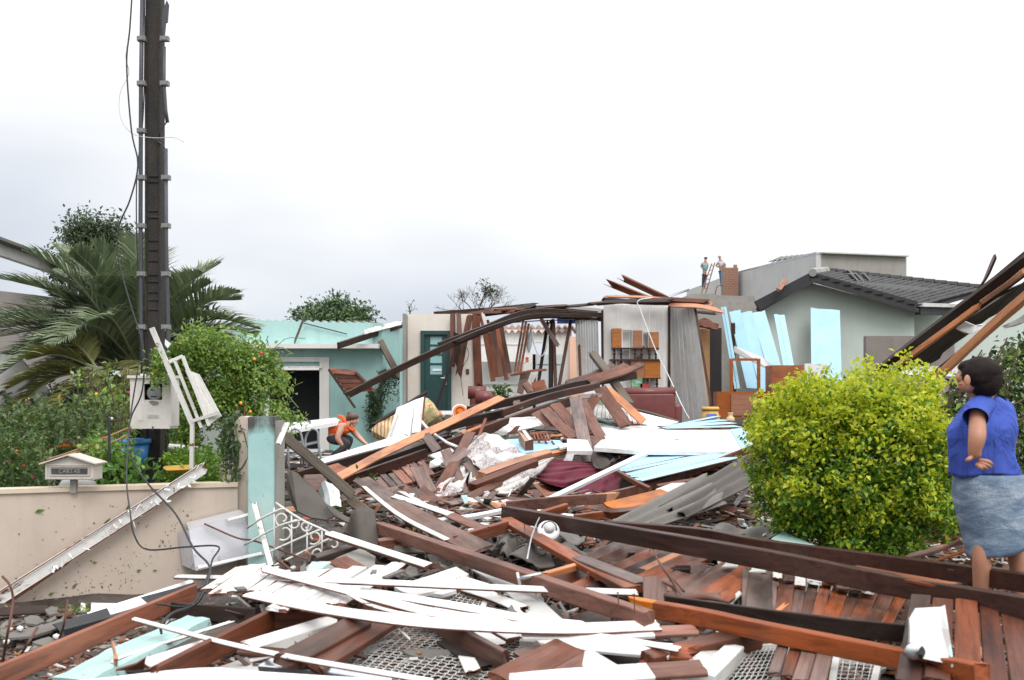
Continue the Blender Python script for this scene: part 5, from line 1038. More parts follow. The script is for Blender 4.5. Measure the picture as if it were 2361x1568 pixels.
B('front long reddish beam with a splintered orange left end', [FC(1000, 1000, .50), FC(1500, 1085, .52), FD(0, 1190, .50), FD(900, 1370, 4.5), FD(1680, 1530, 3.95)], .085, .115, RD, 3, (.06, .02), 'front_beam', 'beam', n=18, tip=(OR, .10, False))
B('thin black edged board behind the front reddish beam', [FC(1215, 975, .44), FC(1972, 1080, .46), FD(560, 1150, .46), FD(1110, 1210, .44)], .02, .13, DK, (20, 0), (.01, .04), 'dark_board', 'board', n=12)
B('broad upright board standing over the front beam end', [FC(1130, 975, .40), FC(1125, 785, .66)], .15, .02, GB, 62, (.02, .03), 'upright_board', 'board')
B('small dark block lying on the diagonal brown planks', [FC(1265, 715, .42), FC(1392, 712, .42)], .07, .05, DK, 20, name='small_block', cat='block')
B('broken beam with pale splintered end below the maroon cloth', [FC(-20, 225, .52), FC(400, 185, .56), FC(815, 155, .60)], .05, .13, BR, (10, 0), (.02, .10), 'broken_beam', 'beam', tip=(OR, .25, True))
B('long brown beam rising right toward the yellow green bush', [FC(720, 160, .56), FC(1250, 15, 12.0), FG(1900, 1235, 12.6)], .05, .12, BR, (12, 0), (.10, .03), 'rising_beam', 'beam', n=12)
B('brown strut running low right of the lamp holder', [FC(500, 320, .34), FC(1150, 235, .36)], .05, .10, RD, 10, name='low_strut', cat='strut')
B('orange brown strut leaning toward the broken beam', [FC(240, 290, .46), FC(440, 230, .5)], .06, .09, RD, 15, name='low_strut', cat='strut')
B('light orange sheet of wood below the maroon cloth', [FC(820, 240, .36), FC(1250, 130, .42)], .30, .02, OR, 30, (.06, .06), 'orange_board', 'board')
B('pinkish thin board before the orange sheet of wood', [FC(600, 225, .42), FC(840, 255, .42), FC(1160, 200, .44)], .08, .015, RD, 30, (.04, .04))
# diagonal brown planks in the centre
for i, (lab, a, b_, w_, m_) in enumerate([
    ('grey topped diagonal plank, upper left of its fan', (600, 655), (925, 498), .14, GB), ('diagonal plank dark along its lower side', (420, 810), (1060, 528), .16, BR), ('diagonal reddish plank with a knot, mid fan', (520, 870), (1200, 548), .13, RD),
    ('diagonal narrow dark plank, mid fan', (640, 870), (1300, 568), .10, DK), ('orange edged diagonal plank beside the dark one', (880, 790), (1330, 585), .07, OR), ('broad pink diagonal plank right of the fan', (950, 850), (1490, 588), .15, RD),
    ('short diagonal plank below the small dark block', (1180, 860), (1480, 672), .13, BR), ('diagonal plank leading to the bare branch', (1370, 905), (1790, 655), .16, GB), ('diagonal plank right of the bare branch', (1540, 950), (1940, 690), .17, RD), ('lower diagonal plank under the bare branch', (1210, 950), (1620, 960), .13, GB),
    ('diagonal plank end near the upright board', (880, 950), (1060, 850), .14, BR)]):
    B(lab, [FC(*a, .22 + .012 * i), FC(*b_, .22 + .012 * i)], w_ * 1.15, .02, m_, 32, (.03, .03), 'diagonal_plank', 'plank')
for lab, a in (('pale sheet strip lying over the right diagonal planks', (1640, 640)), ('second pale sheet strip beside the long dark beam', (1850, 680))):
    SL(lab, [FC(a[0], a[1] + 50, .45), FC(a[0] + 40, a[1], .45), FC(a[0] + 140, a[1] + 10, .45), FC(a[0] + 130, a[1] + 45, .45)], .01, WD, 'pale_strip', 'strip', jag=.006)
panel('wide panel of reddish wall planks in the right foreground', [FD(-170, 1085, .30), FD(960, 1185, .30), FD(-180, 715, .36), FD(1130, 900, .36)], 12, [RD, RD, BR, GB], gap=.003, rag=.04, seed=31, name='brown_plank_panel', th=.02, wj=.3)
panel('row of small plank ends showing behind the long beam', [FD(60, 800, .4), FD(860, 880, .4), FD(60, 735, .42), FD(860, 820, .42)], 8, [WD, GB, GS], gap=.008, rag=.05, seed=32, name='plank_ends')
panel('dark reddish plank panel in the lower right corner', [FD(1000, 1600, 4.0), FD(2380, 1600, 4.0), FD(1130, 920, 5.25), FD(2200, 1060, 5.0)], 6, [BR, RD, BR, D3], gap=.004, rag=.03, seed=33, name='brown_plank_panel', th=.022, wj=.15)
panel('broken brown planks stacked under the front beam', [FD(10, 1560, .16), FD(480, 1590, .16), FD(110, 1270, .3), FD(540, 1370, .3)], 4, [RD, BR, GB], gap=.01, rag=.08, seed=34, name='brown_plank_panel', th=.022, wj=.4)
B('pale vertical plank between the dark gap and panel', [FC(1930, 1050, .34), FC(1940, 740, .38)], .16, .02, GB, 40)
B('grey board beneath the bare branch, right', [FC(1640, 980, .2), FC(1740, 880, .24)], .12, .02, GS, 30)
B('orange splinter on the wide reddish panel', [FD(80, 1055, .44), FD(155, 990, .46)], .03, .02, OR, 30, (.02, .04), 'orange_splinter', 'splinter')
B('reddish batten along the lower edge of the wide panel', [FD(400, 1100, .42), FD(670, 1110, .42)], .04, .02, RD, 30, name='batten', cat='batten')
B('brown board crossing the lower right corner', [FD(1500, 1590, .38), FD(1880, 1520, .4)], .14, .03, BR, 30)
# white box in the right foreground
wb = emp('white_meter_housing', S(*FD(1280, 1230)[:2]), 'cracked white plastic housing with a metal clip at lower right', 'plastic box')
Pq = [P3(FD(*q)) for q in ((1125, 1380, 4.15), (1440, 1445, 4.10), (1370, 1160, 4.25), (1130, 1165, 4.25), (1170, 1010, 4.68), (1365, 1000, 4.68), (1110, 1370, 4.3), (1470, 1440, 4.25), (1430, 1180, 4.4), (1400, 985, 4.75))]
mk('housing_front', [Pq[0], Pq[1], Pq[2], Pq[3]], [(0, 1, 2, 3)], GS, wb); mk('housing_top', [Pq[3], Pq[2], Pq[5], Pq[4]], [(0, 1, 2, 3)], WP, wb); mk('housing_side', [Pq[1], Pq[7], Pq[8], Pq[9], Pq[5], Pq[2]], [(0, 1, 2, 3, 4, 5)], GS, wb)  # front shade is put into the colour: greyer than the white top
mk('housing_left', [Pq[0], Pq[3], Pq[4], P3(FD(1120, 1090, 4.5)), Pq[6]], [(0, 1, 2, 3, 4)], WP, wb); mk('housing_bottom', [Pq[0], Pq[6], Pq[7], Pq[1]], [(0, 1, 2, 3)], GS, wb)
MB().tube(catmull([P3(FD(1125, 1300, 4.13)), P3(FD(1190, 1300, 4.13)), P3(FD(1225, 1350, 4.1)), P3(FD(1210, 1385, 4.08))], 8), .012).build('metal_clip', DARK, wb)
MB().sphere(P3(FD(1165, 1345, 4.12)), .035, sc=(1.2, .5, 1)).build('chrome_knob', MET, wb, True); fixp(wb)
SL('pale teal shard beside the white plastic housing', [FD(1412, 1245, 4.4), FD(1440, 1250, 4.4), FD(1470, 1450, 4.05), FD(1450, 1450, 4.05)], .01, TL, 'teal_shard', 'shard')
# mesh gates
def mesh_gate(lab, c, nu, nv, lift, parent_frame=True, r=.0024):
    Q = [P3(q) for q in c]; ct = sum(Q, Vector()) / 4; rt = emp('wire_mesh_gate', ct, lab, 'mesh gate'); up = Vector((0, 0, 1))
    mb = MB()
    for k, (n1, n2) in enumerate(((nu, nv), (nv, nu))):
        for i in range(1, n1):
            P = []
            for j in range(n2 * 2 + 1):
                u, v_ = i / n1, j / (n2 * 2)
                a_ = (u, v_) if k == 0 else (v_, u)
                p = Q[0].lerp(Q[1], a_[0]).lerp(Q[2].lerp(Q[3], a_[0]), a_[1]); P.append(p + up * (.006 * (.5 if (j + i) % 2 else -.5) + .02 * mn.noise(p * 1.5)))
            mb.tube(P, r, 4, cap=False)
    o = mb.build('wire_mesh', IRN, rt); o['kind'] = 'stuff'
    for a_, b_ in ((0, 1), (0, 2), (1, 3), (2, 3)): MB().bar(Q[a_], Q[b_], .03, .03).build('frame_bar', IRN, rt)
    fixp(rt)
mesh_gate('large diamond wire mesh gate lying flat in the foreground', [FB(560, 1500, .07), FC(-50, 1760, .05), FB(1000, 1100, .10), FC(650, 1180, .10)], 22, 24, 0)
mesh_gate('wire mesh panel sticking out near the chipped white piece', [FB(1330, 1000, .2), FB(1750, 1060, .2), FB(1560, 860, .24), FB(1800, 930, .24)], 8, 8, 0, r=.003)
mesh_gate('wire mesh gate lying beside the two white pipes', [FC(1560, 1640, .06), FD(90, 1640, .06), FC(1840, 1330, .1), FD(180, 1300, .12)], 10, 12, 0)
mesh_gate('square wire grid lying under the front beam', [FD(520, 1640, .08), FD(840, 1640, .08), FD(560, 1400, .12), FD(890, 1430, .12)], 6, 8, 0)
# mid pieces between the beams
B('long grey white board lying under the main beam', [FB(1640, 640, .36), FB(1972, 830, .36), FC(330, 1130, .30)], .15, .022, GS, 30, (.06, .06), n=10)
B('dirty white narrow board above the mesh panel', [FM(200, 880, .36), FM(560, 1000, .34), FM(900, 1150, .3)], .085, .03, WD, 30, (.02, .06))
B('white board just under the straight moulding, centre', [FM(130, 790, .40), FM(520, 910, .38)], .09, .02, WH, 30)
B('dark orange edged board behind the dirty narrow board', [FM(150, 880, .3), FM(480, 1010, .28)], .06, .03, OR, 20, (.03, .03))
B('orange splinter leaning at the mesh edge, centre', [FM(940, 1000, .3), FM(1110, 1180, .28), FM(1270, 1290, .26)], .03, .02, OR, 40, (.03, .05), 'orange_splinter', 'splinter')
B('long grey brown board with a white edge, left of centre', [FK(1110, 1000, .66), FB(1200, 270, .60), FB(1760, 560, .5)], .20, .03, GB, 38, (.02, .01), 'edged_board', 'board')
B('white edge strip of the grey brown board, left of centre', [FK(1065, 1025, .64), FB(1100, 280, .56), FB(1500, 490, .48)], .05, .03, WD, 38, (.02, .01), 'white_edge', 'strip')
B('white lath running from lace cloth foot to the pink board', [FB(1080, 145, .66), FB(1300, 215, .62), FB(1545, 298, .58)], .07, .03, WH, 35, (.02, .01), 'white_lath', 'lath')
B('pink painted board continuing the white lath', [FB(1510, 290, .60), FB(1770, 400, .54)], .11, .022, RD, 35)
B('white tube lying level left of the long dark beam', [FB(1360, 345, .44), FB(1700, 300, .46), FC(0, 245, .46)], .055, .05, WP, 30, (0, 0), 'white_tube', 'tube')
B('white tube propped up in front of the maroon cloth', [FG(250, 1665, 10.5), FG(1050, 1283, 11.6)], .075, .06, WP, 30, (0, 0), 'white_tube', 'tube')
B('dark slate coloured board lying behind the main beam', [FB(1060, 560, .2), FB(1320, 560, .2)], .10, .03, CEMD, 25)
wire('white cable loop hanging at the split beam', [FM(370, 170, .5), FM(370, 230, .5), FM(265, 230, .52), FM(280, 330, .48), FM(330, 400, .46)], .008, WP, n=20)
wire('thin grey wire hanging over the wide reddish beam', [FM(1060, 90, .75), FM(1000, 220, .72), FM(960, 350, .7), FM(920, 560, .62)], .006, MET, n=20)
lh = emp('lamp_holder', S(*FM(1160, 250)[:2], .3), 'round white plastic lamp base lying on the grey tiles', 'lamp base'); c = S(*FM(1160, 250)[:2], .3); ax = Vector((.1, -.75, .6)).normalized()
MB().tube([c, c + ax * .02, c + ax * .035], [.085, .08, .06], 24).build('base_plate', WP, lh, True); MB().tube([c + ax * .03, c + ax * .075], [.04, .035], 16).build('socket', GS, lh, True)
MB().tube([c + ax * .034 + Vector((.055 * math.cos(a * .5236), 0, .055 * math.sin(a * .5236))) for a in range(12)], .006, 6, closed=True).build('rim', CEM, lh, True); fixp(lh)
bo = emp('carriage_bolt', P3(FM(800, 780, .66)), 'big steel bolt with nut sticking out of the main beam', 'bolt'); c = P3(FM(810, 785, .66))
MB().tube([c, c + Vector((.13, -.01, .03))], .011, 10).build('shank', MET, bo, True); MB().tube([c, c + Vector((.014, 0, .003))], .04, 6).build('nut', GS, bo); fixp(bo)
for i, (x, y_, h_) in enumerate(((845, 1010, .075), (970, 1055, .095), (120, 420, .05), (895 * .685, 780, .03))):
    c = P3(FC(x, y_, .72)); o = MB().tube([Vector(), Vector((-.004, 0, h_))], .003, 6).tube([Vector((-.004, 0, h_)), Vector((-.004, 0, h_ + .003))], .008, 8).build('bent_nail', RST); o.location = c
    tag(o, ['rusty nail standing near the end of the main beam', 'tallest rusty nail standing at the end of the main beam', 'rusty nail standing on the wide reddish beam', 'tiny nail poking from the middle of the main beam'][i], 'nail')
BR_ = bpy.data.materials['twig_bark']
br = emp('bare_branch', P3(FC(1300, 900, .6)), 'bare lichen covered branch lying on the diagonal planks', 'branch')
for pts, r in (([FC(1205, 910, .5), FC(1320, 940, .52), FC(1500, 925, .52), FC(1700, 965, .5)], [.012, .022, .018, .006]), ([FC(1310, 930, .54), FC(1280, 860, .6), FC(1180, 805, .66)], [.016, .01, .005]),
               ([FC(1320, 920, .54), FC(1260, 800, .72), FC(1150, 640, .86), FC(1090, 480, 7.9), FC(1095, 340, 8.1)], [.010, .008, .006, .004, .002]), ([FC(1350, 880, .56), FC(1270, 790, .6), FC(1240, 800, .6)], [.007, .005, .003]), ([FC(1060, 765, .5), FC(1110, 790, .5)], [.004, .003])):
    P = catmull([P3(p) for p in pts], 12); rs = list(np.interp(np.linspace(0, 1, len(P)), np.linspace(0, 1, len(r)), r)); MB().tube(P, rs, 6).build('limb', BR_, br, True)
fixp(br)
# ================================================================ grey roof sheets
corr('large grey corrugated sheet sloping up toward the bush', [FC(700, 385, .50), FC(1080, 395, .42), FC(1500, -30, 10.6), FC(1690, 195, 9.3)], 3, .022, .009, CEM, nv=14, jag=.03)
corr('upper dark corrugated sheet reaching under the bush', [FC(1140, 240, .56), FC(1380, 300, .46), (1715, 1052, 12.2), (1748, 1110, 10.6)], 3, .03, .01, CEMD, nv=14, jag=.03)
corr('broken grey sheet below the teal triangle by the bush', [FC(1560, 420, .22), FC(1972, 490, .22), FC(1580, 375, .3), FC(2190, 370, .34)], 2, .03, .01, CEM, jag=.04)
SL('pale mint triangular board lying below the bush', [FD(55, 470, .46), FD(150, 415, .5), FD(380, 520, .48), FD(605, 608, .44), FD(200, 560, .42)], .012, TL, 'mint_triangle', 'board')
B('brown weathered board end leaning left of the standing woman', [FD(1085, 620, 6.9), FD(1420, 540, 6.6), FD(1560, 480, 6.4)], .10, .03, GB, 30, (.02, .03))
B('light orange board leaning to the feet of the standing woman', [FD(1200, 690, 6.7), FD(1590, 555, 6.2)], .07, .02, OR, 40, (.02, .02))
SL('crumpled pale plastic scrap in the shade of the bush', [FD(1055, 430, 7.6), FD(1110, 405, 7.6), FD(1220, 415, 7.6), FD(1190, 460, 7.6), FD(1100, 470, 7.6)], .01, GS, 'plastic_scrap', 'scrap', jag=.006)
for i, (lab, q) in enumerate([
    ('grey curved tile shell, largest in the middle gap', [(640, 530), (1230, 650), (850, 440), (1180, 500)]), ('grey tile shell with a dark hollow end', [(1150, 330), (1560, 360), (1330, 240), (1590, 270)]),
    ('flat grey tile running behind the tan batten', [(1280, 520), (1760, 470), (1250, 430), (1700, 430)]), ('folded grey tile scrap in the middle gap', [(600, 520), (790, 500), (620, 450), (850, 430)]),
    ('grey tile scrap left in the middle gap', [(360, 400), (560, 410), (440, 340), (600, 330)]), ('grey tile slab behind the split beam', [(580, 400), (830, 420), (620, 300), (940, 310)]),
    ('curled grey tile left of the main beam foot', [(0, 600), (180, 650), (20, 500), (160, 560)]), ('grey tile with a bright lip under the main beam', [(240, 760), (360, 760), (250, 700), (400, 700)]),
    ('grey sheet piece next to the bolt', [(990, 1080), (1110, 1050), (1000, 990), (1180, 970)]), ('brown stained tile under the main beam', [(1130, 1050), (1400, 1200), (1140, 1040), (1420, 1150)]),
    ('dark grey tile flap above the mesh', [(480, 960), (660, 1010), (540, 900), (640, 910)]), ('grey tile wedge over the mesh, centre', [(660, 1200), (1020, 1270), (700, 1110), (900, 1170)]),
    ('narrow grey tile beside the thick orange brown beam', [(1130, 1130), (1350, 1210), (1150, 1060), (1440, 1160)]), ('grey tile shell left of the lamp base', [(800, 440), (1160, 480), (900, 420), (1150, 430)])]):
    corr(lab, [FM(x, y_, .18 + .02 * (i % 4)) for x, y_ in q], 1, .035, .009, CEM if i % 3 else CEMD, 'grey_tile_piece', 'tile', nu=12, nv=5, jag=.12, rough=.03)
for i, (lab, q) in enumerate([('narrow grey tile piece near the lower pipes', [(1360, 1270), (1560, 1150), (1600, 1170), (1500, 1230)]), ('small white scrap near the lower pipes', [(1580, 1165), (1640, 1160), (1650, 1185), (1600, 1195)]), ('grey slab beside the gravel gap on the right', [(1440, 700), (1560, 700), (1600, 760), (1500, 770)]), ('pale scrap resting on the second long beam', [(1620, 520), (1720, 525), (1780, 545), (1640, 545)])]):
    SL(lab, [FC(x, y_, .26) for x, y_ in q], .012, CEM if i != 1 else WH, 'grey_scrap', 'scrap', jag=.01)

B = _B
# ================================================================ middle of the wreckage
def D(f, pts): return [f(*p) for p in pts]
for lab, pts, w_, h_, m_, nr in [
    ('broad white plank beside the crouching woman, leading uphill', D(FK, [(640, 812, 14.2), (1200, 632, 15.2), (1680, 482, 16.2)]), .17, .03, WH, 62),
    ('dark rafter just below the broad white plank', D(FK, [(330, 960, 13.4), (1100, 735, 14.6), (1700, 580, 15.6)]), .06, .12, DK, 10),
    ('dark roof rafter ending in a square cut above the lace cloth', D(FL, [(-60, 430, 15.4), (400, 300, 16), (905, 185, 16.8)]), .10, .13, DK, 10),
    ('second dark rafter of the collapsed ridge, lower left', D(FK, [(800, 1010, 12.8), (1500, 760, 14.0), (2156, 520, 15.2)]), .07, .16, DK, 10),
    ('third dark rafter of the collapsed ridge with grey top edge', D(FK, [(1000, 900, 13.4), (1600, 700, 14.4), (2156, 470, 15.4)]), .09, .14, DK, 10),
    ('lowest dark red rafter of the collapsed ridge', D(FK, [(860, 1050, 12.6), (1900, 680, 14.2)]), .05, .12, D3, 10),
    ('reddish rafter running from lace cloth up to the ridge crest', [FK(2000, 640, 14.6), FL(1000, 280, 15.8), FL(1740, 40, 17.0)], .06, .15, D3, 10),
    ('long dark rafter forming the crest of the wreck', [FN(760, 1270, 16.2), FN(1500, 1110, 16.8), FG(500, 760, 17.2), FG(960, 682, 17.6)], .06, .13, DK, 12),
    ('dark red rafter just under the crest rafter', [FN(1100, 1300, 16.0), FG(300, 850, 16.6), FG(700, 760, 17.0)], .05, .11, D3, 12),
    ('brown rafter end fanned out left above the sofa', [FG(440, 745, 17.6), FG(620, 690, 17.8), FG(810, 608, 18.2)], .12, .05, GB, 40),
    ('reddish board end fanned out above the sofa, middle', [FG(560, 730, 17.4), FG(760, 670, 17.6), FG(900, 606, 18)], .14, .04, RD, 40),
    ('brown board end fanned out above the sofa, rightmost', [FG(620, 740, 17.2), FG(850, 670, 17.4), FG(1018, 600, 17.8)], .12, .04, BR, 40),
    ('thin brown laths lying on the crest by the white partition', [FG(440, 745, 18.2), FG(700, 665, 18.6)], .05, .03, RD, 30),
    ('dark broken post leaning over the crest toward the sofa', [FG(645, 520, 18.2), FG(780, 700, 17.6), FG(925, 910, 17.0)], .13, .10, OL, 60),
    ('bright orange plank climbing from the pillar to the potted plant', [FK(780, 1010, 11.9), FK(1450, 650, 13.4), FK(2156, 320, 14.7), FL(880, -5, 16.2)], .12, .03, OR, 62),
    ('second orange plank end low behind the metal strip', D(FK, [(570, 1135, 12.2), (690, 1075, 12.4)]), .13, .03, OR, 60),
    ('dark block standing on the orange plank', D(FL, [(215, 235, 15.2), (270, 320, 15.0)]), .10, .06, DK, 70),
    ('grey board leaning over the dark rafters', D(FK, [(1900, 450, 14.2), (2050, 650, 13.6)]), .13, .03, GB, 60),
    ('small grey board bridging two rafters near the crest', D(FL, [(1060, 40, 16.4), (1110, 140, 16.2)]), .12, .02, GB, 60),
    ('orange splintered batten standing up beside the lace cloth', D(FL, [(610, 460, 14.2), (685, 260, 14.4)]), .04, .03, RD, 80),
    ('splintered orange strip under the rafters, left of lace cloth', D(FL, [(400, 440, 14.5), (640, 345, 15.0)]), .05, .03, OR, 60),
    ('long reddish plank slanting down left of the lace cloth', D(FL, [(500, 425, 13.6), (330, 760, 12.6), (60, 1210, 11.6)]), .13, .025, BR, 70),
    ('pink brown splintered board crossing the reddish plank', D(FL, [(190, 830, 12.4), (460, 650, 12.8)]), .11, .02, GB, 60),
    ('grey plank standing on end left of the lace cloth', D(FL, [(190, 640, 13.0), (330, 950, 12.2), (430, 1230, 11.6)]), .13, .02, GB, 70),
    ('grey plank passing under the dark beam on the lace cloth', D(FL, [(480, 790, 12.5), (640, 1020, 12.0), (745, 1180, 11.5)]), .14, .02, GB, 66),
    ('orange topped beam lying across the lace cloth', D(FL, [(630, 960, 11.9), (1050, 810, 12.4), (1450, 690, 13.0)]), .10, .10, OR, 40),
    ('pale split end of the orange topped beam', D(FL, [(1440, 700, 13.0), (1690, 645, 13.4)]), .06, .05, OR, 40),
    ('dark beam with a rotten red end across the lace cloth', D(FL, [(520, 1095, 11.5), (900, 950, 11.9), (1275, 800, 12.3)]), .09, .09, BR, 30),
    ('brown board running down left under the lace cloth', D(FL, [(190, 1375, 10.9), (660, 1135, 11.5), (910, 1020, 11.9)]), .10, .025, BR, 50),
    ('white painted strip lying below the lace cloth', D(FL, [(410, 1252, 10.8), (960, 1335, 10.6)]), .07, .02, WH, 50),
    ('grey dark board crossing the brown plank panel foot', D(FK, [(1440, 1160, 11.6), (1870, 1055, 12.2)]), .11, .03, GB, 55),
    ('grey plank with orange splintered side above the cross board', D(FK, [(1800, 850, 12.3), (1960, 1160, 11.6)]), .16, .02, GB, 62),
    ('short grey plank hanging below the cross board', D(FK, [(1730, 1130, 11.5), (1840, 1290, 11.2)]), .14, .02, GB, 60),
    ('brown plank sloping right below the cross board', D(FK, [(1840, 1130, 11.5), (2150, 1380, 10.8)]), .13, .02, BR, 60),
    ('small brown plank standing under the olive beam', D(FK, [(1010, 1200, 11.0), (1140, 1110, 11.4)]), .07, .03, BR, 60),
    ('black dark slat lying low behind the curled sheet', D(FK, [(1290, 1385, 10.2), (1850, 1370, 10.3)]), .06, .03, DK, 30),
    ('pinkish board low behind the edged board', D(FK, [(1320, 1480, 9.9), (1560, 1400, 10.2)]), .07, .02, GB, 40),
    ('orange red small block behind the curled sheet', D(FK, [(1040, 1465, 9.6), (1150, 1460, 9.6)]), .08, .09, OR, 30),
    ('wide reddish fan plank, leftmost of the hanging group', D(FG, [(210, 965, 15.6), (345, 1065, 15.0)]), .20, .02, RD, 62),
    ('long fan plank running down left toward the toy bed', D(FG, [(270, 940, 15.5), (400, 1080, 14.7), (515, 1165, 14.2)]), .16, .02, RD, 62),
    ('fan plank curving down from the second rafter', D(FG, [(350, 905, 15.8), (470, 1040, 15.0), (560, 1150, 14.4)]), .17, .02, BR, 62),
    ('longest vertical plank in the middle of the fan', D(FG, [(505, 850, 15.6), (545, 1050, 14.6), (608, 1345, 13.4)]), .18, .02, GB, 68),
    ('fan plank right of the longest vertical one', D(FG, [(555, 870, 15.9), (640, 1050, 15.0), (725, 1195, 14.2)]), .16, .02, BR, 66),
    ('short grey plank with splintered foot at the right of the fan', D(FG, [(600, 1165, 14.3), (755, 1255, 14.0)]), .14, .02, GB, 60),
    ('broad dark plank leaning toward the striped white board', D(FG, [(700, 785, 16.4), (800, 930, 15.9), (895, 1070, 15.3)]), .20, .025, BR, 68),
    ('light orange plank, rightmost of the fan', D(FG, [(755, 790, 16.6), (880, 900, 16.1), (1030, 1042, 15.5)]), .13, .025, OR, 66),
    ('small upturned board crossing the top of the fan', D(FG, [(590, 960, 15.6), (665, 850, 15.9)]), .15, .02, RD, 66),
    ('thin flat board lying on top of the fan planks', D(FG, [(530, 850, 16), (700, 838, 16)]), .18, .02, GB, 20),
    ('broken dark orange post standing before the cupboard', D(FN, [(1345, 1010, 18.5), (1410, 1100, 18.3)]), .12, .10, BR, 70),
    ('torn pinkish board piece right of the broken post', D(FN, [(1420, 1060, 18.6), (1540, 1030, 18.6)]), .28, .02, RD, 75),
    ('dark brown board edge above the floral mattress', D(FF, [(915, 1060, 18.6), (1100, 950, 18.8), (1318, 815, 19)]), .05, .06, DK, 60),
    ('reddish board lying low among the dark rafters', D(FK, [(780, 930, 12.7), (950, 880, 13)]), .30, .02, RD, 62),
    ('reddish thin plank at the left foot of the rafters', D(FK, [(420, 1010, 11.8), (640, 1000, 12)]), .14, .02, GB, 60),
    ('brown jagged board below the reddish thin plank', D(FK, [(460, 1090, 11.4), (600, 1080, 11.6)]), .18, .03, BR, 60),
    ('dark brown batten behind the orange plank at left', D(FK, [(540, 1060, 12.2), (900, 960, 12.9)]), .05, .06, DK, 30)]:
    B(lab, pts, w_, h_, m_, nr, (.03, .04), {0: 'wooden_plank'}.get(0) if w_ > h_ * 2 else 'fallen_rafter', 'plank' if w_ > h_ * 2 else 'rafter', n=10)
panel('brown plank panel hanging below the ridge rafters, left', [FK(1400, 1170, 11.6), FK(2020, 920, 12.4), FK(1270, 1010, 12.4), FK(1880, 770, 13.2)], 7, [RD, BR, GB], gap=.015, rag=.08, seed=41, name='brown_plank_panel')
panel('lower row of dark plank ends beneath the left panel', [FK(1350, 1280, 11.2), FK(1600, 1240, 11.4), FK(1330, 1150, 11.6), FK(1580, 1110, 11.8)], 3, [RD, BR], gap=.015, rag=.08, seed=42, name='brown_plank_panel')
# white and blue sheets
SL('large white door like panel lying in the middle of the wreck', D(FG, [(650, 1235, 12.6), (705, 1180, 13.6), (1180, 1092, 15.4), (1710, 1095, 15.4), (1800, 1272, 12.9), (1000, 1262, 12.6)]), .05, WH, 'white_panel_board', 'door panel', jag=.003)
o = MB().sphere(W(*FG(1283, 1181)[:2], 14.0), .06, 12, 6, sc=(1, 1.2, .2)).build('dark_hole_cover', CEM, smooth=True); tag(o, 'grey oval cap lying on the large white door panel', 'cap')
SL('smaller white panel behind the large white one', D(FG, [(700, 1072, 15.9), (1040, 1070, 16), (1180, 1085, 15.6), (740, 1170, 14)]), .04, WH, 'white_panel_board', 'door panel')
panel('striped grey white board behind the light orange plank', D(FG, [(640, 1000, 16), (1060, 1062, 16), (660, 905, 17.6), (1000, 975, 17.8)]), 12, [WD, GS], gap=.01, rag=.02, seed=43, name='striped_board')
SL('white sheet between the striped board and the sofa', D(FG, [(840, 925, 18), (1300, 1040, 17), (1180, 1082, 16), (1040, 1070, 16)]), .02, WH, 'white_sheet', 'sheet')
B('dark slate coloured batten lying before the sofa', D(FG, [(820, 920, 18.2), (1060, 970, 17.8), (1310, 1045, 17.2)]), .05, .04, CEMD, 30, name='batten', cat='batten')
B('dark green batten crossing under the fan planks', D(FG, [(560, 1000, 16), (830, 1068, 15.6)]), .05, .04, GREEN, 30, name='batten', cat='batten')
panel('pale blue plank sheet lying right behind the white panel', D(FG, [(1180, 1088, 15.3), (1200, 1080, 15.9), (1790, 1085, 15.2), (1575, 998, 17.6)]), 4, BL, gap=.006, rag=.02, seed=44, name='blue_plank_sheet')
SL('pale blue sheet corner lying next to the bush', D(FG, [(1700, 1098, 15.2), (1800, 1085, 15.4), (1890, 1140, 14), (1890, 1225, 13), (1800, 1270, 12.8)]), .02, BL, 'blue_sheet', 'sheet')
panel('large pale blue plank sheet in front of the white panel', [FG(1010, 1500, 11.0), FG(800, 1405, 11.6), FG(1900, 1285, 12.7), FG(1480, 1268, 13.4)], 5, BL, gap=.006, rag=.02, seed=45, name='blue_plank_sheet')
SL('blue sheet shaded below the edge of the white panel', D(FG, [(800, 1400, 11.7), (1000, 1290, 12.9), (1500, 1270, 13.2), (1100, 1350, 12.2)]), .015, BL, 'blue_sheet', 'sheet')
B('brown batten along the near edge of the blue sheet', D(FG, [(800, 1412, 11.5), (960, 1500, 10.9), (1080, 1560, 10.6)]), .04, .05, BR, 30, name='batten', cat='batten')
B('dark batten along the bottom of the blue sheet', [FG(1130, 1540, 11), FG(1580, 1465, 11.6)], .05, .04, BR, 30, name='batten', cat='batten')
SL('broken window sash with white frame below the blue sheet', [FC(1130, 90, 10.4), FC(1330, 140, 10.0), FC(1470, 60, 11), FC(1300, 25, 11.4)], .03, WD, 'window_sash', 'window')
SL('dark pane lying in the broken window sash', [FC(1200, 88, 10.5), FC(1320, 118, 10.2), FC(1420, 68, 10.9), FC(1310, 42, 11.2)], .035, plain('dark_glass', (.05, .06, .06), .08), 'window_glass', 'glass')
SL('pale blue sheet under the toy bed beside the lace cloth', D(FL, [(940, 510, 13.8), (1090, 500, 14), (1600, 520, 14.2), (1680, 600, 13.6), (1150, 680, 12.8)]), .02, BL, 'blue_sheet', 'sheet')
SL('white box like board end left of the longest fan plank', [FG(445, 1170, 13.6), FG(600, 1180, 13.8), FG(640, 1265, 13), FG(445, 1262, 13)], .05, WH, 'white_board', 'board')
SL('thin white board pointing at the blue sheet under toy bed', [FG(370, 1215, 13.4), FG(520, 1190, 13.7), FG(530, 1212, 13.5), FG(390, 1240, 13.2)], .03, WH, 'white_board', 'board')
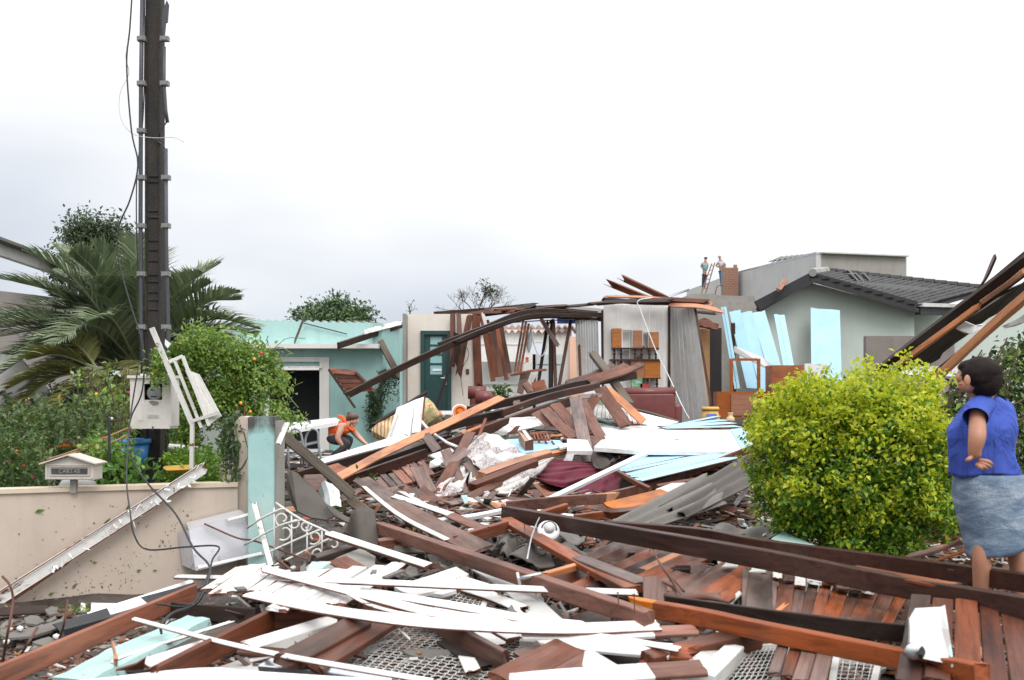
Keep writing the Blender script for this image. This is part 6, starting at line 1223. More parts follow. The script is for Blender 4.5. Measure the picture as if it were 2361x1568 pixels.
for i, (lab, f, q, m_, d_) in enumerate([
    ('torn white ceiling sheet left of the toy bed', FL, [(760, 440), (900, 360), (1110, 240), (1330, 250), (1400, 330), (1080, 400), (900, 450)], WD, (15, 14.2)),
    ('white sheet under the striped curtain of planks', FG, [(0, 1010), (200, 1000), (230, 1060), (60, 1140), (0, 1150)], WD, (15.2, 14.2)),
    ('red brown torn scrap on the white ceiling sheet', FL, [(940, 445), (1060, 345), (1115, 345), (1060, 440)], RD, (14.1, 14.1)),
    ('dark board strip put in for a white edged shadow gap above the toy bed', FL, [(1190, 380), (1240, 345), (1560, 350), (1600, 400)], DK, (14.8, 14.6)),  # dark piece added where shade fills a gap
    ('white flat board tucked under the reddish plank, left', FL, [(0, 780), (180, 700), (430, 690), (420, 740), (150, 810), (0, 850)], WH, (13.2, 12.6)),
    ('white sheet scrap just left of the grey standing plank', FL, [(0, 700), (120, 660), (260, 610), (300, 650), (100, 750)], WH, (13.8, 13.2)),
    ('small cream board piece on the maroon cloth edge', FL, [(1645, 770), (1680, 690), (1780, 690), (1750, 775)], WH, (12.7, 12.7)),
    ('grey rag heap on the maroon cloth beside the long plank', FL, [(2010, 660), (2156, 690), (2230, 800), (2150, 880), (2040, 860), (1980, 760)], CEMD, (12.8, 12.5)),
    ('white sheet fragment below the lace cloth, left', FL, [(300, 1385), (520, 1320), (500, 1370), (400, 1400)], WH, (10.7, 10.6)),
    ('white board scrap between the low beams, left', FL, [(1170, 1370), (1250, 1360), (1470, 1385), (1430, 1420)], WH, (10.2, 10.1)),
    ('white board scrap between the low beams, right', FL, [(1540, 1465), (1680, 1415), (1890, 1450), (1700, 1490)], WH, (9.9, 9.8)),
    ('white curved fragment below the level white tube', FL, [(640, 1470), (700, 1455), (860, 1455), (850, 1485), (700, 1495)], WH, (9.7, 9.6)),
    ('white fragment beside the pinkish splinters', FL, [(540, 1540), (740, 1530), (720, 1580), (600, 1570)], WH, (9.2, 9.2)),
    ('bright torn foil scrap behind the curled sheet', FK, [(1120, 1290), (1280, 1300), (1220, 1340), (1130, 1320)], WP, (10.8, 10.7)),
    ('white board leaning over the iron bars, right of the foil', FK, [(1080, 1260), (1300, 1270), (1290, 1290), (1090, 1280)], WD, (11, 11)),
    ('white scrap on the corrugated sheet foot', FC, [(750, 320), (840, 322), (830, 345), (760, 345)], WH, (9.0, 8.9)),
    ('white board scrap near the rusty wire', FC, [(350, 310), (420, 275), (575, 295), (500, 318), (380, 318)], WH, (9.4, 9.3)),
    ('white board scrap left of the near one', FC, [(105, 245), (150, 235), (310, 265), (240, 285)], WH, (9.7, 9.6))]):
    q2 = [f(x, y_, d_[0] if y_ < sum(p[1] for p in q) / len(q) else d_[1]) for x, y_ in q]
    SL(lab, q2, .02, m_, 'torn_sheet' if i < 3 else 'board_scrap', 'scrap', jag=.01)
wire('white flexible pipe drooping over the dark rafters', [FK(1860, 290, 15.5), FK(1960, 400, 15), FK(2156, 540, 14.2), FL(200, 545, 13.8), FL(335, 600, 13.4)], .02, WP, 'flexible_pipe', 'pipe')
wire('cream cord hanging below the lace cloth', D(FL, [(1000, 1120, 11.6), (980, 1190, 11.4), (920, 1260, 11.2), (870, 1300, 11)]), .008, WD)
# toy bed / small wooden box with railings
tb = emp('wooden_crate_box', W(*FL(1170, 640)[:2], 13.0), 'small wooden drawer box with a white stripe standing on end', 'drawer'); PN = wood('pine_box', (.42, .25, .14), (.3, .16, .08), stain=(.2, .1, .05), grey=.05, vary=.05)
q = [FL(1090, 410, 13.6), FL(1190, 395, 13.7), FL(1275, 505, 13.1), FL(1172, 535, 13.0), FL(1090, 530, 13.6), FL(1275, 640, 13.1), FL(1172, 655, 13.0)]; q = [P3(a) for a in q]
mk('box_top', [q[0], q[1], q[2], q[3]], [(3, 2, 1, 0)], PN, tb); mk('box_side', [q[0], q[3], q[6], q[4]], [(0, 1, 2, 3)], PN, tb); mk('box_front', [q[3], q[2], q[5], q[6]], [(0, 1, 2, 3)], D2, tb); mk('box_back', [q[1], q[0], q[4], q[5], q[2]], [(0, 1, 2, 3, 4)], D2, tb)
e_ = (q[1] - q[0]); mk('white_stripe', [q[0] + e_ * .45 + Vector((0, 0, .004)), q[0] + e_ * .8 + Vector((0, 0, .004)), q[3] + (q[2] - q[3]) * .8 + Vector((0, 0, .004)), q[3] + (q[2] - q[3]) * .45 + Vector((0, 0, .004))], [(0, 1, 2, 3)], WH, tb); fixp(tb)
tr_ = emp('crib_railing', W(*FL(1400, 560)[:2], 13.6), 'orange wooden cot railing lying beside the drawer box', 'railing')
for a, b_ in (((1240, 440), (1440, 420)), ((1250, 470), (1470, 495)), ((1280, 518), (1475, 515)), ((1270, 575), (1510, 560)), ((1270, 610), (1600, 597))): MB().bar(W(*FL(*a)[:2], 13.7), W(*FL(*b_)[:2], 13.9), .03, .03).build('rail', RD, tr_)
for x0_ in range(5): MB().bar(W(*FL(1270 + 42 * x0_, 440)[:2], 13.75), W(*FL(1300 + 42 * x0_, 515)[:2], 13.65), .02, .02).build('spindle', RD, tr_)
for x0_ in range(3): MB().bar(W(*FL(1340 + 80 * x0_, 530)[:2], 13.75), W(*FL(1370 + 90 * x0_, 605)[:2], 13.65), .02, .02).build('spindle', RD, tr_)
fixp(tr_)
# cloths
def cloth(lab, out, mat, folds, amp, name='cloth', cat='cloth', fd=(1, 0), n=34, sub=1):
    """draped cloth: out is a grid of control points (rows) in 3D, wrinkled"""
    rows = [[P3(p) for p in r] for r in out]; nr, nc = len(rows), len(rows[0]); V = []; m_ = n; k_ = n
    def cr(P, t):
        t = t * (len(P) - 1); i = min(int(t), len(P) - 2); t -= i; a, b, c, d = P[max(i - 1, 0)], P[i], P[i + 1], P[min(i + 2, len(P) - 1)]
        return .5 * ((2 * b) + (c - a) * t + (2 * a - 5 * b + 4 * c - d) * t * t + (3 * b - a - 3 * c + d) * t ** 3)
    for j in range(m_ + 1):
        rr_ = [cr([rows[a][b] for a in range(nr)], j / m_) for b in range(nc)]
        for i in range(k_ + 1):
            u, v_ = i / k_, j / m_; p = cr(rr_, u); f = math.sin((u * fd[0] + v_ * fd[1]) * folds * 6.283 + 3 * mn.noise(Vector((u * 2, v_ * 2, folds))))
            p = p + Vector((0, -1, .5)) * amp * (f * (.4 + .6 * abs(mn.noise(Vector((u * 3, v_ * 3, 1))) * 2))) + Vector((.2, -.6, .5)) * amp * .5 * mn.noise(Vector((u * 9, v_ * 9, 4)))
            V.append(p)
    w_ = k_ + 1; c = V[len(V) // 2].copy(); Fc = [(j * w_ + i, j * w_ + i + 1, (j + 1) * w_ + i + 1, (j + 1) * w_ + i) for j in range(m_) for i in range(k_)]
    o = mk(name, [v - c for v in V], Fc, mat, smooth=True); o.location = c; s_ = o.modifiers.new('s', 'SOLIDIFY'); s_.thickness = .006; subd(o, 1); return tag(o, lab, cat)
m, t, b = newmat('lace_fabric'); vz = N(t, 'ShaderNodeTexVoronoi', feature='DISTANCE_TO_EDGE'); vz.inputs['Scale'].default_value = 24; tcn = N(t, 'ShaderNodeTexCoord'); t.links.new(tcn.outputs['Object'], vz.inputs['Vector'])
f_ = tnoise(t, 3, 3, .6); c = tmix(t, tmap(t, vz.outputs[0], .05, .11), (.20, .16, .18), (.50, .47, .46)); c = tmix(t, tmap(t, f_, .48, .53), c, (.56, .53, .51)); setin(t, b.inputs['Base Color'], c); b.inputs['Roughness'].default_value = .95; tbump(t, b, vz.outputs[0], .1, .004); LACE = m
MARO = plain('maroon_velvet', (.115, .012, .028), .85, n=.3, scale=4)
cloth('crumpled white lace curtain draped over the wreck', [D(FL, [(555, 475, 13.1), (700, 435, 13.4), (870, 480, 13.5), (1010, 570, 13.3), (1190, 690, 12.9)]), D(FL, [(450, 660, 12.8), (620, 640, 12.9), (830, 680, 12.9), (1000, 740, 12.7), (1180, 770, 12.6)]), D(FL, [(520, 790, 12.4), (650, 900, 12.1), (820, 870, 12.3), (980, 860, 12.3), (1150, 800, 12.4)])], LACE, 5, .045, 'lace_curtain', 'curtain', (1, .5))
cloth('lower end of the lace curtain hanging under the dark beam', [D(FL, [(760, 1060, 11.9), (950, 960, 12.1), (1200, 840, 12.3), (1400, 760, 12.6), (1540, 725, 12.8)]), D(FL, [(760, 1120, 11.7), (950, 1060, 11.8), (1150, 980, 12), (1330, 880, 12.3), (1480, 780, 12.6)]), D(FL, [(800, 1195, 11.5), (940, 1195, 11.6), (1080, 1120, 11.7), (1290, 970, 12.1), (1430, 840, 12.5)])], LACE, 2.2, .035, 'lace_curtain', 'curtain', (.2, 1.5))
cloth('left part of the lace curtain bunched behind the grey planks', [D(FL, [(280, 810, 12.8), (380, 830, 12.6), (490, 790, 12.6)]), D(FL, [(250, 930, 12.3), (340, 980, 12.2), (480, 930, 12.3)]), D(FL, [(60, 1150, 11.7), (230, 1060, 11.9), (420, 1080, 11.9)]), D(FL, [(50, 1240, 11.4), (230, 1245, 11.4), (400, 1150, 11.6)])], LACE, 2, .05, 'lace_curtain', 'curtain', (.6, 1))
cloth('lace curtain strip hanging between grey plank and brown board', [D(FL, [(500, 880, 12.4), (600, 980, 12.2)]), D(FL, [(480, 1050, 11.9), (620, 1080, 11.8)]), D(FL, [(560, 1270, 11.2), (760, 1190, 11.4)])], LACE, 1.5, .03, 'lace_curtain', 'curtain')
cloth('large maroon velvet curtain sagging in the wreck', [D(FL, [(1480, 770, 13), (1700, 780, 13), (1900, 795, 13), (2050, 810, 13.1), (2240, 800, 13.1)]), D(FL, [(1380, 900, 12.6), (1600, 900, 12.3), (1800, 880, 12.5), (2000, 880, 12.6), (2200, 900, 12.7)]), D(FL, [(1290, 1000, 12.3), (1480, 1060, 12), (1640, 1090, 11.9), (1800, 1060, 12.1), (2000, 980, 12.3)])], MARO, 3.4, .035, 'maroon_curtain', 'curtain', (.3, 1.3))
cloth('lower maroon curtain fold behind the white tube', [D(FL, [(2000, 900, 12.8), (2200, 860, 12.8), (2360, 960, 12.6)]), D(FL, [(1780, 1100, 12.2), (2100, 1030, 12.2), (2350, 1120, 12)]), D(FL, [(1870, 1220, 11.8), (2100, 1230, 11.8), (2420, 1230, 11.6)])], MARO, 3, .035, 'maroon_curtain', 'curtain', (1, .4))
cloth('narrow maroon curtain strip behind the grey standing planks', [D(FL, [(470, 870, 12.7), (500, 880, 12.6)]), D(FL, [(400, 1050, 12.2), (500, 1060, 12.2)]), D(FL, [(240, 1270, 11.6), (370, 1260, 11.5)])], MARO, 1, .03, 'maroon_curtain', 'curtain')
cloth('purple brown rag hanging behind the curtains', [[FG(640, 1230, 13.2), FG(780, 1260, 13.2), FG(860, 1270, 13)], [FG(660, 1330, 12.8), FG(760, 1360, 12.6), FG(830, 1330, 12.6)]], plain('purple_grey_rag', (.12, .09, .10), .9), 2, .04, 'dark_rag', 'rag')
# floral mattress, cushions, fan, leaning white boards
m, t, b = newmat('floral_fabric'); f_ = tnoise(t, 5, 4, .7, dist=1.0); g_ = tnoise(t, 8, 4, .6, dist=2); c = tmix(t, tmap(t, g_, .50, .56), (.50, .42, .24), (.28, .30, .12)); c = tmix(t, tmap(t, f_, .54, .58), c, (.45, .10, .05)); setin(t, b.inputs['Base Color'], c); b.inputs['Roughness'].default_value = .9; FLO = m
m, t, b = newmat('mattress_zigzag'); wv = N(t, 'ShaderNodeTexWave'); wv.inputs['Scale'].default_value = 5; wv.inputs['Distortion'].default_value = 3; tcn = N(t, 'ShaderNodeTexCoord'); t.links.new(tcn.outputs['Object'], wv.inputs['Vector']); c = tmix(t, tmap(t, wv.outputs['Fac'], .55, .75), (.66, .55, .36), (.48, .22, .09)); setin(t, b.inputs['Base Color'], c); b.inputs['Roughness'].default_value = .9; MAT = m
def pillow(lab, quad, Y0, Y1, th, mat, name, cat):
    q = [P3((*quad[i][:2], (Y0, Y0, Y1, Y1)[i])) for i in range(4)]; nv = (q[1] - q[0]).cross(q[3] - q[0]).normalized(); nv = -nv if nv.y > 0 else nv; V = []; n_ = 10
    for s_ in (1, -1):
        for j in range(n_ + 1):
            for i in range(n_ + 1):
                u, v_ = i / n_, j / n_; e = (1 - (2 * u - 1) ** 6) * (1 - (2 * v_ - 1) ** 6); V.append(q[0].lerp(q[1], u).lerp(q[3].lerp(q[2], u), v_) + nv * th * .5 * s_ * max(0, e) ** .5)
    w_ = n_ + 1; F_ = [(j * w_ + i, j * w_ + i + 1, (j + 1) * w_ + i + 1, (j + 1) * w_ + i) for j in range(n_) for i in range(n_)]; F_ += [tuple(a + w_ * w_ for a in f)[::-1] for f in F_]; c = sum(q, Vector()) / 4
    o = mk(name, [v - c for v in V], F_, mat, smooth=True); o.location = c; return tag(o, lab, cat)
pillow('zigzag patterned mattress slumped against the teal wall foot', [FF(1030, 1180), FF(885, 1100), FF(1080, 975), FF(1100, 1060)], 18.6, 19.2, .35, MAT, 'old_mattress', 'mattress')
pillow('flowered sofa cushion leaning behind the white boards', [FF(1285, 1090), FF(1425, 985), FF(1375, 895), FF(1305, 890)], 18.2, 18.6, .45, FLO, 'flowered_cushion', 'cushion')
SL('white door board leaning upright beside the flowered cushion', [FF(1030, 1190, 17.2), FF(1190, 1165, 17.2), FF(1235, 870, 17.8), FF(1095, 930, 17.8)], .03, WH, 'leaning_white_board', 'board', jag=.006)
SL('tall white board standing against the flowered cushion', [FF(1208, 1125, 17.3), FF(1275, 1118, 17.3), FF(1310, 845, 17.8), FF(1235, 870, 17.8)], .03, WH, 'leaning_white_board', 'board')
B('grey blue edge strip of the leaning white door board', [FF(1020, 1190, 17.1), FF(1095, 970, 17.6)], .05, .03, GS, 80, name='edge_strip', cat='strip')
B('brown batten at the right edge of the tall white board', [FF(1285, 1090, 17.2), FF(1308, 850, 17.6)], .03, .03, RD, 80, name='edge_batten', cat='batten')
fn = emp('orange_fan', W(*FF(1580, 965)[:2], 18.4), 'round orange and white fan ring lying before the armchairs', 'fan'); c = W(*FF(1580, 965)[:2], 18.4); ax = Vector((.15, -.9, .35)).normalized(); ux = ax.orthogonal().normalized(); uy = ax.cross(ux)
ring = lambda r: [c + (ux * math.cos(k * .3927) + uy * math.sin(k * .3927)) * r for k in range(16)]
MB().tube(ring(.135), .014, 6, closed=True).build('white_ring', WP, fn, True); MB().tube(ring(.105), .026, 6, closed=True).build('orange_ring', plain('orange_plastic', (.75, .16, .03), .35), fn, True)
MB().tube([c, c - ax * .03], [.085, .08], 16).build('fan_cover', OR, fn, True); MB().bar(c - Vector((.1, -.05, .1)), c + Vector((.22, -.05, -.1)), .03, .02).build('stand_leg', WP, fn); MB().bar(c + Vector((.05, -.05, -.02)), c + Vector((.2, -.05, -.13)), .03, .02).build('stand_leg', WP, fn); fixp(fn)
SL('grey plastic tray lying below the green door', [FF(1415, 955, 19.5), FF(1520, 955, 19.5), FF(1520, 985, 19), FF(1430, 985, 19)], .05, GS, 'plastic_tray', 'tray')
pillow('small yellow orange cloth bundle beside the flowered cushion', [FF(1405, 1000), FF(1450, 995), FF(1435, 965), FF(1410, 960)], 18.4, 18.5, .08, OR, 'yellow_bundle', 'bundle')
SL('blue and white box lying on the rafters near the armchair', [FF(1755, 985, 18), FF(1830, 975, 18), FF(1850, 925, 18.2), FF(1770, 935, 18.2)], .12, paint('blue_white_print', (.75, .76, .78), under=(.05, .2, .5), wear=.55, dirtamt=.1, wscale=9), 'printed_box', 'box')
vs_ = emp('cream_vase', W(*FG(1700, 1040)[:2], 17.6), 'small cream ceramic vase standing on the blue sheet', 'vase'); y_ = 17.6; x_ = YX(FG(1700, 0)[0], y_); zb_ = zz(FG(0, 1045)[1], y_)
MB().tube([(x_, y_, zb_ + h) for h in (0, .03, .08, .11, .14, .16, .165)], [.05, .075, .065, .035, .04, .05, .045], 16).build('vase_body', plain('cream_ceramic', (.62, .48, .25), .3), vs_, True); fixp(vs_)
bk = emp('yellow_stool', W(*FG(1545, 985)[:2], 18.2), 'yellow topped stool with a blue painted side near the cabinet', 'stool'); y_ = 18.2; x_ = YX(FG(1545, 0)[0], y_); z1 = zz(FG(0, 938)[1], y_)
MB().tube([(x_, y_, z1 + .03), (x_, y_, z1), (x_, y_, z1 - .03)], [.14, .16, .15], 18).build('stool_seat', plain('yellow_wood', (.62, .36, .08), .4), bk, True)
MB().tube([(x_, y_, z1 - .03), (x_, y_, z1 - .28)], [.13, .2], 14).build('stool_body', plain('yellow_wood_side', (.55, .32, .08), .5), bk, True); MB().box((x_ - .01, y_ - .17, z1 - .15), (.17, .03, .12)).build('blue_paint_side', plain('blue_paint_patch', (.12, .2, .55), .4), bk); fixp(bk)
SL('dark table top seen under the glass cabinet frame', [(1700, 905, 21.2), (1750, 908, 21.2), (1745, 896, 21.8), (1703, 893, 21.8)], .03, DK, 'table_top_board', 'board')
# table and chairs at the left
tbk = emp('white_table', W(*FF(420, 1060)[:2], 17), 'long white table board lying across grey metal chairs', 'table top'); 
slab('table_board', [FF(190, 1085, 16.2), FF(250, 1050, 16.9), FF(620, 1008, 17.6), FF(660, 1030, 17), FF(640, 1040, 16.8), FF(225, 1112, 16.0)], .06, WP, jag=0).parent = tbk; fixp(tbk)
def chair(lab, xs_, y0_, yy_):
    r = emp('metal_chair', W(*FF(xs_[1], 1330)[:2], yy_), lab, 'chair'); g_ = plain('grey_chair_paint', (.30, .32, .33), .4, .3) if 'grey_chair_paint' not in bpy.data.materials else bpy.data.materials['grey_chair_paint']
    f = lambda x, y_, dy=0: W(*FF(x, y_)[:2], yy_ + dy)
    a, b_ = xs_
    MB().tube(catmull([f(a, 1420), f(a - 5, 1300), f(a - 10, 1180), f(a + 15, 1115), f(a + 50, 1095), f(a + 85, 1120), f(b_, 1200), f(b_ + 20, 1320), f(b_ + 60, 1370)], 24), .018, 8).build('back_frame', g_, r, True)
    for y_ in (1215, 1300): MB().bar(f(a - 5, y_), f(b_ - 5, y_ - 20), .03, .04).build('cross_bar', g_, r)
    MB().box(f((a + b_) / 2, 1260, .2), (.36, .36, .03)).build('seat', WP, r)
    for k_, dy in ((a - 30, .35), (b_ - 20, .35)): MB().tube([f(k_ + 15, 1250, dy), f(k_, 1400, dy)], .016, 8).build('leg', g_, r, True)
    fixp(r)
chair('left grey metal chair under the white table board', (265, 370), 0, 16.0); chair('right grey metal chair beside the crouching woman', (400, 490), 0, 16.4)
# little leafy plants
LG = leafm('dark_leaf', [(.03, .07, .02), (.06, .13, .03), (.10, .19, .05)])
def plant(lab, cx, cy, Y, r, n, sz, name='leafy_plant', stems=5):
    root = emp(name, W(cx, cy, Y) - Vector((0, 0, r)), lab, 'plant'); c = W(cx, cy, Y)
    for i in range(stems):
        e = c + Vector((rng.uniform(-r, r), rng.uniform(-r, r) * .6, rng.uniform(.0, r))); MB().tube([c - Vector((0, 0, r)), c.lerp(e, .5), e], .006, 5).build('stem', LF1, root)
    p = np.array([tuple(c)]) + rng.normal(size=(n, 3)) * r * .5; o = leaves('foliage', p, sz, LG, root); fixp(root)
plant('potted green plant behind the orange plank near armchair', 1155, 908, 18.6, .17, 110, .10); plant('green sprig lying left of the blue printed box', 1122, 947, 17.6, .13, 60, .07)
plant('small green sprig poking up in front of shiny metal strip', 788, 1168, 10.6, .20, 130, .07); plant('green sprig with yellow leaves on the edged board end', 845, 1112, 11.6, .13, 60, .07); plant('tiny green sprig lying over the main beam end', 950, 1205, 8.6, .07, 24, .05)
plant('green leaves sprouting beside the lower olive beam', 1000, 1268, 8.2, .06, 40, .04)
# doorway objects
# ================================================================ vegetation
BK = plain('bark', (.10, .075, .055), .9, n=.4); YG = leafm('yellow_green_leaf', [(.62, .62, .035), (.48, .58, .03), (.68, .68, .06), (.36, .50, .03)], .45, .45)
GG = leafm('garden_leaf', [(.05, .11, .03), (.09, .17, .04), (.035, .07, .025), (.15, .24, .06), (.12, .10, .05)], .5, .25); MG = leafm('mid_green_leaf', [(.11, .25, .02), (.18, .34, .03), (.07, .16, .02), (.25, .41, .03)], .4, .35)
ROSE = leafm('rose_leaf', [(.12, .24, .05), (.22, .36, .06), (.34, .44, .09), (.08, .18, .05)], .35, .35); OLT = leafm('dull_green_leaf', [(.05, .08, .045), (.08, .12, .06), (.12, .16, .09)], .5, .25)
# clipped bush
bu = emp('golden_bush', W(1975, 1290, 7.7), 'dense rounded yellow green bush beside the standing woman', 'bush'); c0 = W(1972, 1068, 7.75); BX, BY, BZ = .77, .66, .70
P, MI = [], []
for i in range(4400):
    d = rng.normal(size=3); d /= np.linalg.norm(d); d = np.sign(d) * np.abs(d) ** .72; d /= np.linalg.norm(d) ** .8
    dv = Vector(d); lump = 1 + .30 * mn.noise(dv * 2.8 + Vector((3, 1, 2))) + .12 * mn.noise(dv * 7)
    dep = 1 - abs(rng.normal()) * .13; x, y, z = c0.x + d[0] * BX * lump * dep, c0.y + d[1] * BY * lump * dep, c0.z + d[2] * BZ * lump * dep
    if d[2] > .1: z += .05 * max(0, mn.noise(Vector((x * 7, y * 7, 9)))) * 2
    k = 8 if dep > .8 else 5
    pts = np.array([[x, y, z]]) + rng.normal(size=(k, 3)) * .022
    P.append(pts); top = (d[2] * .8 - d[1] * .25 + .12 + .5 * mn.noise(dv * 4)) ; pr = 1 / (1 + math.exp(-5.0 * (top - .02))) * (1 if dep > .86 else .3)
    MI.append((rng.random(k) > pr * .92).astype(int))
for (px, py, h_, n_) in ((2090, 850, .22, 60), (2140, 862, .14, 36), (2060, 862, .12, 36), (1930, 880, .10, 30), (1850, 900, .1, 30), (1790, 925, .08, 30), (2180, 870, .10, 30)):
    b0 = W(px, py, 7.6); t_ = rng.random(n_)
    P.append(np.array([tuple(b0)]) + np.stack([rng.normal(size=n_) * .045, rng.normal(size=n_) * .05, -h_ * .8 + t_ * h_ * 1.4], 1)); MI.append((rng.random(n_) > .85).astype(int))
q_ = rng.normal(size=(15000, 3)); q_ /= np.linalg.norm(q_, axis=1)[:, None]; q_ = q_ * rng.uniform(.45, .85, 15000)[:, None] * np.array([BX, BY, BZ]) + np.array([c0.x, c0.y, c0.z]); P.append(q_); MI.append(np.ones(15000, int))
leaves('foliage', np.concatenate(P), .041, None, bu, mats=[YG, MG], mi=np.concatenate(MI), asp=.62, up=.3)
for i in range(14):
    a = rng.uniform(0, 6.28); e = c0 + Vector((math.cos(a) * .45, math.sin(a) * .4, rng.uniform(-.2, .4))); b0 = Vector((c0.x + math.cos(a) * .1, c0.y + math.sin(a) * .1, .25)); MB().tube([b0, b0.lerp(e, .5) + Vector((0, 0, .1)), e], [.02, .014, .006], 6).build('stem', BK, bu)
fixp(bu)
# palm
pm = emp('palm_tree', (YX(320, 12.6), 12.6, .1), 'grey green feather palm with arching fronds behind the utility pole', 'palm tree'); cr = W(322, 850, 12.6)
PLM = leafm('palm_leaflet', [(.13, .18, .10), (.21, .26, .14), (.08, .12, .065), (.32, .36, .22)], .45, .2); PLY = leafm('palm_leaflet_yellow', [(.16, .17, .05), (.22, .2, .06), (.10, .12, .05)], .45, .2)
PST = plain('palm_stalk', (.22, .24, .12), .6); bt = Vector((cr.x, cr.y, .1)); MB().tube([bt, bt.lerp(cr, .5), cr - Vector((0, 0, .05))], [.28, .24, .2], 12).build('trunk', plain('palm_trunk', (.06, .045, .035), .95, n=.5, scale=20), pm)
def frond(tip, Y, arch, L=.5, base=None, mat=None, nl=46, root=None):
    b0 = (base or cr).copy(); t = W(*tip, Y); mid = b0.lerp(t, .55) + Vector((0, 0, arch)); st = catmull([b0, mid, t], 24); root = root or pm
    vs, fs = [], []; N_ = len(st)
    for s_ in (-1, 1):
        for i in range(nl):
            u = .14 + .86 * i / nl; k = u * (N_ - 1); a = int(min(k, N_ - 2)); p = st[a].lerp(st[a + 1], k - a); tg = (st[a + 1] - st[a]).normalized()
            side = tg.cross(Vector((0, 0, 1))); side = side.normalized() if side.length > .05 else Vector((1, 0, 0)); upv = side.cross(tg)
            l = L * (math.sin(math.pi * min(1, .12 + u * .9)) ** .6) * random.uniform(.8, 1.1); d = (tg * (.75 + .2 * u) + side * s_ * .9 + upv * random.uniform(.25, .6)).normalized(); e = p + d * l - Vector((0, 0, l * l * .35)); m_ = p + d * l * .5 + upv * .01
            w_ = (tg - d * tg.dot(d)).normalized() * .013; q = len(vs); vs += [p - w_, p + w_, m_ + w_ * .9, m_ - w_ * .9, e]; fs += [(q, q + 1, q + 2, q + 3), (q + 3, q + 2, q + 4)]
    o = mk('frond', vs, fs, mat or PLM, root); MB().tube(st, list(np.linspace(.018, .004, N_)), 5).build('stalk', PST, o); return o
for i, (tx, ty, Y, ar) in enumerate([(50, 575, 12.2, .35), (-10, 640, 12.8, .35), (-60, 760, 12.2, .4), (-30, 880, 11.6, .45), (120, 560, 13, .2), (165, 570, 11.8, .3), (250, 590, 13.2, .1), (300, 600, 12, .15), (210, 640, 11.4, .35), (420, 640, 13, .2), (490, 650, 12.4, .25), (560, 690, 12.8, .35), (605, 760, 12.3, .4), (590, 830, 12.6, .45), (530, 730, 11.8, .3), (60, 700, 13.4, .3), (120, 800, 11.2, .45), (200, 740, 11, .35), (450, 800, 11.5, .3), (30, 960, 12, .5)] + [(322 + math.cos(a_) * r_, 830 - math.sin(a_) * r_ * .95, 12.6 + random.uniform(-1.2, 1), .3) for a_, r_ in [(random.uniform(-.5, 3.7), random.uniform(190, 330)) for _ in range(30)] + [(random.uniform(2.0, 3.3), random.uniform(230, 390)) for _ in range(16)]]): frond((tx, ty), Y, ar * .8, .50)
c2 = W(225, 850, 11.4)
for tx, ty, Y, ar in [(10, 900, 11, .1), (20, 960, 11.2, .15), (60, 830, 11.2, .1), (100, 1000, 11, .1), (150, 780, 11.6, .05), (330, 900, 11, .1), (290, 1000, 11, .12)]: frond((tx, ty), Y, ar, .40, c2, PLY, 40)
fixp(pm)
# trees behind
def tree(lab, blobs, Y, n, sz, mat, name='leafy_tree', base=None, limbs=8, cat='tree'):
    """blobs: (px, py, rx, ry) in the photo"""
    c = W(blobs[0][0], blobs[0][1], Y); root = emp(name, (c.x, Y, .1), lab, cat); P = []
    tot = sum(b[2] * b[3] for b in blobs); top = Vector((c.x, Y, .1)); MB().tube([top, Vector((c.x + .1, Y, c.z * .5)), c], [.22, .15, .07], 8).build('trunk', BK, root)
    for bx_, by_, rx, ry in blobs:
        k = int(n * rx * ry / tot); b0 = W(bx_, by_, Y); sx_, sz_ = rx / 2400 * Y, ry / 2400 * Y
        cl = max(4, k // 14)
        for _ in range(cl):
            d = rng.normal(size=3); d /= np.linalg.norm(d); r = rng.uniform(.35, 1.05); q = np.array([b0.x + d[0] * sx_ * r, b0.y + d[1] * sx_ * r, b0.z + d[2] * sz_ * r]); P.append(q + rng.normal(size=(14, 3)) * sz * 1.3)
            if rng.random() < .12: MB().tube([c.lerp(b0, .3), b0.lerp(Vector(q), .5), Vector(q)], [.04, .02, .008], 5).build('limb', BK, root)
    leaves('crown', np.concatenate(P), sz, mat, root); fixp(root); return root
tree('small feathery tree rising behind the palm', [(195, 540, 50, 45), (265, 545, 35, 40), (215, 600, 90, 40), (290, 610, 40, 45), (180, 640, 60, 40)], 20, 9000, .085, OLT)
tree('broad leafed tree showing over the scalloped teal roof', [(775, 715, 20, 24), (735, 726, 30, 14), (822, 730, 32, 12), (697, 733, 16, 8), (775, 745, 86, 12)], 34, 5200, .15, leafm('mango_leaf', [(.06, .11, .05), (.10, .17, .07), (.14, .21, .09)], .4, .25))
bt_ = emp('bare_tree', W(1100, 760, 34), 'nearly leafless tree with thin twigs behind the broken eave', 'tree'); rr = random.Random(12)
def twig(p, d, L, r, lv):
    e = p + d * L; mid = p.lerp(e, .5) + Vector((rr.uniform(-1, 1), rr.uniform(-1, 1), rr.uniform(-.3, .6))) * L * .08; TW.tube([p, mid, e], [r, r * .8, r * .6], 4, cap=False)
    if lv == 0: ENDS.append(e); return
    for _ in range(3 if lv > 1 else 2): twig(e if rr.random() < .7 else mid, (d + Vector((rr.uniform(-.9, .9), rr.uniform(-.7, .7), rr.uniform(-.35, .55)))).normalized(), L * rr.uniform(.55, .8), r * .62, lv - 1)
TW = MB(); ENDS = []
for px in (1020, 1075, 1110, 1150, 1180): twig(W(1100, 740, 34), (W(px, 690, 34) - W(1100, 740, 34)).normalized(), .50, .03, 5)
TW.build('branches', BK, bt_); e_ = np.array([tuple(p) for p in ENDS if W(1095, 0, 34).x < p.x < W(1150, 0, 34).x]); leaves('foliage', e_[::2], .10, OLT, bt_); fixp(bt_)
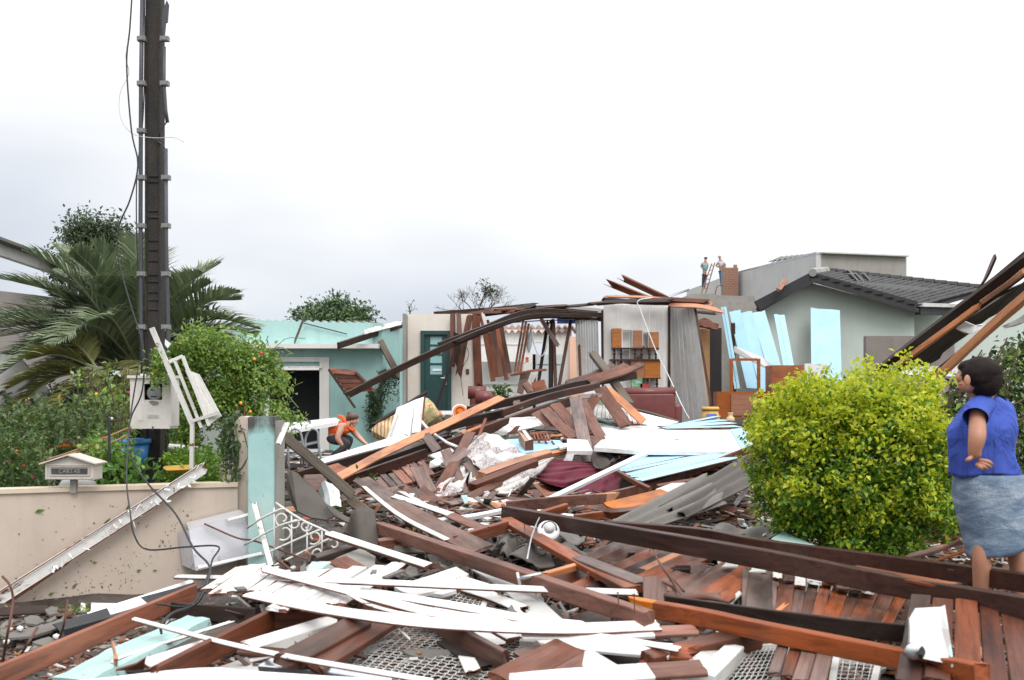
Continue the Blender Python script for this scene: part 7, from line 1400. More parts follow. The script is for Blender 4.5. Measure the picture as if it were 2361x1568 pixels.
TW = MB(); ENDS = []; b2 = emp('bare_twigs', W(945, 740, 30), 'sparse twig tips behind the off white wall corner', 'tree'); twig(W(948, 735, 30), Vector((-.2, 0, 1)), .25, .02, 2); twig(W(940, 735, 30), Vector((.4, 0, 1)), .2, .02, 2); TW.build('branches', BK, b2); leaves('foliage', np.array([tuple(p) for p in ENDS]), .07, OLT, b2, kind=None); fixp(b2)
# climbing rose
cr_ = emp('climbing_rose', W(500, 1090, 10.4), 'sprawling climbing rose with small orange and red blooms', 'climbing plant'); P = []; MI = []; FLR = []
blobs = [(470, 800, 60, 50), (540, 830, 70, 60), (590, 880, 50, 50), (520, 920, 70, 60), (430, 850, 45, 50), (610, 830, 30, 30), (450, 930, 40, 70), (570, 960, 40, 40), (640, 880, 25, 22), (650, 960, 22, 40), (530, 1010, 18, 60), (430, 1020, 30, 60), (405, 820, 22, 30), (365, 850, 14, 40)]
for bx_, by_, rx, ry in blobs:
    b0 = W(bx_, by_, 10.2 if bx_ > 400 else 8.8); s_ = b0.y / 2400
    for _ in range(int(rx * ry / 13)):
        d = rng.normal(size=3); d /= np.linalg.norm(d); r = rng.uniform(.3, 1.1); q = np.array([b0.x + d[0] * rx * s_ * r, b0.y + d[1] * rx * s_ * r * 1.2, b0.z + d[2] * ry * s_ * r]); P.append(q + rng.normal(size=(9, 3)) * .035)
        if rng.random() < .007: FLR.append(q)
leaves('foliage', np.concatenate(P), .042, ROSE, cr_, asp=.6)
SH = MB(); rr = random.Random(3)
for _ in range(46):
    bx_, by_, rx, ry = rr.choice(blobs[:10]); a = W(bx_, by_, 10.2); e = a + Vector((rr.uniform(-.5, .6), rr.uniform(-.3, .3), rr.uniform(-.35, .35))); SH.tube(catmull([a, a.lerp(e, .5) + Vector((0, 0, .10)), e], 6), .004, 4)
SH.build('shoots', leafm('shoot_green', [(.25, .32, .1), (.3, .36, .12)]), cr_)
for i, q in enumerate(FLR): MB().sphere(q, .013, 8, 5, jit=.5).build('bloom', plain('bloom_orange', (.75, .35, .03), .6) if i == 0 else bpy.data.materials['bloom_orange'], cr_, True)
for px, py in ((603, 1155 - 340), (587, 828), (555, 930), (475, 951), (577, 950)): MB().sphere(W(px, py, 9.7), .017, 8, 5, jit=.5).build('bloom', bpy.data.materials['bloom_orange'] if px != 603 else plain('bloom_red', (.6, .03, .05), .5), cr_, True)
fixp(cr_)
sp2 = emp('rose_spray', W(650, 960, 9.6), 'thin leafy rose spray arching right past the dark doorway', 'climbing plant'); P = []; S2 = MB()
for pts in ([(600, 900), (640, 950), (690, 965), (700, 968)], [(590, 850), (640, 880), (670, 880)], [(600, 930), (625, 990), (640, 1020)], [(640, 950), (650, 985), (668, 1010)]):
    c_ = catmull([W(a, b_, 9.6) for a, b_ in pts], 14); S2.tube(c_, .005, 5)
    for p in c_: P.append(np.array([tuple(p)]) + rng.normal(size=(7, 3)) * .035)
S2.build('stem', LF1, sp2); leaves('foliage', np.concatenate(P), .05, ROSE, sp2); fixp(sp2)
# garden plants behind the wall
def clump(lab, x0, x1, y0, y1, Y0, Y1, n, sz, mat, flowers=(), name='garden_plant', stems=20, asp=.6):
    root = emp(name, W((x0 + x1) / 2, y1, Y0), lab, 'plant'); P = []; sm = MB(); rr = random.Random(int(x0 + y0))
    for _ in range(n // 9):
        px, py, Y = rr.uniform(x0, x1), y0 + (y1 - y0) * rr.random() ** .7, rr.uniform(Y0, Y1); c = W(px, py, Y); P.append(np.array([tuple(c)]) + rng.normal(size=(9, 3)) * sz * .9)
    for _ in range(stems):
        px, Y = rr.uniform(x0, x1), rr.uniform(Y0, Y1); a = W(px, y1 + 20, Y); e = W(px + rr.uniform(-40, 40), rr.uniform(y0 - 20, (y0 + y1) / 2), Y); sm.tube(catmull([a, a.lerp(e, .5) + Vector((rr.uniform(-.1, .1), 0, 0)), e], 6), [.007] * 3 + [.005] * 4, 4)
    leaves('foliage', np.concatenate(P), sz, mat, root, asp=asp); sm.build('stems', LF1 if stems < 30 else BK, root)['kind'] = 'stuff'
    for i, (px, py, cn, cc) in enumerate(flowers):
        mt = bpy.data.materials.get(cn) or plain(cn, cc, .6); MB().sphere(W(px, py, Y0 + .2), .013, 8, 5, jit=.6).build('bloom', mt, root, True)
    fixp(root)
PK, RE, OG, WT = ('bloom_pink', (.65, .08, .18)), ('bloom_scarlet', (.55, .07, .03)), ('bloom_apricot', (.75, .35, .08)), ('bloom_white', (.7, .62, .6))
clump('dense low rose bed at the far left behind the wall', -20, 110, 1000, 1130, 8.3, 9.6, 2900, .045, GG, [(76, 1142 - 40, *PK), (22, 1066, *PK), (14, 1064, *WT), (55, 1075, *RE), (40, 1040, *OG), (92, 1035, *RE), (88, 1122, *RE)], stems=26)
clump('taller rose bed under the lowest palm fronds', -20, 250, 930, 1040, 9.2, 11, 3400, .06, leafm('bluegreen_leaf', [(.05, .10, .03), (.10, .16, .045), (.15, .21, .06), (.03, .06, .02)]), [(114, 1027, *RE), (155, 1015, *RE), (65, 920, *OG), (62, 922, *OG), (210, 1050, *RE)], stems=30)
clump('leafy plants between the mailbox and the blue tub', 200, 300, 1000, 1110, 8.4, 9.4, 1500, .05, ROSE, [(222, 909, *OG), (258, 965, *WT), (240, 1010, *RE), (301, 988, *RE), (250, 1075, *PK)], stems=16)
clump('broad leafed plants in front of the blue tub', 225, 335, 1060, 1112, 8.4, 8.8, 420, .085, leafm('broad_leaf', [(.06, .16, .03), (.12, .26, .05), (.16, .32, .06)], .3), [(332, 1080, *OG), (263, 1065, *WT)], stems=8, asp=.5)
clump('low greenery right of the pole foot behind the wall', 385, 500, 1040, 1118, 8.9, 9.8, 1900, .05, MG, [(405, 1090, *RE)], stems=10)
clump('thin rose stems and leaves in front of the palm trunk', 180, 300, 850, 1000, 10, 11.4, 900, .06, ROSE, [(222, 908, *OG), (296, 905, *PK)], stems=34)
clump('shaded shrubs filling the space behind the rose beds', -40, 420, 900, 1090, 11.6, 12.8, 9000, .08, OLT, stems=20)
clump('short hanging vines beside the cream end post', 520, 546, 960, 1095, 8.5, 8.6, 420, .045, OLT, stems=5)
for i, (a, b_) in enumerate((((60, 1075), (300, 985)), ((100, 1060), (260, 1010)), ((130, 1070), (300, 1000)), ((20, 1030), (95, 1075)))): wire('dry cane number %s lying tangled over the rose bed' % ['lowest', 'middle', 'upper', 'left'][i] if False else ['lowest long dry cane over the rose bed', 'short dry cane crossing the rose bed', 'upper dry cane over the rose bed', 'left dry cane over the rose bed'][i], [(a[0], a[1], 8.6), ((a[0] + b_[0]) / 2, (a[1] + b_[1]) / 2 + 6, 8.6), (b_[0], b_[1], 8.7)], .008, plain('dry_cane', (.35, .2, .1), .8) if i == 0 else bpy.data.materials['dry_cane'], 'dry_cane', 'cane')
B('thin orange brown lath lying level among the garden plants', [(135, 1028, 9.4), (230, 1028, 9.5)], .03, .02, OR, 80, name='lath', cat='lath')
# dark tree under the collapsed roof at right
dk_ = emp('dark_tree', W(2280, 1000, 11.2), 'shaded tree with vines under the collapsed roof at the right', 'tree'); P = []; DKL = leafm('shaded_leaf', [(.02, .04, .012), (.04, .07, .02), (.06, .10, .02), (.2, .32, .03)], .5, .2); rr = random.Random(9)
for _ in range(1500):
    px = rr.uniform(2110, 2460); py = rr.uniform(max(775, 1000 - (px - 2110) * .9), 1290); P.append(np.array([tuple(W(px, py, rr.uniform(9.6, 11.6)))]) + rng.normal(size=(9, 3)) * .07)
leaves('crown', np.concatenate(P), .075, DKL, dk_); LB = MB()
for _ in range(34):
    a = W(rr.uniform(2130, 2380), rr.uniform(900, 1000), 9.7); e = a + Vector((rr.uniform(-.3, .5), 0, rr.uniform(.1, .6))); LB.tube(catmull([a, a.lerp(e, .5) + Vector((rr.uniform(-.15, .15), 0, 0)), e], 8), .007, 5)
LB.build('vines', plain('vine_brown', (.12, .085, .06), .9), dk_); MB().tube([(W(2300, 0, 11.2).x, 11.2, .1), W(2300, 900, 11.2)], [.14, .1], 8).build('trunk', BK, dk_); fixp(dk_)
# mailbox
mx_ = emp('mailbox', (YX(160, 8.0), 8.05, .9), 'cream house shaped mailbox reading CARTAS standing on the wall', 'mailbox'); ym = 7.95; f = lambda px, py, dy=0: W(px, py, ym + dy); MBX = paint('cream_mailbox', (.60, .55, .50), under=(.3, .25, .2), wear=.72, dirtamt=.4)
x0, x1, z0_, z1_ = YX(104, ym), YX(217, ym), zz(1106, ym), zz(1069, ym); cx = (x0 + x1) / 2; mb = MB(); pk = zz(1052, ym)
pr = [(x0, z0_), (x1, z0_), (x1, z1_), (cx, pk), (x0, z1_)]; vs = [(a, ym, b_) for a, b_ in pr] + [(a, ym + .16, b_) for a, b_ in pr]; mb.add(vs, [(0, 1, 2, 3, 4), (9, 8, 7, 6, 5)] + [(i, i + 5, (i + 1) % 5 + 5, (i + 1) % 5) for i in range(5)]); mb.build('box_body', MBX, mx_)
mb = MB(); mb.bar((x0 - .03, ym + .07, z1_ - .0), (cx, ym + .07, pk + .012), .22, .010); mb.build('roof_panel', MBX, mx_); mb = MB(); mb.bar((cx, ym + .07, pk + .012), (x1 + .03, ym + .07, z1_ - .0), .22, .010); mb.build('roof_panel', MBX, mx_)
def rim(xa, xb, za, zb_, t_, dy): 
    m_ = MB()
    for z in (za, zb_): m_.box(((xa + xb) / 2, ym - dy, z), (xb - xa, .008, t_))
    for x in (xa, xb): m_.box((x, ym - dy, (za + zb_) / 2), (t_, .0078, zb_ - za)); 
    return m_
rim(x0 + .012, x1 - .012, z0_ + .012, z1_ - .008, .012, .004).build('front_rim', MBX, mx_); rim(x0 + .035, x1 - .035, z0_ + .03, z1_ - .024, .006, .005).build('front_rim', MBX, mx_)
MB().box((cx, ym - .004, (z0_ + z1_) / 2 + .003), (x1 - x0 - .10, .006, .042)).build('name_plate', plain('plate_dark', (.06, .06, .06), .4, n=.5, scale=40), mx_); text('CARTAS', (cx, ym - .008, (z0_ + z1_) / 2 + .003), .044, plain('letter_grey', (.26, .26, .25), .6), mx_, ext=.0015)
MB().box((cx, ym + .08, (z0_ + .9) / 2 - .02), (.045, .04, z0_ - .86)).build('mail_post', CON, mx_); fixp(mx_)
MB().box((YX(146, 8.6), 8.62, .98), (.3, .05, .12)); 
o = MB().sphere(W(180, 1120, 8.35), .13, 14, 8, sc=(1.2, .6, .6)).build('white_pot', WTL, smooth=True); tag(o, 'rounded white planter behind the mailbox post', 'planter')
# blue tub
tb_ = emp('blue_tub', W(285, 1090, 9.0), 'blue plastic tub standing behind the broad leafed plants', 'tub'); yb = 9.2; c = W(285, 1020, yb); MB().tube([(c.x, yb, W(0, 1085, yb).z), (c.x, yb, c.z + .0)], [.19, .22], 20).build('tub_body', plain('tub_blue', (.03, .16, .42), .4), tb_, True); MB().tube([(c.x, yb, c.z - .01), (c.x, yb, c.z + .03)], [.235, .235], 20).build('tub_rim', bpy.data.materials['tub_blue'], tb_, True); fixp(tb_)
wire('white drain pipe lying behind the pole at ground height', [(390, 1030, 9.9), (455, 1036, 9.9)], .032, WD, 'drain_pipe', 'pipe'); B('yellow plank lying behind the wall near the pole', [(385, 1083, 8.9), (447, 1080, 8.9)], .05, .06, plain('yellow_paint', (.6, .36, .06), .5), 60, name='yellow_plank', cat='plank')
wire('dark thin stake standing beside the blue tub', [(252, 1100, 8.4), (252, 960, 8.4)], .012, BLK, 'garden_stake', 'stake'); B('yellow strip hanging under the palm fronds', [(134, 985, 11), (137, 910, 11)], .03, .02, plain('yellow_strip_paint', (.45, .33, .06), .6), 85, name='yellow_strip', cat='strip')
# broken white window frame
wf = emp('broken_window_frame', W(445, 1090, 8.75), 'broken white window frame with slats leaning against the climbing rose', 'window frame'); yf = 8.75; g = lambda x, y_, dy=0: W(*FE(x, y_)[:2], yf + dy)
for a, b_, w_, nm in ((((1168, 318)), (1480, 1060), .045, 'frame_post'), ((1480, 1055), (1475, 1400), .04, 'frame_post'), ((1300, 580), (1405, 535), .03, 'frame_rail'), ((1475, 1035), (1690, 970), .03, 'frame_rail'), ((1340, 560), (1550, 1085), .024, 'frame_bar'), ((1405, 535), (1610, 1070), .028, 'frame_bar')): MB().bar(g(*a), g(*b_, .02), .03, w_ * .9).build(nm, IRN, wf)
for i in range(7): MB().bar(g(1490 + 16 * i - 60, 640 + 6 * i, .02 + .01 * i), g(1615 + 14 * i, 1060 - 10 * i, .02 + .01 * i), .02, .014).build('slat', IRN, wf)
slab('pane', [g(1270, 405), g(1315, 440), g(1290, 475), g(1268, 445)], .004, WP).parent = wf; MB().bar(g(1480, 1400), g(1440, 1480), .012, .02).build('hinge', MET, wf); fixp(wf)
# moss and weeds in the rubble
WD_ = []; rr = random.Random(4)
for cx_, cy_, n_, s_ in ((555, 1405, 120, 30), (150, 1405, 60, 22), (20, 1470, 50, 20), (1250, 1320, 30, 20), (1010, 1290, 30, 14), (1225, 1310, 40, 16), (40, 1200, 1, 2)):
    for _ in range(n_): p = S(cx_ * (1 if cx_ > 600 else .34) + rr.gauss(0, s_), cy_ + rr.gauss(0, 3), .01); WD_.append(tuple(p))
tag(leaves('weeds', np.array(WD_), .035, ROSE), kind='stuff')
# ================================================================ people
def skinmat(name, col):
    m, t, b = newmat(name); f = tnoise(t, 12, 4, .6); setin(t, b.inputs['Base Color'], tmix(t, tmap(t, f, .3, .7), tuple(x * .9 for x in col), tuple(x * 1.08 for x in col))); b.inputs['Roughness'].default_value = .5; b.inputs['Subsurface Weight'].default_value = .08; return m
SK = skinmat('skin_tan', (.42, .20, .125)); SK2 = skinmat('skin_light', (.62, .34, .25)); HAIR = plain('dark_hair', (.018, .013, .012), .8, n=.5, scale=30); HAIR.node_tree.nodes['Principled BSDF'].inputs['Specular IOR Level'].default_value = .15; HAIR2 = plain('brown_hair', (.11, .06, .04), .5, n=.4, scale=30)
def fabric(name, col, rough=.9, n=.1, s1=.8, wr=10, dist=.03, sc=(1, 1, 1)):
    m, t, b = newmat(name); f = tnoise(t, 40, 3, .6); w_ = tnoise(t, wr, 4, .5, sc, 1.0); setin(t, b.inputs['Base Color'], tmix(t, tmap(t, f, .35, .65), tuple(x * (1 - n) for x in col), tuple(x * (1 + n) for x in col))); b.inputs['Roughness'].default_value = rough; tbump(t, b, w_, s1, dist); return m
Y0 = 5.63; K = Y0 / 2400
h = lambda x, y, dy=0: W(*FH(x, y)[:2], Y0 + dy)
l_ = lambda x, y, dy=0: W(*FD(x, y)[:2], Y0 + dy)
wn = emp('person', (h(1680, 0).x, Y0 + .05, .14), 'woman in a blue shirt and faded denim skirt, hand on hip, seen from behind', 'person')
V = [l_(1760, 120, .06), h(1690, 1400, .05), h(1700, 1080, .05), h(1700, 890, .05), h(1675, 815, .03), h(1650, 740, .02), h(1645, 660, .02),
     h(1640, 950, -.06), h(1640, 1175, -.17), h(1612, 1285, -.15), h(1635, 1325, -.15), h(1830, 950, .10), h(1895, 1130, .17), h(1880, 1290, .14), h(1860, 1340, .08),
     l_(1680, 220, .06), l_(1680, 640, .02), l_(1690, 860, .05), l_(1700, 1330, .04), l_(1620, 1390, -.08),
     l_(1880, 220, .12), l_(1965, 640, .12), l_(1980, 860, .15), l_(1990, 1330, .14), l_(1920, 1390, .02)]
E = [(0, 1), (1, 2), (2, 3), (3, 4), (4, 5), (5, 6), (2, 7), (7, 8), (8, 9), (9, 10), (2, 11), (11, 12), (12, 13), (13, 14), (0, 15), (15, 16), (16, 17), (17, 18), (18, 19), (0, 20), (20, 21), (21, 22), (22, 23), (23, 24)]
Rr = [.08, .08, .075, .055, .052, .060, .066, .044, .050, .034, (.040, .02), .045, .042, .03, .033, .06, .05, .052, .036, .03, .06, .05, .052, .036, .03]
def fingers(V, E, Rr, palm, tips, r):
    for a, b_ in tips:
        k = len(V); V += [a, b_]; E += [(palm, k), (k, k + 1)]; Rr += [r, r * .75]
skinned('body', V, E, Rr, SK, wn)
for a, mi_, b_ in (((1650, 1335), (1715, 1345), (1758, 1368)), ((1650, 1350), (1705, 1368), (1748, 1390)), ((1645, 1362), (1690, 1385), (1722, 1402)), ((1635, 1368), (1668, 1392), (1690, 1404)), ((1600, 1310), (1570, 1330), (1555, 1345))):
    P = [h(*a, -.155), h(*mi_, -.185), h(*b_, -.155)]; MB().tube(catmull([Vector(q) for q in P], 6), [.0115] * 5 + [.009, .006], 8).build('finger', SK, wn, True)
# face turned away to the left
f = MB(); f.sphere(h(1600, 700, .01), .080, 20, 14, sc=(1, .95, 1.12)); f.sphere(h(1555, 765, -.01), .045, 14, 8, sc=(1, .9, .8)); f.build('face', SK, wn, True)
MB().sphere(h(1503, 700, -.0), .017, 10, 8, sc=(1.2, .8, 1.3)).build('nose', SK, wn, True); MB().sphere(h(1512, 752, -.02), .014, 10, 6, sc=(.8, 1.2, .5)).build('mouth', plain('lip', (.35, .1, .08), .5), wn, True)
MB().sphere(h(1518, 680, -.045), .006, 8, 6).build('eye', DARK, wn, True); MB().sphere(h(1562, 722, -.085), .026, 12, 8, sc=(.7, .35, 1.15)).build('ear', SK, wn, True)
hr = MB(); hr.sphere(h(1665, 668, -.015), .100, 28, 18, sc=(1.1, 1, .90), jit=.10); hr.sphere(h(1700, 725, -.02), .088, 20, 12, sc=(1, 1, 1), jit=.15); hr.sphere(h(1770, 700, .03), .05, 14, 10, jit=.2); hr.sphere(h(1590, 618, .0), .056, 14, 10, sc=(1.2, 1.1, .7), jit=.1); hr.build('hair', HAIR, wn, True)
m, t, b = newmat('blue_cotton'); a_ = tnoise(t, 7, 3, .6, (1, 1, .5), 1); p_ = tnoise(t, 9, 3, .5); sx_ = N(t, 'ShaderNodeSeparateXYZ'); tcn = N(t, 'ShaderNodeTexCoord'); t.links.new(tcn.outputs['Object'], sx_.inputs[0])
xl = h(1490, 0).x - wn.location.x
msk = M(t, 'MULTIPLY', tmap(t, sx_.outputs[0], xl + .03, xl - .02), tmap(t, p_, .55, .6)); setin(t, b.inputs['Base Color'], tmix(t, msk, (.04, .085, .42), (.40, .22, .35))); b.inputs['Roughness'].default_value = .8; tbump(t, b, a_, .9, .05); BLU = m
rings = [(868, 1600, 1800, .05), (885, 1560, 1840, .05), (920, 1535, 1890, .05), (980, 1505, 1922, .05), (1050, 1450, 1932, .04), (1090, 1415, 1930, .04), (1150, 1412, 1925, .04), (1220, 1425, 1910, .05), (1290, 1425, 1905, .05), (1350, 1428, 1925, .06), (1400, 1432, 1950, .07), (1445, 1436, 1965, .07)]
rr = random.Random(1); NS = 40; vs = []; 
for j, (py, a, b_, dy) in enumerate(rings):
    c = h((a + b_) / 2, py, dy); rx = (b_ - a) / 2 * .2997 * K; ry = rx * (.62 if j < 4 else .72)
    for k in range(NS):
        t_ = 2 * math.pi * k / NS; fo = .010 * math.sin(k * 1.1 + j * .55) * (j / 11) + .012 * mn.noise(Vector((k * .35, j * .5, 2)))
        vs.append(c + Vector((math.cos(t_) * (rx + fo), math.sin(t_) * (ry + fo), (.012 * math.sin(t_ * 3) if j == 11 else 0) - (math.cos(t_) * -.012 if j < 3 else 0))))
fs = [(j * NS + k, j * NS + (k + 1) % NS, (j + 1) * NS + (k + 1) % NS, (j + 1) * NS + k) for j in range(len(rings) - 1) for k in range(NS)]
subd(mk('shirt', vs, fs, BLU, wn, smooth=True)).modifiers.new('t', 'SOLIDIFY').thickness = .004
def sleeve(P, R_, nm='sleeve'):
    mb = MB(); mb.tube(catmull(P, 8), list(np.interp(np.linspace(0, 1, 9), np.linspace(0, 1, len(R_)), R_)), 18, cap=False); subd(mb.build(nm, BLU, wn, True))
sleeve([h(1690, 905, .0), h(1640, 950, -.065), h(1625, 1010, -.12)], [.062, .068, .066]); sleeve([h(1790, 905, .06), h(1838, 960, .10), h(1858, 1020, .13)], [.055, .062, .060])
m, t, b = newmat('faded_denim'); a_ = tnoise(t, 9, 5, .65, (1, 1, 1.8), 1.2); g_ = tnoise(t, 5, 3, .6, (1, 1, 2.5), .8); k_ = tnoise(t, 120, 2, .5, (1, 1, .3)); c = tramp(t, g_, [(.3, (.10, .15, .23)), (.5, (.20, .27, .36)), (.68, (.38, .44, .52))]); c = tmix(t, tmap(t, k_, .4, .6, 0, .25), c, (.10, .14, .2)); setin(t, b.inputs['Base Color'], c); b.inputs['Roughness'].default_value = .85; tbump(t, b, a_, .45, .03); DEN = m; b.inputs['Specular IOR Level'].default_value = .2
rings = [(-30, 1480, 1995), (40, 1468, 2004), (120, 1470, 2012), (220, 1488, 2016), (320, 1515, 2018), (420, 1545, 2018), (520, 1565, 2016), (570, 1578, 2014)]; vs = []
for j, (py, a, b_) in enumerate(rings):
    c = l_((a + b_) / 2, py, .08); rx = (b_ - a) / 2 * .2978 * K; ry = rx * .82
    for k in range(NS):
        t_ = 2 * math.pi * k / NS; fo = .008 * mn.noise(Vector((k * .4, j * .9, 7))); hem = .028 * math.cos(t_) * (j / 7) - (.012 if j == 7 else 0) * (1 - abs(math.cos(t_)))
        vs.append(c + Vector((math.cos(t_) * (rx + fo), math.sin(t_) * (ry + fo), hem)))
fs = [(j * NS + k, j * NS + (k + 1) % NS, (j + 1) * NS + (k + 1) % NS, (j + 1) * NS + k) for j in range(len(rings) - 1) for k in range(NS)]
subd(mk('skirt', vs, fs, DEN, wn, smooth=True)).modifiers.new('t', 'SOLIDIFY').thickness = .005
fixp(wn)
# crouching woman in orange
Y1 = 16.9; q = lambda x, y, dy=0: W(*FK(x, y)[:2], Y1 + dy); U = .18729 * Y1 / 2400
cw = emp('person', (q(800, 0).x, Y1, q(0, 760).z), 'woman in an orange hooded vest crouching and reaching forward', 'person')
V = [q(720, 490, 0), q(790, 420), q(880, 340), q(960, 310), q(1000, 285), q(1030, 260),
     q(880, 350, -.12), q(815, 500, -.16), q(925, 625, -.10), q(950, 660, -.10), q(985, 370, .12), q(1080, 480, .14), q(1165, 560, .08), q(1200, 580, .08)]
E = [(0, 1), (1, 2), (2, 3), (3, 4), (4, 5), (2, 6), (6, 7), (7, 8), (8, 9), (2, 10), (10, 11), (11, 12), (12, 13)]
Rr = [70, 70, 60, 36, 34, 50, 48, 40, 22, 24, 44, 36, 22, 22]; skinned('body', V, E, [r * U for r in Rr], SK2, cw)
for c_, tips in ((q(950, 650, -.10), ((925, 690), (945, 695), (965, 690), (985, 655))), (q(1195, 575, .08), ((1240, 560), (1235, 572), (1190, 605), (1175, 612)))):
    for tx, ty in tips: e = q(tx, ty, c_.y - Y1); MB().tube([c_, c_.lerp(e, .55) + Vector((0, -.01, 0)), e], [.011, .009, .006], 6).build('finger', SK2, cw, True)
f = MB(); f.sphere(q(1025, 272), 55 * U, 18, 12, sc=(.95, .85, 1.15)); f.sphere(q(1025, 325), 28 * U, 12, 8); f.build('face', SK2, cw, True); MB().sphere(q(1078, 290), 11 * U, 8, 6).build('nose', SK2, cw, True); MB().sphere(q(995, 290, -.075), 13 * U, 8, 6, sc=(.7, .5, 1)).build('ear', SK2, cw, True)
MB().sphere(q(1058, 268, -.045), 5 * U, 8, 6).build('eye', DARK, cw, True)
hr = MB(); hr.sphere(q(1010, 235), 68 * U, 18, 12, sc=(1.1, .95, .78), jit=.12); hr.sphere(q(972, 195), 32 * U, 12, 8, jit=.2); hr.sphere(q(965, 260), 42 * U, 12, 8, jit=.15); hr.build('hair', HAIR2, cw, True)
MB().tube(catmull([q(930, 250), q(950, 310), q(965, 350)], 6), 24 * U, 8).build('dark_collar', DARK, cw, True)
ORV = fabric('orange_fleece', (.80, .13, .025), n=.06, dist=.02)
V = [q(715, 440), q(790, 400), q(860, 350), q(915, 320), q(960, 400)]; skinned('vest', V, [(0, 1), (1, 2), (2, 3), (1, 4), (2, 4)], [(72 * U, 72 * U), 98 * U, 98 * U, 62 * U, 70 * U], ORV, cw)
hd = MB(); hd.tube(catmull([q(835, 225, .05), q(880, 232, -.02), q(905, 262, -.08), q(930, 330, -.08), q(1000, 400, -.04), q(1030, 370, .02)], 14), [20 * U] * 15, 10); hd.build('hood', ORV, cw, True)
TRO = fabric('dark_trousers', (.045, .045, .052), wr=16, dist=.02)
V = [q(710, 500), q(650 + 30, 520), q(960, 545, -.10), q(880, 640, -.10), q(760, 720, -.08), q(990, 500, .12), q(930, 620, .12), q(850, 740, .10)]
skinned('trousers', V, [(1, 0), (0, 2), (2, 3), (3, 4), (0, 5), (5, 6), (6, 7)], [r * U for r in (84, 60, 56, 50, 46, 56, 46, 44)], TRO, cw)
for x_, y_, dy in ((790, 745, -.1), (890, 755, .08)): MB().sphere(q(x_, y_, dy), .10, 12, 8, sc=(1.3, .6, .5)).build('shoe', BLK, cw, True)
fixp(cw)
# two men on the roof
FQ = fr(1571.1, 572.6, .08428); Y2 = 56.0; q2 = lambda x, y, dy=0: W(*FQ(x, y)[:2], Y2 + dy); U2 = .08428 * Y2 / 2400
def man(lab, nodes, top, trou, cap, hips):
    r = emp('person', q2(*nodes[-1]), lab, 'person'); hd_, sh, pv, elL, haL, elR, haR, knL, anL, knR, anR = nodes
    V = [q2(*pv), q2(*sh), q2((sh[0] + hd_[0]) / 2, (sh[1] + hd_[1]) / 2), q2(*hd_), q2(sh[0] - 70, sh[1] + 20), q2(*elL), q2(*haL), q2(sh[0] + 60, sh[1] + 20), q2(*elR), q2(*haR), q2(*knL), q2(*anL), q2(*knR), q2(*anR)]
    skinned('body', V, [(0, 1), (1, 2), (2, 3), (1, 4), (4, 5), (5, 6), (1, 7), (7, 8), (8, 9), (0, 10), (10, 11), (0, 12), (12, 13)], [a * U2 for a in (55, 55, 24, 46, 34, 26, 20, 34, 26, 20, 36, 24, 36, 24)], SK, r, 1)
    skinned('shirt', [V[0] + Vector((0, 0, .02)), V[1], V[4], V[4].lerp(V[5], .6), V[7], V[7].lerp(V[8], .6)], [(0, 1), (1, 2), (2, 3), (1, 4), (4, 5)], [a * U2 for a in (72, 80, 46, 38, 46, 38)], top, r, 1)
    skinned('trousers', [V[0], V[10], V[11], V[12], V[13]], [(0, 1), (1, 2), (0, 3), (3, 4)], [a * U2 for a in (66, 46, 38, 46, 38)], trou, r, 1)
    MB().sphere(q2(hd_[0], hd_[1] - 22), 50 * U2, 12, 8, sc=(1, 1, .7)).build('cap', cap, r, True)
    for a in (V[11], V[13]): MB().sphere(a - Vector((0, .05, .03)), .11, 10, 6, sc=(.7, 1.3, .5)).build('shoe', DARK, r, True)
    fixp(r)
man('man in a teal shirt and dark trousers standing on the roof ladder', [(665, 290), (650, 410), (635, 660), (530, 490), (650, 600), (720, 500), (680, 620), (600, 830), (590, 1030), (665, 830), (610, 1040)], fabric('teal_shirt', (.20, .36, .38)), fabric('navy_trousers', (.05, .05, .09)), plain('purple_cap', (.10, .05, .10), .7), 0)
man('man in a pale grey shirt and jeans standing behind the chimney', [(1042, 250), (1085, 370), (1075, 560), (940, 470), (1020, 520), (1215, 460), (1130, 480), (1080, 780), (1105, 1020), (1110, 780), (1115, 1020)], fabric('pale_shirt', (.45, .44, .48)), fabric('jeans_blue', (.10, .18, .36)), plain('grey_cap', (.4, .42, .4), .7), 0)
# ================================================================ loose debris
def islandmat(name, stops, rough=.55):
    m, t, b = newmat(name); g = N(t, 'ShaderNodeNewGeometry'); r = N(t, 'ShaderNodeValToRGB'); r.color_ramp.interpolation = 'CONSTANT'; e = r.color_ramp.elements
    while len(e) < len(stops): e.new(.5)
    for i, (p, c) in enumerate(stops): e[i].position = p; e[i].color = (*c, 1)
    t.links.new(g.outputs['Random Per Island'], r.inputs[0]); f = tnoise(t, 14, 4, .7); c = tmix(t, tmap(t, f, .35, .7, 0, .55), r.outputs[0], (.05, .035, .028))
    setin(t, b.inputs['Base Color'], c); b.inputs['Roughness'].default_value = rough; b.inputs['Specular IOR Level'].default_value = .3; return m
DEB = islandmat('mixed_splinters', [(0, (.16, .06, .035)), (.16, (.075, .035, .025)), (.32, (.24, .09, .045)), (.46, (.13, .085, .07)), (.6, (.20, .185, .17)), (.74, (.68, .66, .63)), (.86, (.38, .16, .06)), (.93, (.10, .085, .075)), (.98, (.40, .6, .6))])
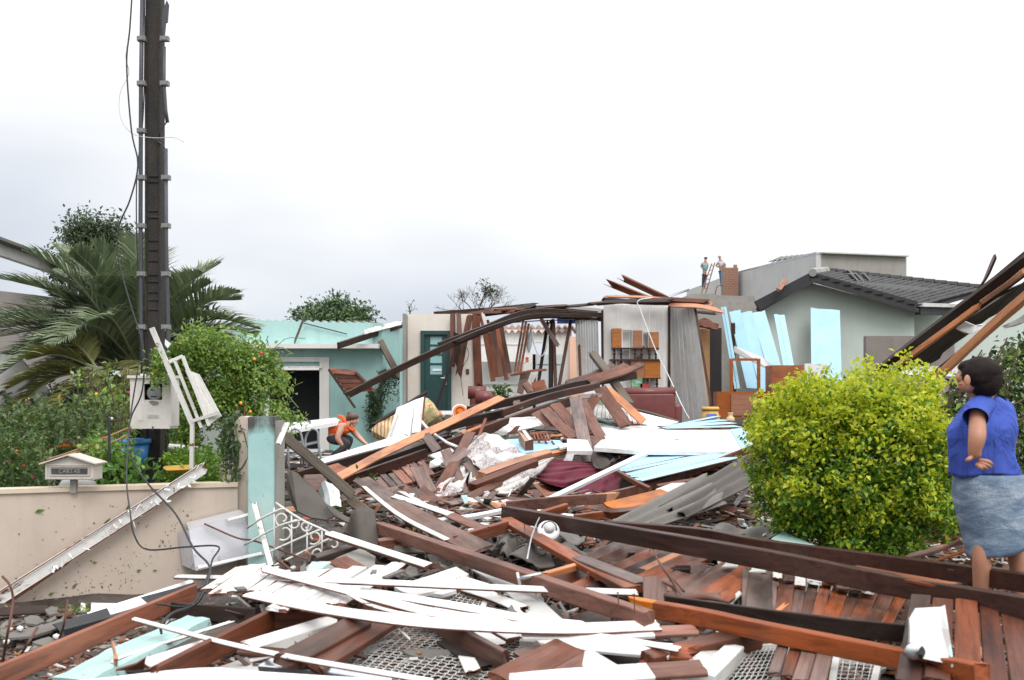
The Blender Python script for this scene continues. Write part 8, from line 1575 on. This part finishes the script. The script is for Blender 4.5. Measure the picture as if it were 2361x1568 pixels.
def shards(name, n, area, ln, wd, th, mat, up=.05, tl=.35, seed=1):
    g = np.random.default_rng(seed); mb = MB(); k = 0
    while k < n:
        py = g.uniform(area[2], area[3]); px = g.uniform(area[0], area[1])
        if px < 700 and py < 1370 and px < 645 - 0: continue
        p = S(px, py, 0)
        if p.x < -2.3 and p.y > 7.6 and p.y < 12: continue
        if p.y > 20.3 or (1240 < px < 1570 and 1050 < py < 1160) or (px < 790 and 1130 < py < 1310) or (1050 < px < 1230 and 1000 < py < 1110): continue
        L, w_, h_ = g.uniform(*ln) * g.uniform(.5, 1), g.uniform(*wd), g.uniform(*th); a = g.uniform(0, 6.28); t1, t2 = g.normal() * tl, g.normal() * tl * .8
        rot = Matrix.Rotation(a, 3, 'Z') @ Matrix.Rotation(t1, 3, 'Y') @ Matrix.Rotation(t2, 3, 'X'); c = p + Vector((0, 0, abs(t1) * L * .25 + g.uniform(0, up)))
        hx, hy, hz = L / 2, w_ / 2, h_ / 2; sk = g.uniform(-.5, .5, 4) * w_ * 1.6
        vs = [c + rot @ Vector(v) for v in ((-hx + sk[0], -hy, -hz), (-hx + sk[1], hy, -hz), (hx + sk[2], hy, -hz), (hx + sk[3], -hy, -hz), (-hx + sk[0], -hy, hz), (-hx + sk[1], hy, hz), (hx + sk[2], hy, hz), (hx + sk[3], -hy, hz))]
        mb.add(vs, [(4, 5, 6, 7), (3, 2, 1, 0), (0, 1, 5, 4), (1, 2, 6, 5), (2, 3, 7, 6), (3, 0, 4, 7)]); k += 1
    return tag(mb.build(name, mat), kind='stuff')
shards('splinter_debris', 4200, (640, 1780, 985, 1300), (.12, .7), (.02, .08), (.005, .016), DEB, .07, .16, 1)
shards('splinter_debris', 3800, (560, 2361, 1200, 1568), (.05, .38), (.012, .06), (.004, .014), DEB, .04, .3, 2)
shards('splinter_debris', 1500, (0, 600, 1395, 1568), (.02, .14), (.008, .04), (.003, .010), DEB, .01, .2, 3)
shards('splinter_debris', 700, (1700, 2361, 1230, 1330), (.05, .3), (.02, .07), (.005, .015), DEB, .03, .3, 4)
TIL = islandmat('cement_shards', [(0, (.20, .185, .17)), (.35, (.14, .13, .12)), (.6, (.26, .245, .225)), (.85, (.09, .08, .07))], .75)
shards('cement_tile_shards', 650, (850, 1500, 1200, 1370), (.06, .26), (.05, .16), (.006, .009), TIL, .07, .45, 5); shards('cement_tile_shards', 200, (0, 420, 1400, 1500), (.04, .16), (.03, .1), (.005, .008), TIL, .01, .15, 6)
shards('cement_tile_shards', 260, (1400, 2361, 1250, 1568), (.05, .2), (.04, .13), (.006, .009), TIL, .03, .4, 7)
# board scraps one could count, zone by zone
rr = random.Random(77)
WORD = {BR.name: 'dark brown', RD.name: 'reddish', GB.name: 'greyish brown', DK.name: 'blackish', OR.name: 'orange', WH.name: 'white', WD.name: 'dirty white', GS.name: 'pale grey', CEM.name: 'grey'}
for lab, grp, n, (x0, x1, y0, y1), mats, (l0, l1), (w0, w1), az in [
    ('board scrap in the rubble left of the lace cloth', 'board scraps left of the lace cloth', 22, (690, 980, 1090, 1180), [BR, RD, GB, DK], (.4, 1.1), (.06, .14), 0),
    ('board scrap in the band below the lace and maroon cloths', 'board scraps below the cloths', 34, (850, 1560, 1130, 1190), [BR, RD, GB, OR, DK], (.4, 1.2), (.05, .13), 0),
    ('painted scrap in the band below the lace and maroon cloths', 'pale scraps below the cloths', 14, (850, 1560, 1130, 1195), [WH, WD, GS], (.3, .9), (.05, .12), 0),
    ('strip lying on the ground around the crouching woman', 'white strips around the crouching woman', 22, (650, 930, 1010, 1075), [WH, WD, GS], (.5, 1.5), (.05, .12), 0),
    ('board scrap on the ground behind the dark rafters', 'board scraps behind the dark rafters', 18, (860, 1420, 955, 1010), [BR, RD, OR, DK], (.4, 1.2), (.06, .14), 0),
    ('board scrap beside the striped white board and white panels', 'board scraps beside the white panels', 14, (1180, 1700, 985, 1120), [BR, RD, GB], (.3, .9), (.05, .12), 0),
    ('board scrap wedged low under the main beams at centre', 'dark scraps under the main beams', 26, (880, 1500, 1200, 1400), [DK, BR, GB], (.25, .8), (.05, .12), 0),
    ('board scrap among the planks in the right foreground', 'board scraps in the right foreground', 24, (1480, 2300, 1290, 1560), [RD, BR, GB], (.2, .7), (.05, .12), 0),
    ('board scrap lying between joists and mesh at lower left', 'board scraps at lower left', 14, (470, 1000, 1440, 1560), [BR, WD, GB, DK], (.2, .6), (.05, .11), 0),
    ('scrap lying between corrugated sheets and bush', 'scraps beside the bush foot', 12, (1620, 1950, 1150, 1260), [GB, CEM, BR], (.3, .9), (.06, .14), 0)]:
    for i in range(n):
        ax_, ay_ = rr.uniform(x0, x1), rr.uniform(y0, y1)
        if 1240 < ax_ < 1580 and ay_ < 1165: ay_ += 40
        a = S(ax_, ay_, 0) + Vector((0, 0, rr.uniform(.02, .10))); t_ = rr.choice([rr.gauss(.3, .35), rr.gauss(2.7, .4), rr.uniform(0, 6.28)]); L = rr.uniform(l0, l1)
        b_ = a + Vector((math.cos(t_) * L, math.sin(t_) * L, 0)); b_.z = H(b_.x, b_.y) + rr.uniform(.02, .11)
        if a.y > 20.5 or b_.y > 20.8: continue
        m_ = rr.choice(mats); mid = l0 + (l1 - l0) * .5
        B(('longer ' if L > mid else 'shorter ') + WORD[m_.name] + ' ' + lab, [a, b_], rr.uniform(w0, w1), rr.choice([.012, .02, .03]), m_, (rr.uniform(0, 55), rr.uniform(-40, 40)), (.04, .05), 'board_scrap', 'board', grp, n=2)
